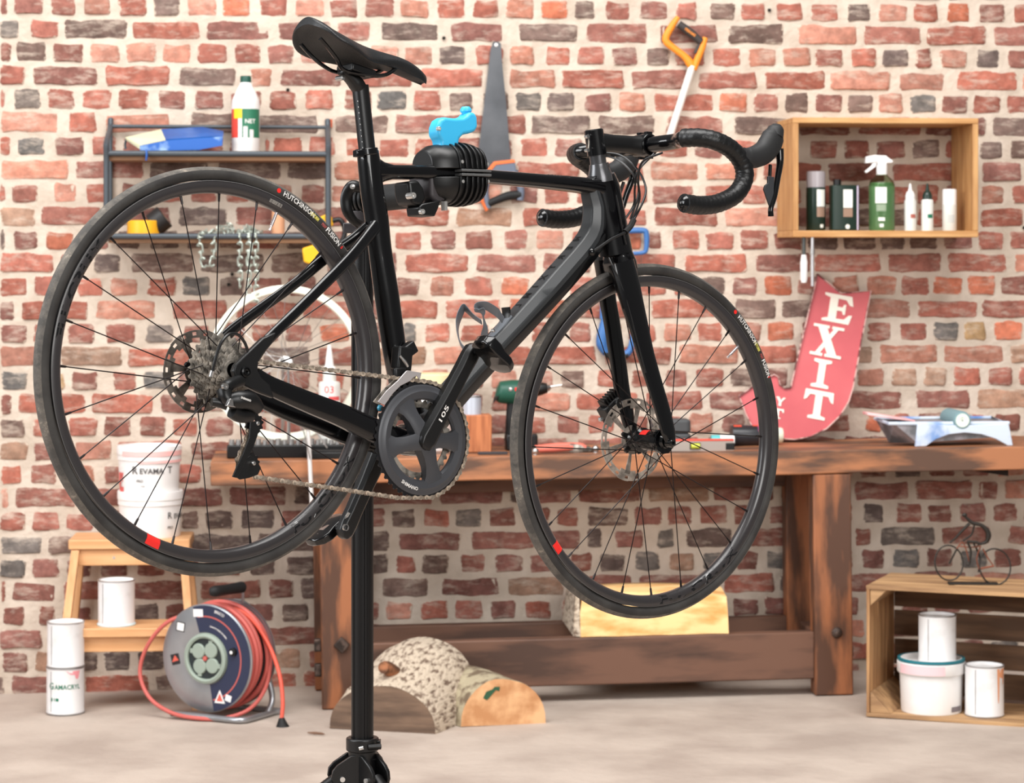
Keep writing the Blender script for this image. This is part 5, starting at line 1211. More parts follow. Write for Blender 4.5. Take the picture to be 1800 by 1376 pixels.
# stand: tubular foot, rear hoop, grip
g0 = [rp(376, 1262, -.0)]
def rf(x, z): return V((x, .011, z))
MB().tube([rf(-.115, .035), rf(.05, .035), rf(.125, .035), rf(.150, .02), rf(.155, -.02), rf(.155, -.13), rf(.14, -.16), rf(-.10, -.16)], .0095, n=14, k=5).build('foot_tube', m_galv, reel)
MB().tube([rf(.155, -.10)+V((0, -.002, 0)), V((.145, .06, -.142)), V((.105, .18, -.145)), V((.09, .27, -.145)), V((.05, .335, -.145)), V((-.01, .345, -.145)), V((-.07, .30, -.145)), V((-.10, .16, -.145)), V((-.10, .02, -.15))], .0095, n=14, k=6).build('rear_hoop', m_galv, reel)
MB().tube([rp(427, 1070, -.13), rp(427, 1040, -.12)], .0045, n=10, k=1).build('grip_stem', m_galv, reel)
mb = MB(); gl = [rp(369, 1040, .04), rp(378, 1039, .03), rp(400, 1036, -.03), rp(424, 1032, -.10), rp(428, 1031.5, -.11)]; mb.tube(gl, [.012, .0175, .0165, .0185, .013], n=20, k=5); mb.build('grip', m_blkr, reel)
MB().cyl(CR_ @ V((0, 0, -.15)), CR_ @ V((0, 0, .0)), .012, n=16).build('axle', m_galv, reel)
for x_ in (-.0, ):
    MB().tube([CR_ @ V((0, 0, -.14)), V((.0, .16, -.15)), V((.0, .02, -.158))], .009, n=12, k=3).build('axle_strut', m_galv, reel)

# ------------------------------------------------------------------ logs
m_bark = mat('pale_bark', (196, 180, 160), rough=.95, nz=75, c2=(112, 92, 78), lo=.36, hi=.52, bump=.010, bs=75, sx=(1, .38, 1), det=9)
m_barkg = mat('lichen_bark', (168, 156, 130), rough=.95, nz=22, c2=(108, 92, 74), lo=.40, hi=.52, bump=.008, bs=30, det=9)
m_end = mat('weathered_end_grain', (122, 98, 80), rough=.85, nz=4, c2=(86, 68, 56), sx=(1, 1, 7), bump=.002, det=9)
m_end2 = mat('fresh_end_grain', (222, 174, 128), rough=.8, nz=14, c2=(186, 132, 88), bump=.0015, det=9)
m_split = mat('split_firewood', (240, 200, 140), rough=.75, nz=7, c2=(214, 152, 84), lo=.34, hi=.52, sx=(1, 3, 3), bump=.002, det=7)
def half_log(name, label, M, secs, m_b, m_e, seed, group='firewood'):
    # secs: (y, half width, height, x shift, lift); front end first
    t = thing(name, label, 'log', M=M, group=group); n = 18; rings = []
    for k, (y, hw_, h_, xs, lf) in enumerate(secs):
        ring = []
        for j in range(n+1):
            a = pi*j/n; e = 1+.05*noise.noise(V((math.cos(a)*2, k*.9, seed)))
            ring.append(V((xs+hw_*math.cos(a)*e, y, lf+h_*math.sin(a)**.85*e)))
        rings.append(ring)
    big = []
    for i in range(len(rings)-1):
        for f_ in range(4):
            t_ = f_/4; big.append([p*(1-t_)+q*t_+V((0, 0, .006*noise.noise(V((p.x*25, i+t_*3, p.z*25))))) for p, q in zip(rings[i], rings[i+1])])
    big[0] = rings[0]; big.append(rings[-1])
    mb = MB(); m_ = n+1; vs = [p for r_ in big for p in r_]; fs = [(i*m_+j, i*m_+j+1, (i+1)*m_+j+1, (i+1)*m_+j) for i in range(len(big)-1) for j in range(n)]
    fs += [(i*m_, (i+1)*m_, (i+1)*m_+n, i*m_+n) for i in range(len(big)-1)]
    mb.add(vs, fs); mb.build('bark', m_b, t, ang=70)
    for rg, dy in ((rings[0], -.0008), (rings[-1], .0008)): MB().add([p+V((0, dy, 0)) for p in rg], [tuple(range(n+1))]).build('cut_face', m_e, t, smooth=False)
    return t
pf = floor_at(672, 1284); s = F/pf.y
t = half_log('log', 'large half log with pale bark, dark weathered cut face and branch stub', Matrix.Translation(V(((672-CX)/s, pf.y, Zf(-.4)-.002))) @ RZ(-.30),
    [(0, .172, .138, 0, 0), (.05, .176, .158, .004, 0), (.14, .180, .20, .012, 0), (.24, .180, .235, .020, 0), (.33, .178, .245, .03, 0)], m_bark, m_end, 3.1)
MB().tube([V((.01, .10, .155)), V((.0, .045, .185)), V((-.005, .02, .19))], [.024, .021, .018], n=14, k=3).build('branch_stub', mat('stub_brown', (128, 84, 58), rough=.85, nz=30, var=.3), t)
pf = floor_at(885, 1273); s = F/pf.y
t = half_log('log', 'small half log with mossy bark and an orange cut face marked with green paint', Matrix.Translation(V(((884-CX)/s, pf.y, Zf(0)-.002))) @ RZ(.20),
    [(0, .132, .140, 0, 0), (.08, .135, .145, -.03, 0), (.20, .13, .15, -.07, 0), (.28, .12, .14, -.10, 0)], m_barkg, m_end2, 8.3)
mb = MB(); mb.prism([(-.062, .085), (-.050, .078), (-.022, .108), (-.012, .104), (-.010, .118), (-.026, .118), (-.034, .110), (-.052, .104)], -.0022, -.0012, RX(pi/2) @ Matrix.Scale(-1, 4, (0, 0, 1)) @ TR(0, 0, 0)); mb.build('green_mark', mat('green_daub', (46, 84, 58), rough=.8), t, smooth=False)
# split block behind the rail
p0, s = at(1152, .44); zz = zp(1036, s)
FB = Matrix.Translation(V((p0.x, p0.y, Zf(p0.x)+.2065))) @ RZ(TH) @ RY(-.012)
t = thing('firewood_block', 'bright freshly split block of firewood resting across the low bench rails', 'log', M=FB, group='firewood')
hh = zz-Zf(p0.x)-.2065; xl = -132/s; xr = 130/s
mb = MB(); rings = []
for i in range(9):
    u_ = i/8; x = xl+(xr-xl)*u_; jt = .006*math.sin(i*2.1); h0 = hh*(.90+.10*math.sin(u_*2.6+.5))
    bev = .010*(1 if i in (0, 8) else 0)
    rings.append([V((x+.035*(1-2*u_)*0, .0+jt, 0)), V((x, .012+jt*.5, h0*.55)), V((x-(.0 if i else -.01), .035+jt, h0*.93-bev)), V((x, .12, h0)), V((x, .28, h0*.9)), V((x, .37, h0*.5)), V((x, .38, 0))])
mb.loft(rings); mb.build('split_face', m_split, t, ang=30)
mb = MB(); mb.add([V((xl-.022, .02, .0)), V((xl-.012, .03, hh*.9)), V((xl-.010, .33, hh*.75)), V((xl-.02, .37, 0)), V((xl, .004, 0)), V((xl, .035, hh*.94)), V((xl, .33, hh*.78)), V((xl, .38, 0))], [(0, 1, 2, 3), (4, 7, 6, 5), (0, 4, 5, 1), (1, 5, 6, 2), (2, 6, 7, 3), (3, 7, 4, 0)]); mb.build('bark', m_bark, t)
# twig
p = floor_at(555, 1291); tag(MB().tube([V((-.025, .01, .004)), V((-.005, 0, .005)), V((.018, -.004, .004)), V((.028, -.012, .003))], [.002, .004, .0035, .0012], n=6).build('bark_chip', mat('chip_brown', (110, 80, 62), rough=.9), M=Matrix.Translation(p)), 'small brown chip of bark on the floor left of the stand', 'bark chip')

# ------------------------------------------------------------------ floor crate with tins, wire cyclist
c0 = floor_at(1522, 1260); c1 = floor_at(1800, 1277); dx = (c1-c0); yaw = math.atan2(dx.y, dx.x)
CRM = Matrix.Translation(V((c0.x, c0.y, Zf(c0.x)+.001))) @ RZ(yaw)
crate = thing('wooden_crate', 'slatted wooden crate lying on its side on the floor right of the workbench', 'crate', M=CRM)
CL, CD, CH = .62, .34, .405
for i in range(3): MB().box(0, CL, .002+CD/3*i, CD/3*(i+1)-.008, CH-.012, CH).build('slat', m_crateX, crate, bevel=.0015)
for i in range(3): MB().box(0, CL, .002+CD/3*i, CD/3*(i+1)-.008, 0, .012).build('slat', m_crateX, crate, bevel=.0015)
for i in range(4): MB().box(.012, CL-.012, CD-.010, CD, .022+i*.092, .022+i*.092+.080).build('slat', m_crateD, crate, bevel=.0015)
for x in (0, CL-.012):
    for i in range(3): MB().box(x+.001, x+.011, .002+CD/3*i, CD/3*(i+1)-.006, .012, CH-.012).build('slat', m_crateZ, crate, bevel=.0015)
    sg = 1 if x == 0 else -1; xx = .012 if x == 0 else CL-.012
    for zz_, q_ in ((CH-.012, -1), (.012, 1)):
        L_ = .052 if not (x == 0 and q_ == 1) else .065
        a_ = [V((xx, .006, zz_)), V((xx+sg*L_, .006, zz_)), V((xx, .006, zz_+q_*L_))]; b_ = [v_+V((0, CD-.02, 0)) for v_ in a_]
        mb = MB(); mb.add(a_+b_, [(0, 1, 2), (3, 5, 4), (0, 3, 4, 1), (1, 4, 5, 2), (2, 5, 3, 0)]); mb.build('corner_post', m_crateX, crate, bevel=.002)
def incr(px, dy, z):      # point inside the crate at picture column px
    a_ = CRM @ V((0, dy, 0)); b_ = CRM @ V((1, dy, 0)); k = (px-CX)/F; t_ = (k*a_.y-a_.x)/((b_.x-a_.x)-k*(b_.y-a_.y)); q_ = a_+(b_-a_)*t_; return V((q_.x, q_.y, Zf(c0.x)+.001+z)), F/q_.y
loc, s = incr(1637, .115, .0125); rr_ = 58/s; hB = 96/s
t = bucket('squat white bucket with a teal ring and pink smear inside the floor crate', loc, rr_, hB, has_lid=False, group='tins in the floor crate', name='paint_bucket')
MB().lathe([(rr_*.955, hB-.012), (rr_*1.012, hB-.012), (rr_*1.012, hB-.004), (rr_*.93, hB-.004)], n=44, closed=True).build('teal_ring', m_teal, t)
MB().lathe([(rr_*.99, hB-.050), (rr_*1.0, hB-.050), (rr_*1.03, hB-.046), (rr_*1.03, hB-.016), (rr_*.96, hB-.013)], n=44).build('rim_flange', m_whiteP, t)
mb = MB(); shell(mb, rr_*1.034, hB-.046, hB-.018, CAMA-1.35, CAMA+.15, 18); mb.build('paint_band', mat('band_pink2', (236, 196, 200), rough=.5), t, smooth=False)
mb = MB(); shell(mb, rr_*.925, .008, .024, CAMA+.45, CAMA+.95, 8, rr_*.93); mb.build('black_smear', mat('smear_grey', (120, 112, 116), rough=.6), t, smooth=False)
MB().lathe([(0, hB-.019), (rr_*.88, hB-.019)], n=24).build('inner_lid', m_whiteP, t)
loc2, s = incr(1647.5, .115, .0125+hB-.018); metal_can('white tin with a cream stained rim standing on the squat bucket in the floor crate', loc2, 33/s, 84/s, 'tins in the floor crate')
loc3, s = incr(1730.5, .10, .0125); r3 = 34/s; h3 = 89/s
t = metal_can('white tin with an orange paint drip standing on the crate floor right of the bucket', loc3, r3, h3, 'tins in the floor crate')
mb = MB(); drip(mb, r3*.993, h3-.006, [(CAMA+.80, .35, .030), (CAMA+.52, .10, .105), (CAMA+.95, .12, .05)]); mb.build('paint_drip', m_orst, t, smooth=False)
# wire cyclist on top
m_wire = mat('wire_bronze', (52, 48, 44), rough=.5, metal=.6)
m_rust = mat('wire_rust', (128, 72, 52), rough=.7, metal=.3)
pq, s = incr(1709, .15, CH); SC = 1/s
WMx = Matrix.Translation(pq+V((0, 0, .0))) @ RZ(.0)
fig = thing('cyclist_figurine', 'small bent wire sculpture of a racing cyclist standing on the floor crate', 'sculpture', M=WMx)
w_ = lambda px, py, y=0.0: V(((px-1709)*SC, y, max(.003, (1014-py)*SC)))
def pxs(l, y=0.0): return [w_(1630+a/8.094, 870+b/8.094, y) for a, b in l]
def ring_(c, rx_, rz_, nm): MB().tube([V((c.x+rx_*math.cos(2*pi*i/28), .012*math.sin(2*pi*i/28), c.z+rz_*math.sin(2*pi*i/28))) for i in range(29)], .0026, n=7, k=1).build(nm, m_wire, fig)
ring_(w_(1630+308/8.094, 870+860/8.094), 200/8.094*SC, 243/8.094*SC, 'wheel'); ring_(w_(1630+965/8.094, 870+915/8.094), 220/8.094*SC, 250/8.094*SC, 'wheel')
MB().box(-.075, .078, -.018, .018, 0, .006, RZ(-.05)).build('base_plate', m_wire, fig, bevel=.001)
MB().tube(pxs([(310, 875), (350, 800), (420, 660)]), .003, n=7, k=2).build('fork', m_wire, fig)
MB().tube(pxs([(420, 660), (500, 560), (560, 700), (600, 860)]), .002, n=6, k=2).tube(pxs([(440, 620), (620, 640), (760, 620)]), .002, n=6, k=2).tube(pxs([(740, 950), (700, 800), (760, 620)]), .002, n=6, k=2).tube(pxs([(790, 660), (860, 790), (940, 900)]), .0022, n=6, k=1).tube(pxs([(740, 950), (840, 925), (950, 905)]), .0032, n=6, k=1).tube(pxs([(740, 950), (850, 1150), (870, 1165)]), .0024, n=6, k=1).build('frame', m_rust, fig)
MB().tube(pxs([(540, 200), (640, 290), (760, 320), (850, 400), (870, 480), (840, 560), (760, 590)]), [.004, .006, .0055, .008, .009, .006, .004], n=8).build('torso', m_wire, fig)
MB().tube(pxs([(760, 590), (680, 560), (560, 550)], -.012), .0042, n=8).tube(pxs([(560, 550), (610, 680), (600, 800), (590, 870), (550, 880)], -.012), .0035, n=8).tube(pxs([(760, 590), (700, 640), (660, 560)], .012), .003, n=8).tube(pxs([(700, 640), (760, 800), (740, 1000)], .012), .003, n=8).build('leg', m_wire, fig)
MB().tube(pxs([(600, 300), (480, 420), (400, 510), (320, 575)]), [.005, .0042, .0035, .003], n=8).tube(pxs([(680, 320), (650, 440), (610, 490), (490, 570)], .01), .003, n=8).build('arm', m_wire, fig)
c_ = pxs([(530, 180)])[0]; MB().sphere(c_, .0075, n=10, sc_=(1.15, .8, .9)).build('head', m_wire, fig)

# ------------------------------------------------------------------ wall shelf on the left
SOF = .20
sx0 = wl(187, 300, SOF).x; sx1 = wl(577, 300, SOF).x
def zs(px, py, off=SOF): return wl(px, py, off).z
z1 = (zs(187, 264)+zs(577, 272))/2; z2 = zs(380, 413)
ZB = z2-.03
SHM = WM @ TR(sx0, 0, ZB)
shelf = thing('wall_shelf', 'two-tier wall shelf of grey metal tube and wood hanging on the left of the wall', 'shelf', M=SHM)
SW = sx1-sx0; h1 = z1-ZB; h2 = z2-ZB; htop = zs(187, 222, .03)-ZB
for x in (0, SW):
    MB().tube([V((x, -.02, htop+.025)), V((x, -.045, htop-.01)), V((x, -SOF, h1+.03)), V((x, -SOF, h1-.03)), V((x, -SOF, h2-.02))], [(.0095, .0095)]*2, n=10, k=4).build('side_tube', m_shelfm, shelf)
    MB().tube([V((x, -.012, htop+.03)), V((x, -.012, h2-.02))], .006, n=8, k=1).build('back_tube', m_shelfm, shelf)
    MB().tube([V((x, -.012, h2-.012)), V((x, -SOF, h2-.012))], .005, n=8, k=1).tube([V((x, -.012, h1-.012)), V((x, -SOF, h1-.012))], .005, n=8, k=1).build('side_rail', m_shelfm, shelf)
MB().tube([V((0, -.03, htop)), V((SW, -.03, htop))], .0065, n=10, k=1).build('top_rail', m_shelfm, shelf)
for h_ in (h1, h2):
    MB().tube([V((0, -SOF, h_-.004)), V((SW, -SOF, h_-.004))], .0095, n=10, k=1).build('front_rail', m_shelfm, shelf)
    MB().box(.006, SW-.006, -SOF+.006, -.006, h_-.026, h_-.006).build('board', wood('shelf_board', (150, 110, 78), (118, 84, 58), 'X', 3), shelf, bevel=.001)
def osh(px, off, tier): p, s = at(px, off); return V((p.x, p.y, ZB+(h1 if tier == 1 else h2)-.006)), s
tag(MB().box(-.012, .012, -.004, 0, -.014, .014).build('wall_plate', mat('rust_orange', (190, 92, 60), rough=.6), M=WM @ TR(wl(578, 217).x, -.008, wl(578, 217).z)), 'small orange fixing plate on the bricks above the shelf corner', 'plate')
# bleach-like bottle
loc, s = osh(432, .10, 1); r = 24.5/s; hB_ = 140/s
bt = thing('bottle', 'tall white bottle with dark green cap and red and green label on the upper shelf', 'bottle', M=Matrix.Translation(loc) @ RZ(TH))
MB().lathe([(0, 0), (r*.95, 0), (r, .006), (r, hB_*.64), (r*.96, hB_*.70), (r*.72, hB_*.80), (r*.42, hB_*.90), (r*.38, hB_*.93), (0, hB_*.93)], n=36).build('bottle_body', m_whiteP, bt)
MB().lathe([(r*.40, hB_*.905), (r*.40, hB_*.985), (r*.36, hB_), (0, hB_)], n=24).build('cap', mat('cap_dark_green', (24, 74, 62), rough=.45), bt)
mb = MB(); shell(mb, r*1.006, hB_*.22, hB_*.58, CAMA-1.5, CAMA-.55, 8); mb.build('label_red', mat('label_red', (214, 70, 56), rough=.5), bt, smooth=False)
mb = MB(); shell(mb, r*1.006, hB_*.22, hB_*.58, CAMA-.25, CAMA+1.3, 12); mb.build('label_green', mat('label_green', (44, 112, 84), rough=.5), bt, smooth=False)
mb = MB(); shell(mb, r*1.012, hB_*.46, hB_*.585, CAMA-.95, CAMA-.25, 8); mb.build('label_yellow', mat('label_yellow', (240, 206, 40), rough=.5), bt, smooth=False)
mb = MB(); shell(mb, r*1.012, hB_*.22, hB_*.36, CAMA-.15, CAMA+.15, 4); shell(mb, r*1.012, hB_*.22, hB_*.32, CAMA+.3, CAMA+.6, 4); cyl_text(mb, 'NET', .02, r*1.014, hB_*.40, a=CAMA+.35, bold=.0004); mb.build('label_print', m_white, bt, smooth=False)
# paint trays
def tray(name, label, M, L_, W_, D_, m_in, m_out, m_in2, splitx=.5, group='paint trays'):
    t = thing(name, label, 'paint tray', M=M, group=group)
    z0 = D_; rim = [(-L_/2, -W_/2), (L_/2, -W_/2), (L_/2, W_/2), (-L_/2, W_/2)]
    bot = [(-L_/2+.05, -W_/2+.022, z0*.75), (L_/2-.018, -W_/2+.022, .0), (L_/2-.018, W_/2-.022, .0), (-L_/2+.05, W_/2-.022, z0*.75)]
    th = .0025
    mb = MB(); top = [V((x, y, z0)) for x, y in rim]; bo = [V(b) for b in bot]; ti = [V((x*.985, y*.975, z0)) for x, y in rim]; bi = [V((b[0], b[1], b[2]+th*1.5)) for b in bot]
    mb.add(top+bo, [(0, 1, 5, 4), (1, 2, 6, 5), (2, 3, 7, 6), (3, 0, 4, 7), (4, 5, 6, 7)]); mb.build('outer_shell', m_out, t, smooth=False)
    mb = MB(); mb.add(top+ti+bi, [(0, 4, 5, 1), (1, 5, 6, 2), (2, 6, 7, 3), (3, 7, 4, 0), (4, 8, 9, 5), (5, 9, 10, 6), (6, 10, 11, 7), (7, 11, 8, 4), (8, 11, 10, 9)]); mb.build('basin', m_in, t, smooth=False)
    mb = MB(); q = [bi[0]*(1-splitx)+bi[1]*splitx, bi[1], bi[2], bi[3]*(1-splitx)+bi[2]*splitx]; mb.add([v_+V((0, 0, .0015)) for v_ in q], [(0, 1, 2, 3)]); mb.build('wet_paint', m_in2, t, smooth=False)
    mb = MB(); mb.tube([V((x, y, z0)) for x, y in rim+rim[:1]], .0035, n=8, k=1); mb.build('rolled_rim', m_out, t)
    return t
m_blp = mat('blue_spattered', (44, 96, 176), rough=.45, nz=14, c2=(150, 180, 214), lo=.36, hi=.48)
loc, s = osh(302, .10, 1); TM = Matrix.Translation(loc) @ RZ(TH); TMi = TM.inverted()
t = thing('paint_tray', 'blue and cream roller tray tilted on the upper shelf left of the bottle', 'paint tray', M=TM, group='paint trays')
tp_ = lambda px, py, off: TMi @ (WM @ wl(px, py, off))
def sheet(name, quads, m):
    mb = MB()
    for q in quads: mb.add([tp_(*p) for p in q], [tuple(range(len(q)))])
    o_ = mb.build(name, m, t, smooth=False); k = o_.modifiers.new('thick', 'SOLIDIFY'); k.thickness = .0035; k.offset = 0; return o_
sheet('pouring_lip', [[(221, 242, .12), (283, 228, .05), (291, 246, .18), (246, 256, .185)], [(221, 242, .12), (246, 256, .185), (246, 262, .185), (222, 246, .12)]], mat('cream_paint', (226, 214, 168), rough=.5, nz=9, c2=(206, 206, 176)))
sheet('basin', [[(283, 228, .05), (356, 224, .05), (384, 240, .18), (291, 246, .18)], [(356, 224, .05), (392, 231, .09), (390, 240, .18), (384, 240, .18)]], mat('deep_blue_paint', (18, 92, 172), rough=.35, nz=8, c2=(12, 74, 148)))
sheet('outer_shell', [[(246, 256, .186), (291, 247, .186), (391, 240, .186), (390, 256, .186), (352, 263, .186), (262, 265, .186), (246, 264, .186)], [(392, 231, .09), (391, 240, .186), (390, 256, .186), (389, 255, .09)], [(246, 264, .186), (262, 265, .186), (262, 262, .05), (246, 258, .05)], [(262, 265, .186), (352, 263, .186), (352, 260, .05), (262, 262, .05)]], m_blp)
MB().tube([tp_(222, 244, .12), tp_(220, 254, .11), tp_(221, 262, .11)], .0035, n=8).build('leg', mat('teal_dark', (40, 78, 90), rough=.5), t)
t2, s2 = osh(257, SOF+.012, 1); 
mb = MB(); mb.tube([V((0, 0, .012)), V((.002, -.004, -.004)), V((0, -.004, -.022))], [(.010, .003), (.012, .004), (.010, .003)], n=10, k=4, up=V((0, 1, 0)))
tag(mb.build('paint_flap', m_blp, M=Matrix.Translation(t2) @ RZ(TH)), 'blue spattered flap hanging over the upper shelf edge beneath the tray', 'paint')
# yellow tape roll, black roll, tan bottle
def roll(name, label, M, ro, ri, w, m, group=None, cat='tape'):
    t = thing(name, label, cat, M=M, group=group)
    MB().lathe([(ri, 0), (ro-.002, 0), (ro, .002), (ro, w-.002), (ro-.002, w), (ri, w)], n=40, closed=True).build('tape_body', m, t)
    MB().lathe([(ri-.003, .001), (ri, .001), (ri, w-.001), (ri-.003, w-.001)], n=32, closed=True).build('core', mat('cardboard', (176, 146, 110), rough=.8), t); return t
loc, s = osh(252, .12, 2); roll('tape_roll', 'bright yellow tape roll lying flat on the lower shelf', Matrix.Translation(loc) @ RZ(TH), 28.5/s, 14/s, 29/s, mat('tape_yellow', (240, 176, 38), rough=.4), 'tape rolls')
loc, s = osh(294, .11, 2); roll('tape_roll', 'black tape roll leaning on the yellow one on the lower shelf', Matrix.Translation(loc+V((-.028, 0, .015))) @ RZ(TH) @ RY(rad(52)) @ TR(-.0, 0, 0) @ TR(-.030, 0, 0), .041, .026, .048, mat('tape_black', (34, 32, 32), rough=.45), 'tape rolls')
loc, s = osh(489, .09, 2); r = 11.5/s; t = thing('bottle', 'slim tan bottle with a pink top behind the steel chain on the lower shelf', 'bottle', M=Matrix.Translation(loc) @ RZ(TH))
MB().lathe([(0, 0), (r, 0), (r, 42/s), (r*.9, 50/s), (r*.5, 56/s), (r*.45, 70/s), (0, 70/s)], n=24).build('bottle_body', mat('tan_plastic', (206, 152, 116), rough=.45), t)
MB().lathe([(r*.55, 66/s), (r*.75, 70/s), (r*.7, 84/s), (r*.3, 90/s), (0, 90/s)], n=20).build('cap', mat('cap_pink', (222, 160, 160), rough=.5), t)
# yellow spring clamp at the shelf's right end
loc, s = osh(560, .17, 2); m_clp = mat('clamp_yellow', (238, 176, 26), rough=.4)
t = thing('spring_clamp', 'yellow and black clamp gripping the right end of the lower shelf', 'clamp', M=Matrix.Translation(loc) @ RZ(TH))
c = lambda px, py, y=0: V(((px-560)/s, y, -(py-412)/s))
MB().prism([(c(x, y).x, c(x, y).z) for x, y in ((556, 380), (572, 372), (583, 376), (586, 392), (575, 396), (560, 394))], -.02, .02, RX(pi/2)).build('upper_jaw', m_clp, t, bevel=.004)
MB().prism([(c(x, y).x, c(x, y).z) for x, y in ((531, 432), (552, 425), (566, 440), (572, 456), (556, 464), (534, 456))], -.02, .025, RX(pi/2)).build('lower_jaw', m_clp, t, bevel=.005)
MB().tube([c(580, 385, -.01), c(598, 382, -.01), c(606, 400, -.01), c(600, 420, -.01), c(575, 436, -.01), c(560, 440, -.01)], .009, n=10).build('clamp_bar', m_blk, t)
# galvanised chain: heap and hanging ends, every link its own part
loc, s = osh(410, .14, 2)
chn = thing('steel_chain', 'galvanised steel chain heaped on the lower shelf with ends hanging down', 'chain', M=Matrix.Translation(loc) @ RZ(TH))
m_gal = mat('galvanised_link', (176, 184, 174), rough=.35, metal=.55)
def linkpts(): 
    L_, w_ = .0165, .0078; return [V((w_*math.cos(a), 0, (L_-w_)*(1 if 0 < a < pi else -1)+w_*math.sin(a))) for a in [pi*i/6+.001 for i in range(13)]]
lp_ = linkpts(); base_l = MB().tube(lp_, .0028, n=6, k=1).build('link', m_gal, chn); first = [True]
def putlink(M):
    if first[0]: base_l.matrix_basis = M; first[0] = False
    else: copy_of(base_l, chn, M)
cc = lambda px, py, y=0: V(((px-410)/s, y, -(py-412)/s))
def run(pts, st=.0235):
    Q = smooth_pts(pts, 8); d = 0; nxt = 0; k = 0
    for a, b in zip(Q, Q[1:]):
        L_ = (b-a).length
        while L_ > 0 and nxt <= d+L_:
            p = a+(b-a)*((nxt-d)/L_); t_ = (b-a).normalized(); x, y, z = frame_z(t_, V((0, 1, 0)) if abs(t_.y) < .9 else V((1, 0, 0)))
            putlink(basis(x, y, z, p) @ RZ(k*pi/2+.2)); k += 1; nxt += st
        d += L_
fy = -.062-.012; 
run([cc(357, 408, -.03), cc(356, 408, fy), cc(352, 418, fy-.004), cc(356, 440, fy-.004), cc(361, 461, fy-.004), cc(373, 461, fy-.004), cc(377, 440, fy-.004), cc(378, 418, fy), cc(380, 408, -.02)])
for px, py in ((422, 500), (437, 505), (439, 455), (450, 540), (450.5, 535)):
    if px != 450.5: run([cc(px-3, 405, -.02), cc(px, 408, fy+.004), cc(px+.5, 424, fy), cc(px+1, (424+py)/2, fy), cc(px+1, py, fy)])
rr = random.Random(4)
for i in range(46):
    x_ = rr.uniform(-52, 46)/s; y_ = rr.uniform(-.05, .06); zt = .004+rr.random()*.04*max(0, 1-((x_+.0)/.1)**2)
    putlink(TR(x_, y_, zt) @ RZ(rr.uniform(0, 6)) @ RY(pi/2+rr.uniform(-.5, .5)) @ RZ(rr.uniform(0, 3)))

# ------------------------------------------------------------------ wall crate with care products
COF = .28
q0 = wl(1394, 206, COF); q1 = wl(1720, 417, COF); cw = q1.x-q0.x; chh = q0.z-q1.z
WCM = WM @ TR(q0.x, 0, q1.z)
wc = thing('crate_shelf', 'open pine box shelf fixed to the upper right of the brick wall', 'shelf', M=WCM)
tb = .019
MB().box(0, cw, -COF, -.008, chh-tb, chh).build('top_board', m_pine, wc, bevel=.002)
MB().box(0, cw, -COF, -.008, .0, tb+.003).build('bottom_board', m_pine, wc, bevel=.002)
MB().box(0, tb, -COF+.001, -.008, tb+.003, chh-tb).build('side_board', m_pineZ, wc, bevel=.002)
MB().box(cw-tb, cw, -COF+.001, -.008, tb+.003, chh-tb).build('side_board', m_pineZ, wc, bevel=.002)
def ocr(px, off=.20): p, s = at(px, off); return V((p.x, p.y, q1.z+tb+.0035)), s
m_dkg = mat('bottle_dark_green', (26, 44, 36), rough=.3)
m_lab = mat('label_white', (232, 234, 226), rough=.5)
m_labb = mat('label_taupe', (150, 122, 104), rough=.5)
loc, s = ocr(1434); r = 17/s; t = thing('spray_can', 'dark green spray can with frosted cap at the left end of the box shelf', 'spray can', M=Matrix.Translation(loc) @ RZ(TH))
MB().lathe([(0, 0), (r*.95, 0), (r, .003), (r, 74/s), (r*.94, 77/s), (0, 77/s)], n=32).build('can_body', m_dkg, t)
MB().lathe([(r*.97, 76/s), (r*.97, 100/s), (r*.93, 104/s), (0, 104/s)], n=32).build('cap', mat('frosted_cap', (190, 182, 186), rough=.3, trans=.35), t)
mb = MB(); shell(mb, r*1.01, 42/s, 72/s, CAMA-.1, CAMA+.9, 6); mb.build('label', m_lab, t, smooth=False)
mb = MB(); shell(mb, r*1.01, 24/s, 41/s, CAMA-.1, CAMA+.9, 6); mb.build('label_lower', m_labb, t, smooth=False)
mb = MB(); shell(mb, r*1.01, 5/s, 11/s, CAMA+.25, CAMA+.65, 4); mb.build('round_mark', m_lab, t, smooth=False)
loc, s = ocr(1484); t = thing('flask', 'flat dark green flask with white label second in the box shelf', 'bottle', M=Matrix.Translation(loc) @ RZ(TH+.12))
MB().prism(rrect(50/s, .045, .008, 4), 0, 80/s).build('flask_body', m_dkg, t, bevel=.004)
MB().lathe([(0, 80/s), (7/s, 80/s), (7/s, 90/s), (0, 90/s)], TR(-13/s, 0, 0), n=18).build('cap', m_blk, t)
MB().box(-6/s, 11/s, -.0235, -.0228, 40/s, 72/s).build('label', m_lab, t, smooth=False); MB().box(-6/s, 11/s, -.0235, -.0228, 24/s, 39/s).build('label_lower', m_labb, t, smooth=False)
MB().box(19/s, 22/s, -.0235, -.0228, 1/s, 79/s).build('edge_stripe', mat('stripe_lilac', (190, 176, 196), rough=.3), t, smooth=False)
MB().lathe([(0, .0), (4.2/s, 0)], TR(2/s, -.0232, 7/s) @ RX(pi/2), n=16).build('round_mark', m_lab, t)
loc, s = ocr(1550); r = 22.5/s; t = thing('spray_bottle', 'translucent green bottle with white trigger spray head in the middle of the box shelf', 'spray bottle', M=Matrix.Translation(loc) @ RZ(TH))
m_grl = mat('green_liquid', (112, 146, 104), rough=.12, spec=.6, nz=3, c2=(96, 130, 92))
MB().lathe([(0, 0), (r*.95, 0), (r, .004), (r, 78/s), (r*.9, 84/s), (0, 84/s)], n=36).build('liquid', m_grl, t)
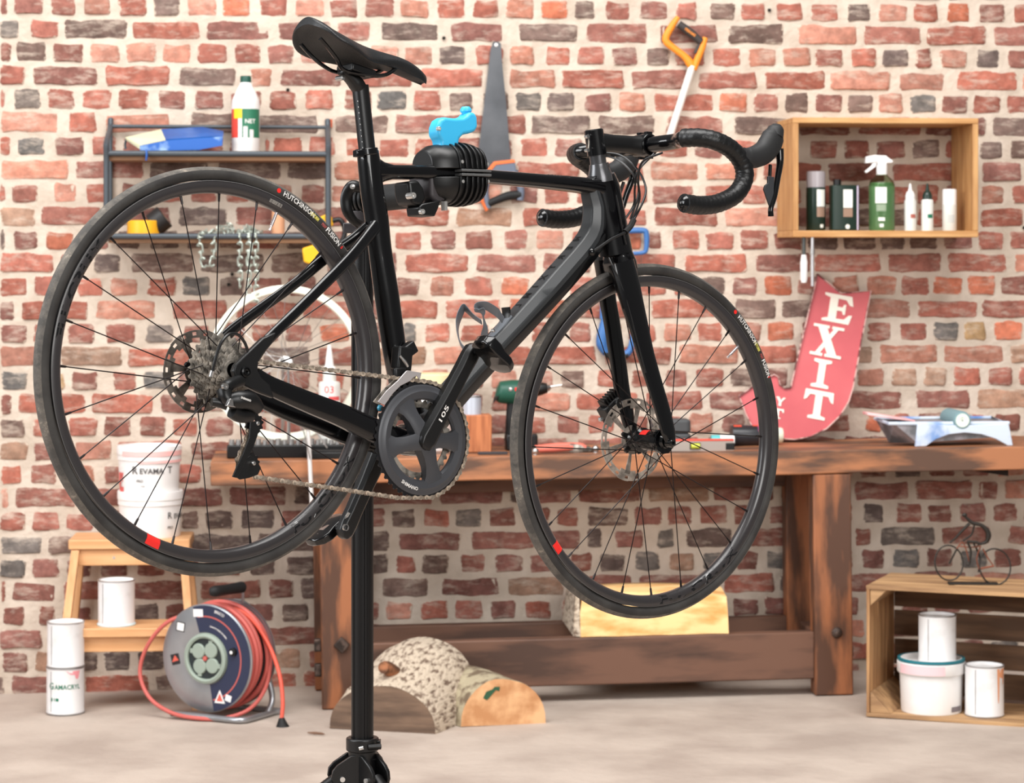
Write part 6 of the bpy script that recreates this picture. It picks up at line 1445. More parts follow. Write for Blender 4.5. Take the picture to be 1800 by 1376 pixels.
MB().lathe([(r*1.01, .002), (r*1.01, 79/s), (r*.9, 88/s), (r*.5, 96/s), (r*.38, 101/s), (r*.36, 101/s), (r*.48, 95/s), (r*.88, 87/s), (r*.99, 79/s), (r*.99, .002)], n=36, closed=True).build('bottle_wall', mat('clear_green_plastic', (214, 226, 208), rough=.05, trans=1, ior=1.15), t)
mb = MB(); shell(mb, r*1.02, 48/s, 76/s, CAMA-.75, CAMA+.15, 8); mb.build('label', m_lab, t, smooth=False)
mb = MB(); shell(mb, r*1.02, 34/s, 46/s, CAMA-.65, CAMA+.1, 8); mb.build('label_lower', mat('label_sage', (140, 156, 132), rough=.5), t, smooth=False)
mb = MB(); shell(mb, r*1.02, 17/s, 23/s, CAMA-.5, CAMA-.0, 4); shell(mb, r*1.02, 6/s, 12/s, CAMA-.4, CAMA-.1, 4); mb.build('round_mark', m_lab, t, smooth=False)
MB().lathe([(0, 98/s), (9.5/s, 98/s), (9.5/s, 114/s), (8/s, 118/s), (0, 118/s)], n=24).build('collar', m_whiteP, t)
hd_ = [(-30, 118), (-29, 130), (-14, 133), (6, 132), (20, 122), (17, 119), (8, 119), (8, 112), (-8, 112), (-9, 121)]
MB().prism([(x/s, z/s) for x, z in hd_], -.010, .010, RX(pi/2)).build('trigger_head', m_whiteP, t, bevel=.002)
MB().prism([(x/s, z/s) for x, z in ((-16, 121), (-9, 121), (-12, 112), (-28, 101), (-31, 104), (-19, 114))], -.006, .006, RX(pi/2)).build('trigger', m_whiteP, t, bevel=.001)
for px, cap_m, lab, mk in ((1600, m_whiteP, 'small white dropper bottle with white nozzle on the box shelf', mat('mark_red', (170, 96, 84), rough=.5)), (1630, m_dkg, 'small white dropper bottle with dark green nozzle on the box shelf', m_green)):
    loc, s = ocr(px); r = 10.5/s; t = thing('dropper_bottle', lab, 'bottle', M=Matrix.Translation(loc) @ RZ(TH), group='care products on the box shelf')
    MB().lathe([(0, 0), (r, 0), (r, 52/s), (r*.85, 55/s), (0, 55/s)], n=24).build('bottle_body', mat('milky_white', (214, 214, 208), rough=.4), t)
    MB().lathe([(r*.82, 54/s), (r*.82, 62/s), (r*.6, 68/s), (r*.36, 70/s), (r*.16, 83/s), (0, 83/s)], n=20).build('nozzle', cap_m, t)
    mb = MB(); shell(mb, r*1.01, 22/s, 29/s, CAMA-.2, CAMA+.8, 5); mb.build('label_mark', mk, t, smooth=False)
loc, s = ocr(1669); r = 12.5/s; t = thing('cream_tube', 'white capped cylinder bottle at the right end of the box shelf', 'bottle', M=Matrix.Translation(loc) @ RZ(TH), group='care products on the box shelf')
MB().lathe([(0, 0), (r*.95, 0), (r, .002), (r, 46/s), (0, 46/s)], n=28).build('bottle_body', mat('milky_white', (214, 214, 208), rough=.4), t)
MB().lathe([(r*.98, 46/s), (r*.98, 71/s), (r*.93, 73/s), (0, 73/s)], n=28).build('cap', m_whiteP, t)
mb = MB(); shell(mb, r*1.012, 14/s, 28/s, CAMA-.5, CAMA+.5, 5); mb.build('label_mark', mat('mark_grey', (188, 190, 186), rough=.5), t, smooth=False)
# things hanging under the box shelf
loc, s = at(1413, COF-.02, q1.z); t = thing('screwdriver', 'white handled screwdriver hanging under the left corner of the box shelf', 'screwdriver', M=Matrix.Translation(loc) @ RZ(TH))
MB().cyl(V((0, 0, 0)), V((0, 0, -32/s)), .0065, n=12).build('shaft', mat('shaft_dark', (86, 88, 86), rough=.35, metal=.7), t)
MB().lathe([(0, -30/s), (4.5/s, -31/s), (5/s, -36/s), (6.3/s, -44/s), (6.3/s, -74/s), (4.5/s, -80/s), (0, -80/s)], n=20).build('handle', m_whiteP, t)
loc, s = at(1428, COF-.01, q1.z+.0); t = thing('steel_rod', 'thin bright steel rod hanging beside the screwdriver under the box shelf', 'rod', M=Matrix.Translation(loc) @ RZ(TH))
MB().cyl(V((0, 0, 0)), V((0, 0, -86/s)), 3/s, n=12).build('rod', mat('rod_bright', (200, 198, 200), rough=.3, metal=.7), t)
MB().cyl(V((0, 0, -22/s)), V((0, 0, -30/s)), 4.6/s, n=12).build('rod_collar', m_alloy, t)

# ------------------------------------------------------------------ tools hung on the bricks
def wp(px, py, off): q = wl(px, py, off); return q
def hung(name, label, cat, px, py, off=.0):
    q = wl(px, py, off); M = WM @ TR(q.x, 0, q.z); inv_ = M.inverted(); t = thing(name, label, cat, M=M)
    return t, (lambda x, y, o=.03: wl(x, y, o)-V((q.x, 0, q.z)))
t, g = hung('hand_saw', 'large hand saw with dark steel blade and grey orange handle hung blade up', 'saw', 880, 78)
n_t = 62; A_, B_ = g(864.5, 82), g(842, 268); teeth = []
for i in range(n_t+1):
    p = A_+(B_-A_)*(i/n_t); teeth.append((p.x, p.z))
    if i < n_t: q = A_+(B_-A_)*((i+.5)/n_t)+V((-.0045, 0, 0)); teeth.append((q.x, q.z))
rest = [g(x, y) for x, y in ((838, 290), (858, 302), (899, 290), (890, 180), (883, 110), (881, 76), (876, 73), (867, 73))]
MB().prism([(x, z) for x, z in teeth]+[(p.x, p.z) for p in rest], .018, .0205, RX(pi/2)).build('blade', mat('saw_blade_steel', (92, 94, 98), rough=.42, metal=.6, nz=6, c2=(76, 78, 82)), t, smooth=False)
mb = MB(); teeth_s = [(x, z) for x, z in teeth]
q = g(872.5, 78.5); MB().lathe([(0, .003), (.006, .002), (.0065, 0)], TR(q.x, -.021, q.z) @ RX(pi/2), n=14).build('hang_plug', m_whiteP, t)
m_sor = mat('saw_orange', (222, 112, 60), rough=.5); m_sgr = mat('saw_grey_blue', (96, 104, 120), rough=.5)
def plate(t, pts, y0, y1, m, nm, bev=.003): MB().prism([(p.x, p.z) for p in pts], y0, y1, RX(pi/2)).build(nm, m, t, bevel=bev)
plate(t, [g(x, y) for x, y in ((858, 300), (872, 286), (905, 283), (908, 302), (906, 312), (866, 312))], .010, .034, m_sgr, 'handle_shell')
plate(t, [g(x, y) for x, y in ((855, 300), (868, 284), (904, 280), (906, 286), (872, 290), (862, 302))], .009, .036, m_sor, 'orange_edge', .002)
MB().tube([g(904, 300, .022), g(913, 322, .022), g(916, 338, .022), g(914, 352, .022)], [(.011, .012)]*2, n=12, up=V((0, 1, 0))).build('handle_rear', m_sgr, t)
MB().tube([g(916, 342, .022), g(894, 344, .022), g(872, 352, .022), g(858, 358, .022)], [(.013, .014), (.013, .015), (.013, .013), (.011, .012)], n=14, up=V((0, 1, 0))).build('grip', m_blkr, t)
MB().tube([g(858, 308, .022), g(853, 335, .022), g(855, 352, .022), g(858, 366, .022)], [(.010, .011)]*2, n=12, up=V((0, 1, 0))).build('handle_front', m_sgr, t)
MB().tube([g(851, 318, .022), g(847, 340, .022), g(849, 356, .022), g(856, 370, .022)], [(.012, .006)]*2, n=12, up=V((0, 1, 0))).build('orange_edge', m_sor, t)
# orange D-handle tool
m_or = mat('handle_orange', (240, 142, 40), rough=.45)
t, g = hung('spade_handle', 'orange D-shaped handle on a white shaft leaning on the wall above the handlebar', 'garden tool', 1206, 60)
MB().tube([g(1192, 30, .03), g(1181, 46, .03), g(1170, 70, .03), g(1186, 86, .03), g(1202, 98, .03), g(1212, 110, .03), g(1219, 122, .03)], [(.008, .009), (.009, .012), (.010, .013), (.010, .012), (.010, .012), (.011, .015), (.011, .013)], n=14, up=V((0, 1, 0))).build('d_frame', m_or, t)
MB().tube([g(1240, 66, .03), g(1234, 84, .03), g(1226, 104, .03), g(1219, 122, .03)], [(.008, .009), (.010, .012), (.010, .012), (.011, .012)], n=14, up=V((0, 1, 0))).build('d_frame', m_or, t)
MB().tube([g(1193, 42, .03), g(1214, 58, .03), g(1232, 74, .03)], [.013, .015, .013], n=14).build('grip', mat('grip_charcoal', (58, 52, 50), rough=.6), t)
MB().tube([g(1230, 78, .03), g(1222, 94, .03)], .007, n=8, k=1).build('inner_edge', mat('grip_charcoal', (58, 52, 50), rough=.6), t)
A_, B_ = g(1196, 45, .046), g(1230, 69, .046); d_ = (B_-A_).normalized(); u_ = V((-d_.z, 0, d_.x)); mb = MB(); C_ = (A_+B_)/2
add_text(mb, 'FISKARS', .012, lambda x, y: C_+d_*x+u_*(y-.003)+V((0, -.0002, 0)), .0003); mb.build('grip_print', m_or, t, smooth=False)
MB().tube([g(1217, 116, .03), g(1174, 250, .03)], .0125, n=16, k=1).build('shaft', mat('shaft_white', (238, 234, 228), rough=.4), t)
# blue hacksaw
m_hb = mat('hacksaw_blue', (60, 108, 168), rough=.4)
t, g = hung('hacksaw', 'blue framed hacksaw hanging behind the front fork', 'saw', 1100, 404)
MB().tube([g(1070, 410, .03), g(1100, 406, .03), g(1128, 405, .03), g(1136, 410, .03), g(1136, 436, .03), g(1130, 444, .03), g(1098, 446, .03)], [.0095, .0100, .0105, .0100, .0085, .007, .006], n=12).build('saw_frame', m_hb, t)
MB().tube([g(1070, 410, .03), g(1062, 480, .03), g(1058, 560, .03)], .008, n=10, k=3).build('saw_spine', m_hb, t)
MB().box(-.001, .001, -.034, -.030, 0, .01, TR(0, 0, 0)).build('pin', m_alloy, t)
MB().tube([g(1128, 448, .03), g(1124, 500, .03), g(1116, 560, .03)], [(.002, .006)]*2, n=6, k=1).build('blade', m_alloy, t)
MB().tube([g(1064, 560, .03), g(1060, 585, .03), g(1058, 605, .03), g(1066, 622, .03)], [.014, .020, .020, .012], n=14).build('handle', m_hb, t)
MB().tube([g(1116, 556, .03), g(1112, 590, .03), g(1104, 620, .03), g(1070, 626, .03)], [.007, .008, .012, .011], n=12).build('handle_guard', m_hb, t)
MB().tube([g(1062, 618, .034), g(1078, 630, .034), g(1104, 624, .034)], .0095, n=10).build('handle_edge', m_blkr, t)

# ------------------------------------------------------------------ EXIT sign
m_sign = mat('sign_red_paint', (204, 96, 100), rough=.5, nz=5, c2=(194, 86, 92))
m_edge = mat('sign_worn_edge', (110, 70, 66), rough=.6, nz=40, c2=(212, 176, 168), lo=.45, hi=.55)
m_cream = mat('sign_cream', (244, 236, 222), rough=.5)
a0_, s_a = at(1400, .10); zb_ = bz(1400, .10)
top_ = wl(1480, 495, .016); bot_ = wl(1400, 772, .12)
nl = V((0, -(top_.z-bot_.z), -(top_.y-bot_.y)*-1)).normalized()    # sign leans back against the bricks
pl0 = bot_
def sg(px, py):     # pixel -> point of the leaning sign plane, in the wall frame
    c_ = WMi @ V((0, 0, H)); d_ = (WMi.to_3x3() @ ray(px, py)); n_ = V((0, top_.z-bot_.z, -(top_.y-bot_.y))); return c_+d_*((pl0-c_).dot(n_)/d_.dot(n_))
yv = V((0, top_.y-bot_.y, top_.z-bot_.z)).normalized(); xv = V((1, 0, 0)); zv = xv.cross(yv)      # zv faces the room
if zv.y > 0: zv = -zv
SGM = WM @ basis(xv, yv, xv.cross(yv), pl0)
sgi = (basis(xv, yv, xv.cross(yv), pl0)).inverted(); fz = 1 if xv.cross(yv).y < 0 else -1
sign = thing('exit_sign', 'red hooked arrow sign with cream letters standing on the bench against the wall', 'sign', M=SGM)
S2 = lambda px, py: (lambda q: (q.x, q.y))(sgi @ sg(px, py))
outl = [(1436, 482), (1477, 516), (1530, 512), (1514, 596), (1499, 680), (1491, 706), (1476, 731), (1452, 754), (1424, 768), (1396, 773), (1370, 771), (1342, 763), (1320, 748), (1310, 728), (1302, 706), (1298, 697), (1322, 680), (1345, 670), (1352, 662), (1360, 659), (1367, 663), (1370, 677), (1378, 683), (1389, 682), (1398, 642), (1418, 560)]
po = [S2(*p) for p in outl]
MB().prism(po, 0*fz, .004*fz).build('panel', m_sign, sign, smooth=False)
mb = MB(); mb.tube([V((x, y, .006*fz)) for x, y in po+po[:1]], [(.008, .0028)]*2, n=6, k=1, up=V((0, 0, 1))); mb.build('rolled_edge', m_edge, sign)
def serif(ch):
    if ch == 'I': return [[(-.14, 0), (.14, 0), (.14, 1), (-.14, 1)], [(-.36, 0), (.36, 0), (.36, .10), (.14, .15), (-.14, .15), (-.36, .10)], [(-.36, 1), (.36, 1), (.36, .9), (.14, .85), (-.14, .85), (-.36, .9)]]
    if ch == 'T': return [[(-.14, 0), (.14, 0), (.14, 1), (-.14, 1)], [(-.34, 0), (.34, 0), (.34, .09), (.14, .14), (-.14, .14), (-.34, .09)], [(-.55, 1), (.55, 1), (.58, .62), (.48, .66), (.36, .84), (-.36, .84), (-.48, .66), (-.58, .62)]]
    if ch == 'E': return [[(-.30, .05), (-.02, .05), (-.02, .95), (-.30, .95)], [(-.50, 0), (.44, 0), (.52, .34), (.40, .32), (.26, .15), (-.36, .13), (-.50, .08)], [(-.50, 1), (.44, 1), (.52, .66), (.40, .68), (.26, .85), (-.36, .87), (-.50, .92)], [(-.1, .43), (.16, .43), (.20, .32), (.27, .32), (.27, .68), (.20, .68), (.16, .57), (-.1, .57)]]
    if ch == 'X': return [[(-.42, 1), (-.10, 1), (.44, 0), (.12, 0)], [(.40, 1), (.24, 1), (-.42, 0), (-.26, 0)], [(-.54, 1), (.02, 1), (.02, .91), (-.54, .91)], [(.12, 1), (.54, 1), (.54, .91), (.12, .91)], [(-.54, 0), (-.10, 0), (-.10, .09), (-.54, .09)], [(-.02, 0), (.56, 0), (.56, .09), (-.02, .09)]]
    if ch == 'Y': return [[(-.12, 0), (.12, 0), (.12, .5), (-.12, .5)], [(-.45, 1), (-.15, 1), (.12, .45), (-.12, .45)], [(.45, 1), (.25, 1), (-.08, .45), (.12, .45)]]
ca_, sa_ = None, None
up_d = V((S2(1465, 520)[0]-S2(1432, 740)[0], S2(1465, 520)[1]-S2(1432, 740)[1], 0)).normalized(); rt_d = V((up_d.y, -up_d.x, 0))
if rt_d.x < 0: rt_d = -rt_d
def letter(ch, px, py, h, w, nm='letter', m=m_cream):
    o_ = S2(px, py); mb = MB()
    for k_, poly in enumerate(serif(ch)):
        pts = [(o_[0]+rt_d.x*x*w+up_d.x*(y-.5)*h, o_[1]+rt_d.y*x*w+up_d.y*(y-.5)*h) for x, y in poly]; mb.prism(pts, .004*fz, (.0066+.0003*k_)*fz)
    mb.build(nm, m, sign, smooth=False)
letter('E', 1472, 543, .098, .100); letter('X', 1453, 600, .108, .098); letter('I', 1443, 657, .098, .084); letter('T', 1437, 712, .098, .088)
letter('Y', 1371, 706, .030, .036, 'small_letter'); letter('T', 1366, 727, .034, .036, 'small_letter'); letter('E', 1342, 716, .034, .030, 'small_letter')

# ------------------------------------------------------------------ things lying on the bench, left to right
loc, s = onb(500, .33); t = thing('socket_tray', 'long black tray of chrome sockets at the left end of the bench', 'tool tray', M=Matrix.Translation(loc) @ RZ(TH-.01))
MB().box(-100/s, 108/s, -.035, .035, 0, .042).build('tray', m_blk, t, bevel=.004)
skt = MB().lathe([(0, .004), (.005, .004), (.006, .016), (.009, .017), (.0095, 0)], n=14).build('socket', m_alloy, t, M=TR(-92/s, -.012, .042))
for i in range(1, 17): copy_of(skt, t, TR((-92+11.6*i)/s, -.012+.0*(i % 2), .042) @ Matrix.Scale(.85+.3*((i*7) % 5)/5, 4))
loc, s = onb(572, .405); t = thing('black_box', 'flat black box jutting over the bench edge beside the white rod', 'box', M=Matrix.Translation(loc) @ RZ(TH)); MB().prism(rrect(.12, .07, .01), 0, .022).build('box_body', m_blk, t, bevel=.003)
MB().prism(rrect(.112, .062, .008), .022, .026).build('lid', m_blkr, t, bevel=.001)
# truing stand with small white-rimmed wheel
loc, s = onb(502, .20); wz = zp(638, s)-loc.z
t = thing('truing_stand', 'low grey wheel stand at the back of the bench left', 'wheel stand', M=Matrix.Translation(loc) @ RZ(TH+.2))
MB().box(-.09, .09, -.07, .07, 0, .018).build('base', mat('stand_grey', (120, 122, 124), rough=.5), t, bevel=.004)
for s_ in (-1, 1): MB().tube([V((0, s_*.055, .01)), V((0, s_*.05, wz*.6)), V((0, s_*.045, wz-.001))], [(.006, .006), (.005, .005), (.004, .004)], n=8, k=2).build('arm', m_alloy, t)
wt = thing('spare_wheel', 'small spoked wheel with cream white rim mounted in the wheel stand', 'wheel', M=Matrix.Translation(loc+V((0, 0, wz))) @ RZ(TH+.06) @ RX(pi/2))
ro = 137/s
MB().lathe([(ro-.022, -.009), (ro-.004, -.012), (ro, -.009), (ro-.003, 0), (ro, .009), (ro-.004, .012), (ro-.022, .009), (ro-.026, 0)], n=72, closed=True).build('rim', mat('rim_cream', (238, 238, 222), rough=.35), wt)
MB().lathe([(0, -.044), (.006, -.044), (.006, -.030), (.022, -.028), (.022, -.024), (.012, -.020), (.012, .020), (.022, .024), (.022, .028), (.006, .030), (.006, .044), (0, .044)], n=20).build('hub', m_alloy, wt)
for i in range(28):
    a = 2*pi*i/28; f_ = .026*(1 if i % 2 else -1); b = a+(1.1 if (i//2) % 2 else -1.1)
    MB().cyl(V((.02*math.cos(b), .02*math.sin(b), f_)), V(((ro-.022)*math.cos(a), (ro-.022)*math.sin(a), 0)), .0011, n=5).build('spoke', m_alloy, wt)
# white rod with black clamp head in front of the bench
loc, s = onb(540, .50); t = thing('clamp_rod', 'white rod with a black clamp head hanging over the front edge of the bench', 'clamp', M=Matrix.Translation(loc) @ RZ(TH))
c = lambda px, py, y=0: V(((px-540)/s, y, zp(py, s)-loc.z))
MB().tube([c(541, 752), c(544, 800), c(549, 905)], .0068, n=12, k=2).build('rod', mat('rod_white', (216, 212, 210), rough=.35), t)
mb = MB(); mb.box(-.022, .030, -.018, .05, c(0, 738).z-.006, c(0, 724).z); mb.build('clamp_head', m_blk, t, bevel=.003)
MB().cyl(c(541, 754), c(541, 742), .011, n=14).build('collar', m_blk, t)
MB().box(-.05, -.024, -.015, .02, c(0, 742).z, c(0, 722).z).build('clamp_pad', mat('pad_lilac', (150, 140, 150), rough=.5), t, bevel=.002)
MB().tube([c(530, 742, -.006), c(538, 775, -.012), c(545, 806, -.009)], .0022, n=6, k=3).tube([c(548, 750, -.006), c(562, 768, -.01), c(575, 787, -.01)], .002, n=6, k=2).build('wire', m_alloy, t)
# glue bottle 03
loc, s = onb(579, .26); r = 19/s; zt = zp(606, s)-loc.z; zsld = zp(672, s)-loc.z; zn = zp(650, s)-loc.z
t = thing('glue_bottle', 'white nozzle bottle marked 03 in red standing behind the chain', 'bottle', M=Matrix.Translation(loc) @ RZ(TH))
MB().lathe([(0, 0), (r*.95, 0), (r, .004), (r, zsld-.004), (r*.9, zsld+.002), (r*.62, zsld+.004), (r*.60, zn), (0, zn)], n=32).build('bottle_body', mat('milky_white', (214, 214, 208), rough=.4), t)
MB().lathe([(r*.62, zn-.01), (r*.62, zn+.008), (r*.42, zn+.012), (r*.16, zt), (0, zt)], n=24).build('nozzle', m_whiteP, t)
mb = MB(); shell(mb, r*1.006, zp(705, s)-loc.z, zp(672, s)-loc.z-.01, CAMA-1.2, CAMA+1.2, 14); mb.build('label', m_white, t, smooth=False)
mb = MB(); cyl_text(mb, '03', .034, r*1.014, zp(690, s)-loc.z, a=CAMA-.02, bold=.0003); shell(mb, r*1.012, zp(703, s)-loc.z, zp(696, s)-loc.z, CAMA-.1, CAMA+1.1, 8); mb.build('label_print', mat('glue_red', (214, 84, 84), rough=.5), t, smooth=False)
# cream pot behind the chainring, wood block with tin
loc, s = onb(760, .14); r = 42/s; t = thing('cream_pot', 'wide cream pot with a pale yellow band standing behind the chainring', 'pot', M=Matrix.Translation(loc) @ RZ(TH)); hp = zp(656, s)-loc.z
MB().lathe([(0, 0), (r*.9, 0), (r*.94, .006), (r, hp-.04), (r*.98, hp-.035), (0, hp-.035)], n=36).build('pot_body', m_whiteP, t)
MB().lathe([(0, hp), (r*.98, hp), (r*1.02, hp-.004), (r*1.02, hp-.034), (r*.99, hp-.036)], n=36).build('lid', mat('lid_cream', (232, 214, 168), rough=.5), t)
loc, s = onb(836, .26); t = thing('wood_block', 'squared orange brown wood block on the bench left of the drill', 'wood block', M=Matrix.Translation(loc) @ RZ(TH)); hb_ = zp(728, s)-loc.z
MB().box(-29/s, 27/s, -.04, .05, 0, hb_).build('block', wood('block_wood', (196, 122, 78), (160, 92, 56), 'Z', 8), t, bevel=.004)
MB().box(-29/s, 27/s, .05, .06, 0, hb_*.98).build('back_strip', m_pineZ, t, bevel=.002)
p2 = loc+V((-6/s, .0, hb_)); o = MB(); o.lathe([(0, 0), (16/s, 0), (16/s, .058), (15/s, .060), (0, .060)], n=28); t = thing('small_tin', 'small pale blue grey tin standing on the wood block', 'tin', M=Matrix.Translation(p2)); o.build('tin_body', mat('tin_blue_grey', (196, 202, 214), rough=.35, metal=.3), t)
MB().lathe([(14.5/s, .057), (16.6/s, .057), (16.6/s, .061), (14.5/s, .061)], n=28, closed=True).build('tin_rim', m_alloy, t)
# drill
loc, s = onb(905, .22); t = thing('cordless_drill', 'dark green cordless drill standing on the bench behind the front wheel', 'drill', M=Matrix.Translation(loc) @ RZ(TH))
c = lambda px, py, y=0: V(((px-905)/s, y, zp(py, s)-loc.z)); m_drg = mat('drill_green', (24, 78, 62), rough=.45)
mb = MB(); mb.tube([c(872, 688), c(878, 689), c(900, 689), c(925, 687), c(942, 685)], [.020, .036, .041, .037, .026], n=18, k=3); mb.build('motor_housing', m_drg, t)
MB().tube([c(873, 692, 0), c(876, 694, 0)], [.018, .033], n=16, k=1).build('end_cap', m_blkr, t)
MB().tube([c(940, 685), c(952, 683), c(962, 682)], [.024, .022, .016], n=16, k=1).build('chuck', m_blk, t); MB().tube([c(962, 682), c(968, 680)], [.013, .007], n=12, k=1).tube([c(966, 680), c(988, 677)], .0035, n=8, k=1).build('drill_bit', m_alloy, t)
MB().tube([c(905, 706), c(902, 730), c(900, 755), c(901, 772)], [(.018, .026), (.018, .024), (.018, .022), (.02, .028)], n=14, up=V((0, 1, 0))).build('grip', m_blkr, t)
MB().box(c(888, 0).x, c(944, 0).x, -.035, .035, 0, c(0, 762).z).build('battery', m_blk, t, bevel=.006)
MB().box(c(903, 0).x, c(912, 0).x, -.0425, -.036, c(0, 686).z, c(0, 680).z).build('red_switch', m_red, t, bevel=.001)
MB().lathe([(0, .001), (.006, 0)], TR(c(895, 0).x, -.0415, c(0, 683).z) @ RX(pi/2), n=12).build('badge', m_alloy, t)
loc, s = onb(866, .38); tag(MB().box(-26/s, 26/s, -.012, .012, 0, .009).build('flat_file', mat('file_black', (50, 50, 54), rough=.5), M=Matrix.Translation(loc) @ RZ(TH), bevel=.002), 'flat black steel bar lying on the bench in front of the wood block', 'file')
# pliers, knob
loc, s = onb(985, .36); t = thing('pliers', 'red handled pliers lying on the bench below the drill', 'pliers', M=Matrix.Translation(loc) @ RZ(TH)); m_plr = mat('grip_coral', (222, 110, 92), rough=.45)
MB().tube([V((-.085, -.02, .012)), V((-.02, -.015, .014)), V((.04, -.004, .016))], [.010, .011, .008], n=10).build('handle', m_plr, t)
MB().tube([V((-.080, .035, .012)), V((-.01, .03, .018)), V((.06, .008, .022)), V((.085, .0, .016))], [.010, .012, .010, .006], n=10).build('handle', m_plr, t)
MB().tube([V((.03, .0, .012)), V((.075, .002, .012)), V((.11, .004, .008))], [(.009, .018), (.008, .014), (.004, .005)], n=10, up=V((0, 1, 0))).build('jaws', m_steel, t)
for px, lab in ((1047, 'small chrome ball knob on the bench right of the pliers'), (941, 'small chrome knob lying near the bench edge left of the pliers')):
    loc, s = onb(px, .38 if px > 1000 else .43); o = MB(); o.sphere(V((0, 0, .012)), .012, n=14); o.lathe([(0, 0), (.009, 0), (.007, .006)], n=12); tag(o.build('chrome_knob', m_alloy, M=Matrix.Translation(loc)), lab, 'knob')
# grey case, level, tube, lying spray can
loc, s = onb(1178, .18); t = thing('hard_case', 'rounded dark grey case on the bench behind the front hub', 'case', M=Matrix.Translation(loc) @ RZ(TH)); m_gc = mat('case_grey', (74, 76, 78), rough=.6)
hc = zp(736, s)-loc.z
MB().prism(rrect(68/s, .09, .018), 0, hc*.48).build('case_base', m_gc, t, bevel=.006); MB().prism(rrect(68/s, .09, .018), hc*.5, hc).build('case_lid', m_gc, t, bevel=.008)
loc, s = onb(1238, .40); t = thing('spirit_level', 'short spirit level with red top edge and yellow vial on the bench', 'spirit level', M=Matrix.Translation(loc) @ RZ(TH+.03)); x0, x1 = -62/s, 52/s; hL = 21/s
MB().box(x0, x1, -.011, .011, 0, hL-.006).build('level_body', mat('level_grey', (170, 158, 150), rough=.4, metal=.3), t, bevel=.001)
MB().box(x0, x1, -.012, .012, hL-.006, hL).build('red_edge', mat('level_red', (222, 84, 66), rough=.45), t, bevel=.001)
MB().box(-27/s, -8/s, -.0125, -.008, .006, .028).build('vial_frame', m_blk, t, bevel=.001); MB().cyl(V((-25/s, -.013, .017)), V((-10/s, -.013, .017)), .0085, n=14).build('vial', mat('vial_yellow', (206, 214, 74), rough=.25), t)
MB().box(37/s, 53/s, -.0135, .0135, .004, .026).build('end_cap', m_blk, t, bevel=.002)
loc, s = onb(1268, .25); t = thing('glue_tube', 'white and turquoise tube lying on the bench left of the spray can', 'tube', M=Matrix.Translation(loc) @ RZ(TH))
MB().tube([V((-18/s, 0, .020)), V((22/s, 0, .020))], .0195, n=20, k=1).build('tube_body', m_whiteP, t); MB().tube([V((-18.5/s, 0, .020)), V((-3/s, 0, .020))], .0200, n=20, k=1).build('turquoise_end', mat('turquoise', (96, 186, 190), rough=.4), t)
loc, s = onb(1322, .22); r = 18/s; t = thing('spray_can', 'black spray can with coloured stripes lying on its side before the exit sign', 'spray can', M=Matrix.Translation(loc+V((0, 0, r))) @ RZ(TH+.03))
MB().lathe([(0, -37/s), (r*.95, -37/s), (r, -35/s), (r, 34/s), (r*.8, 39/s), (0, 39/s)], RY(pi/2), n=32).build('can_body', mat('can_black', (40, 40, 44), rough=.35), t)
MB().lathe([(r*.75, 38/s), (r*.75, 52/s), (r*.68, 54/s), (0, 54/s)], RY(pi/2), n=26).build('cap', mat('cap_pale', (220, 226, 206), rough=.4), t)
mb = MB(); mb.lathe([(r*1.006, -32/s), (r*1.006, 6/s)], RY(pi/2) , n=10, a0=pi*1.02, a1=pi*.62+pi*.0); mb.build('label_silver', mat('label_silver', (150, 150, 160), rough=.35), t, smooth=False)
for k_, (z0_, z1_, c__) in enumerate(((8, 13, (150, 60, 110)), (13, 18, (70, 150, 210)), (18, 22, (190, 150, 70)))): 
    mb = MB(); mb.lathe([(r*1.008, z0_/s), (r*1.008, z1_/s)], RY(pi/2), n=10, a0=pi*1.35, a1=pi*.6); mb.build('label_stripe', mat('stripe_%s' % 'abc'[k_], c__, rough=.4), t, smooth=False)
mb = MB(); mb.lathe([(r*1.008, -34/s), (r*1.008, -20/s)], RY(pi/2), n=8, a0=pi*.95, a1=pi*1.15); mb.lathe([(r*1.008, 0/s), (r*1.008, 14/s)], RY(pi/2), n=8, a0=pi*.95, a1=pi*1.12); mb.build('label_red', mat('label_red2', (226, 76, 50), rough=.45), t, smooth=False)
# right-hand paint tray with roller
m_trw = mat('tray_white_blue', (206, 218, 232), rough=.45, nz=9, c2=(96, 140, 204), lo=.36, hi=.52)
m_trd = mat('tray_dirty_grey', (96, 96, 98), rough=.6, nz=16, c2=(150, 146, 150), lo=.4, hi=.6)
loc, s = onb(1648, .30); t = thing('paint_tray', 'white and blue paint spattered tray with arched front at the right of the bench', 'paint tray', M=Matrix.Translation(loc) @ RZ(TH), group='paint trays')
c = lambda px, py, y=0: V(((px-1648)/s, y, zp(py, s)-loc.z))
arch = [(1593, 790), (1597, 752), (1604, 747), (1650, 752), (1700, 752), (1750, 750), (1758, 748), (1766, 788), (1757, 788), (1735, 776), (1710, 768), (1680, 765), (1652, 768), (1630, 776), (1612, 788)]
zfix = -c(0, 789).z
pp = [(c(x, y).x, max(.0005, c(x, y).z+zfix)) for x, y in arch]
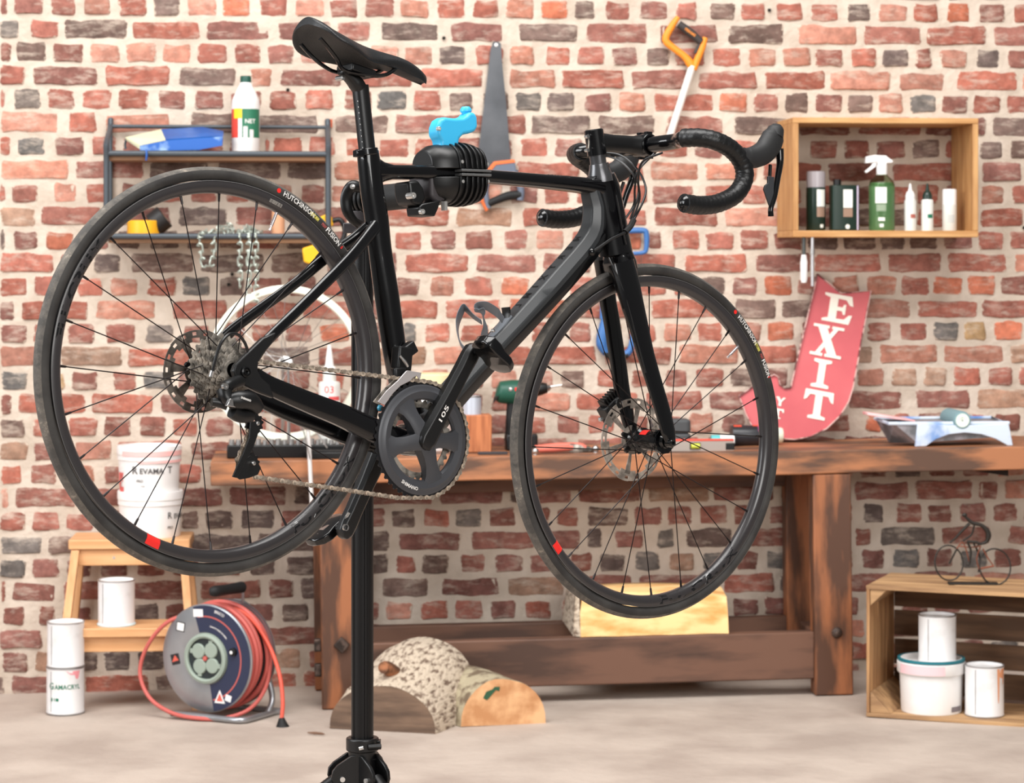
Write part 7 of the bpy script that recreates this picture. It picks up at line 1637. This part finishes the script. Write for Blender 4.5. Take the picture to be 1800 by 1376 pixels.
MB().prism(pp, .10, .112, RX(pi/2)).build('front_arch', m_trw, t, bevel=.002)
hT = c(0, 750).z+zfix
mb = MB(); a_, b_, d_ = c(1548, 0).x, c(1598, 0).x, c(1760, 0).x
mb.hexa([V((a_+.03, .02, .004)), V((b_, -.10, .012)), V((d_-.03, -.10, .03)), V((d_-.04, .09, .02))], [V((a_, .09, hT+.004)), V((a_+.02, -.10, hT)), V((d_, -.10, hT)), V((d_, .10, hT+.004))])
mb.build('tray_underside', m_trd, t, smooth=False)
mb = MB(); mb.tube([V((a_, .09, hT+.006)), V((a_+.0, -.10, hT+.002)), V((d_, -.10, hT+.002)), V((d_, .10, hT+.006)), V((a_, .09, hT+.006))], [(.006, .006)]*2, n=8, k=1); mb.build('rolled_rim', m_trw, t)
mb = MB(); mb.hexa([V((c(1520, 0).x, -.02, hT+.024)), V((c(1600, 0).x, -.06, hT+.004)), V((c(1600, 0).x, .06, hT+.004)), V((c(1520, 0).x, .05, hT+.024))], [V((c(1520, 0).x, -.02, hT+.034)), V((c(1600, 0).x, -.06, hT+.010)), V((c(1600, 0).x, .06, hT+.010)), V((c(1520, 0).x, .05, hT+.034))]); mb.build('pouring_lip', mat('lip_pink_white', (236, 206, 206), rough=.5, nz=8, c2=(228, 160, 160)), t, bevel=.002)
rl = loc+V((c(1677, 0).x, -.02, hT+.012))
t = thing('paint_roller', 'round paint roller seen end on resting in the spattered tray', 'paint roller', M=Matrix.Translation(rl) @ RZ(TH) @ RX(pi/2))
MB().lathe([(.020, -.09), (.028, -.088), (.030, -.08), (.030, .08), (.028, .088), (.020, .09)], n=28).build('sleeve', mat('sleeve_teal_grey', (120, 150, 156), rough=.8), t)
MB().lathe([(0, .088), (.009, .088), (.010, .0905), (.0225, .0905), (.023, .08)], n=24).build('end_cap', mat('cap_mint', (226, 238, 226), rough=.4), t)
MB().tube([V((0, 0, .09)), V((0, 0, -.10)), V((.04, .004, -.115)), V((.085, .004, -.10))], .003, n=8, k=3).build('roller_arm', m_alloy, t)
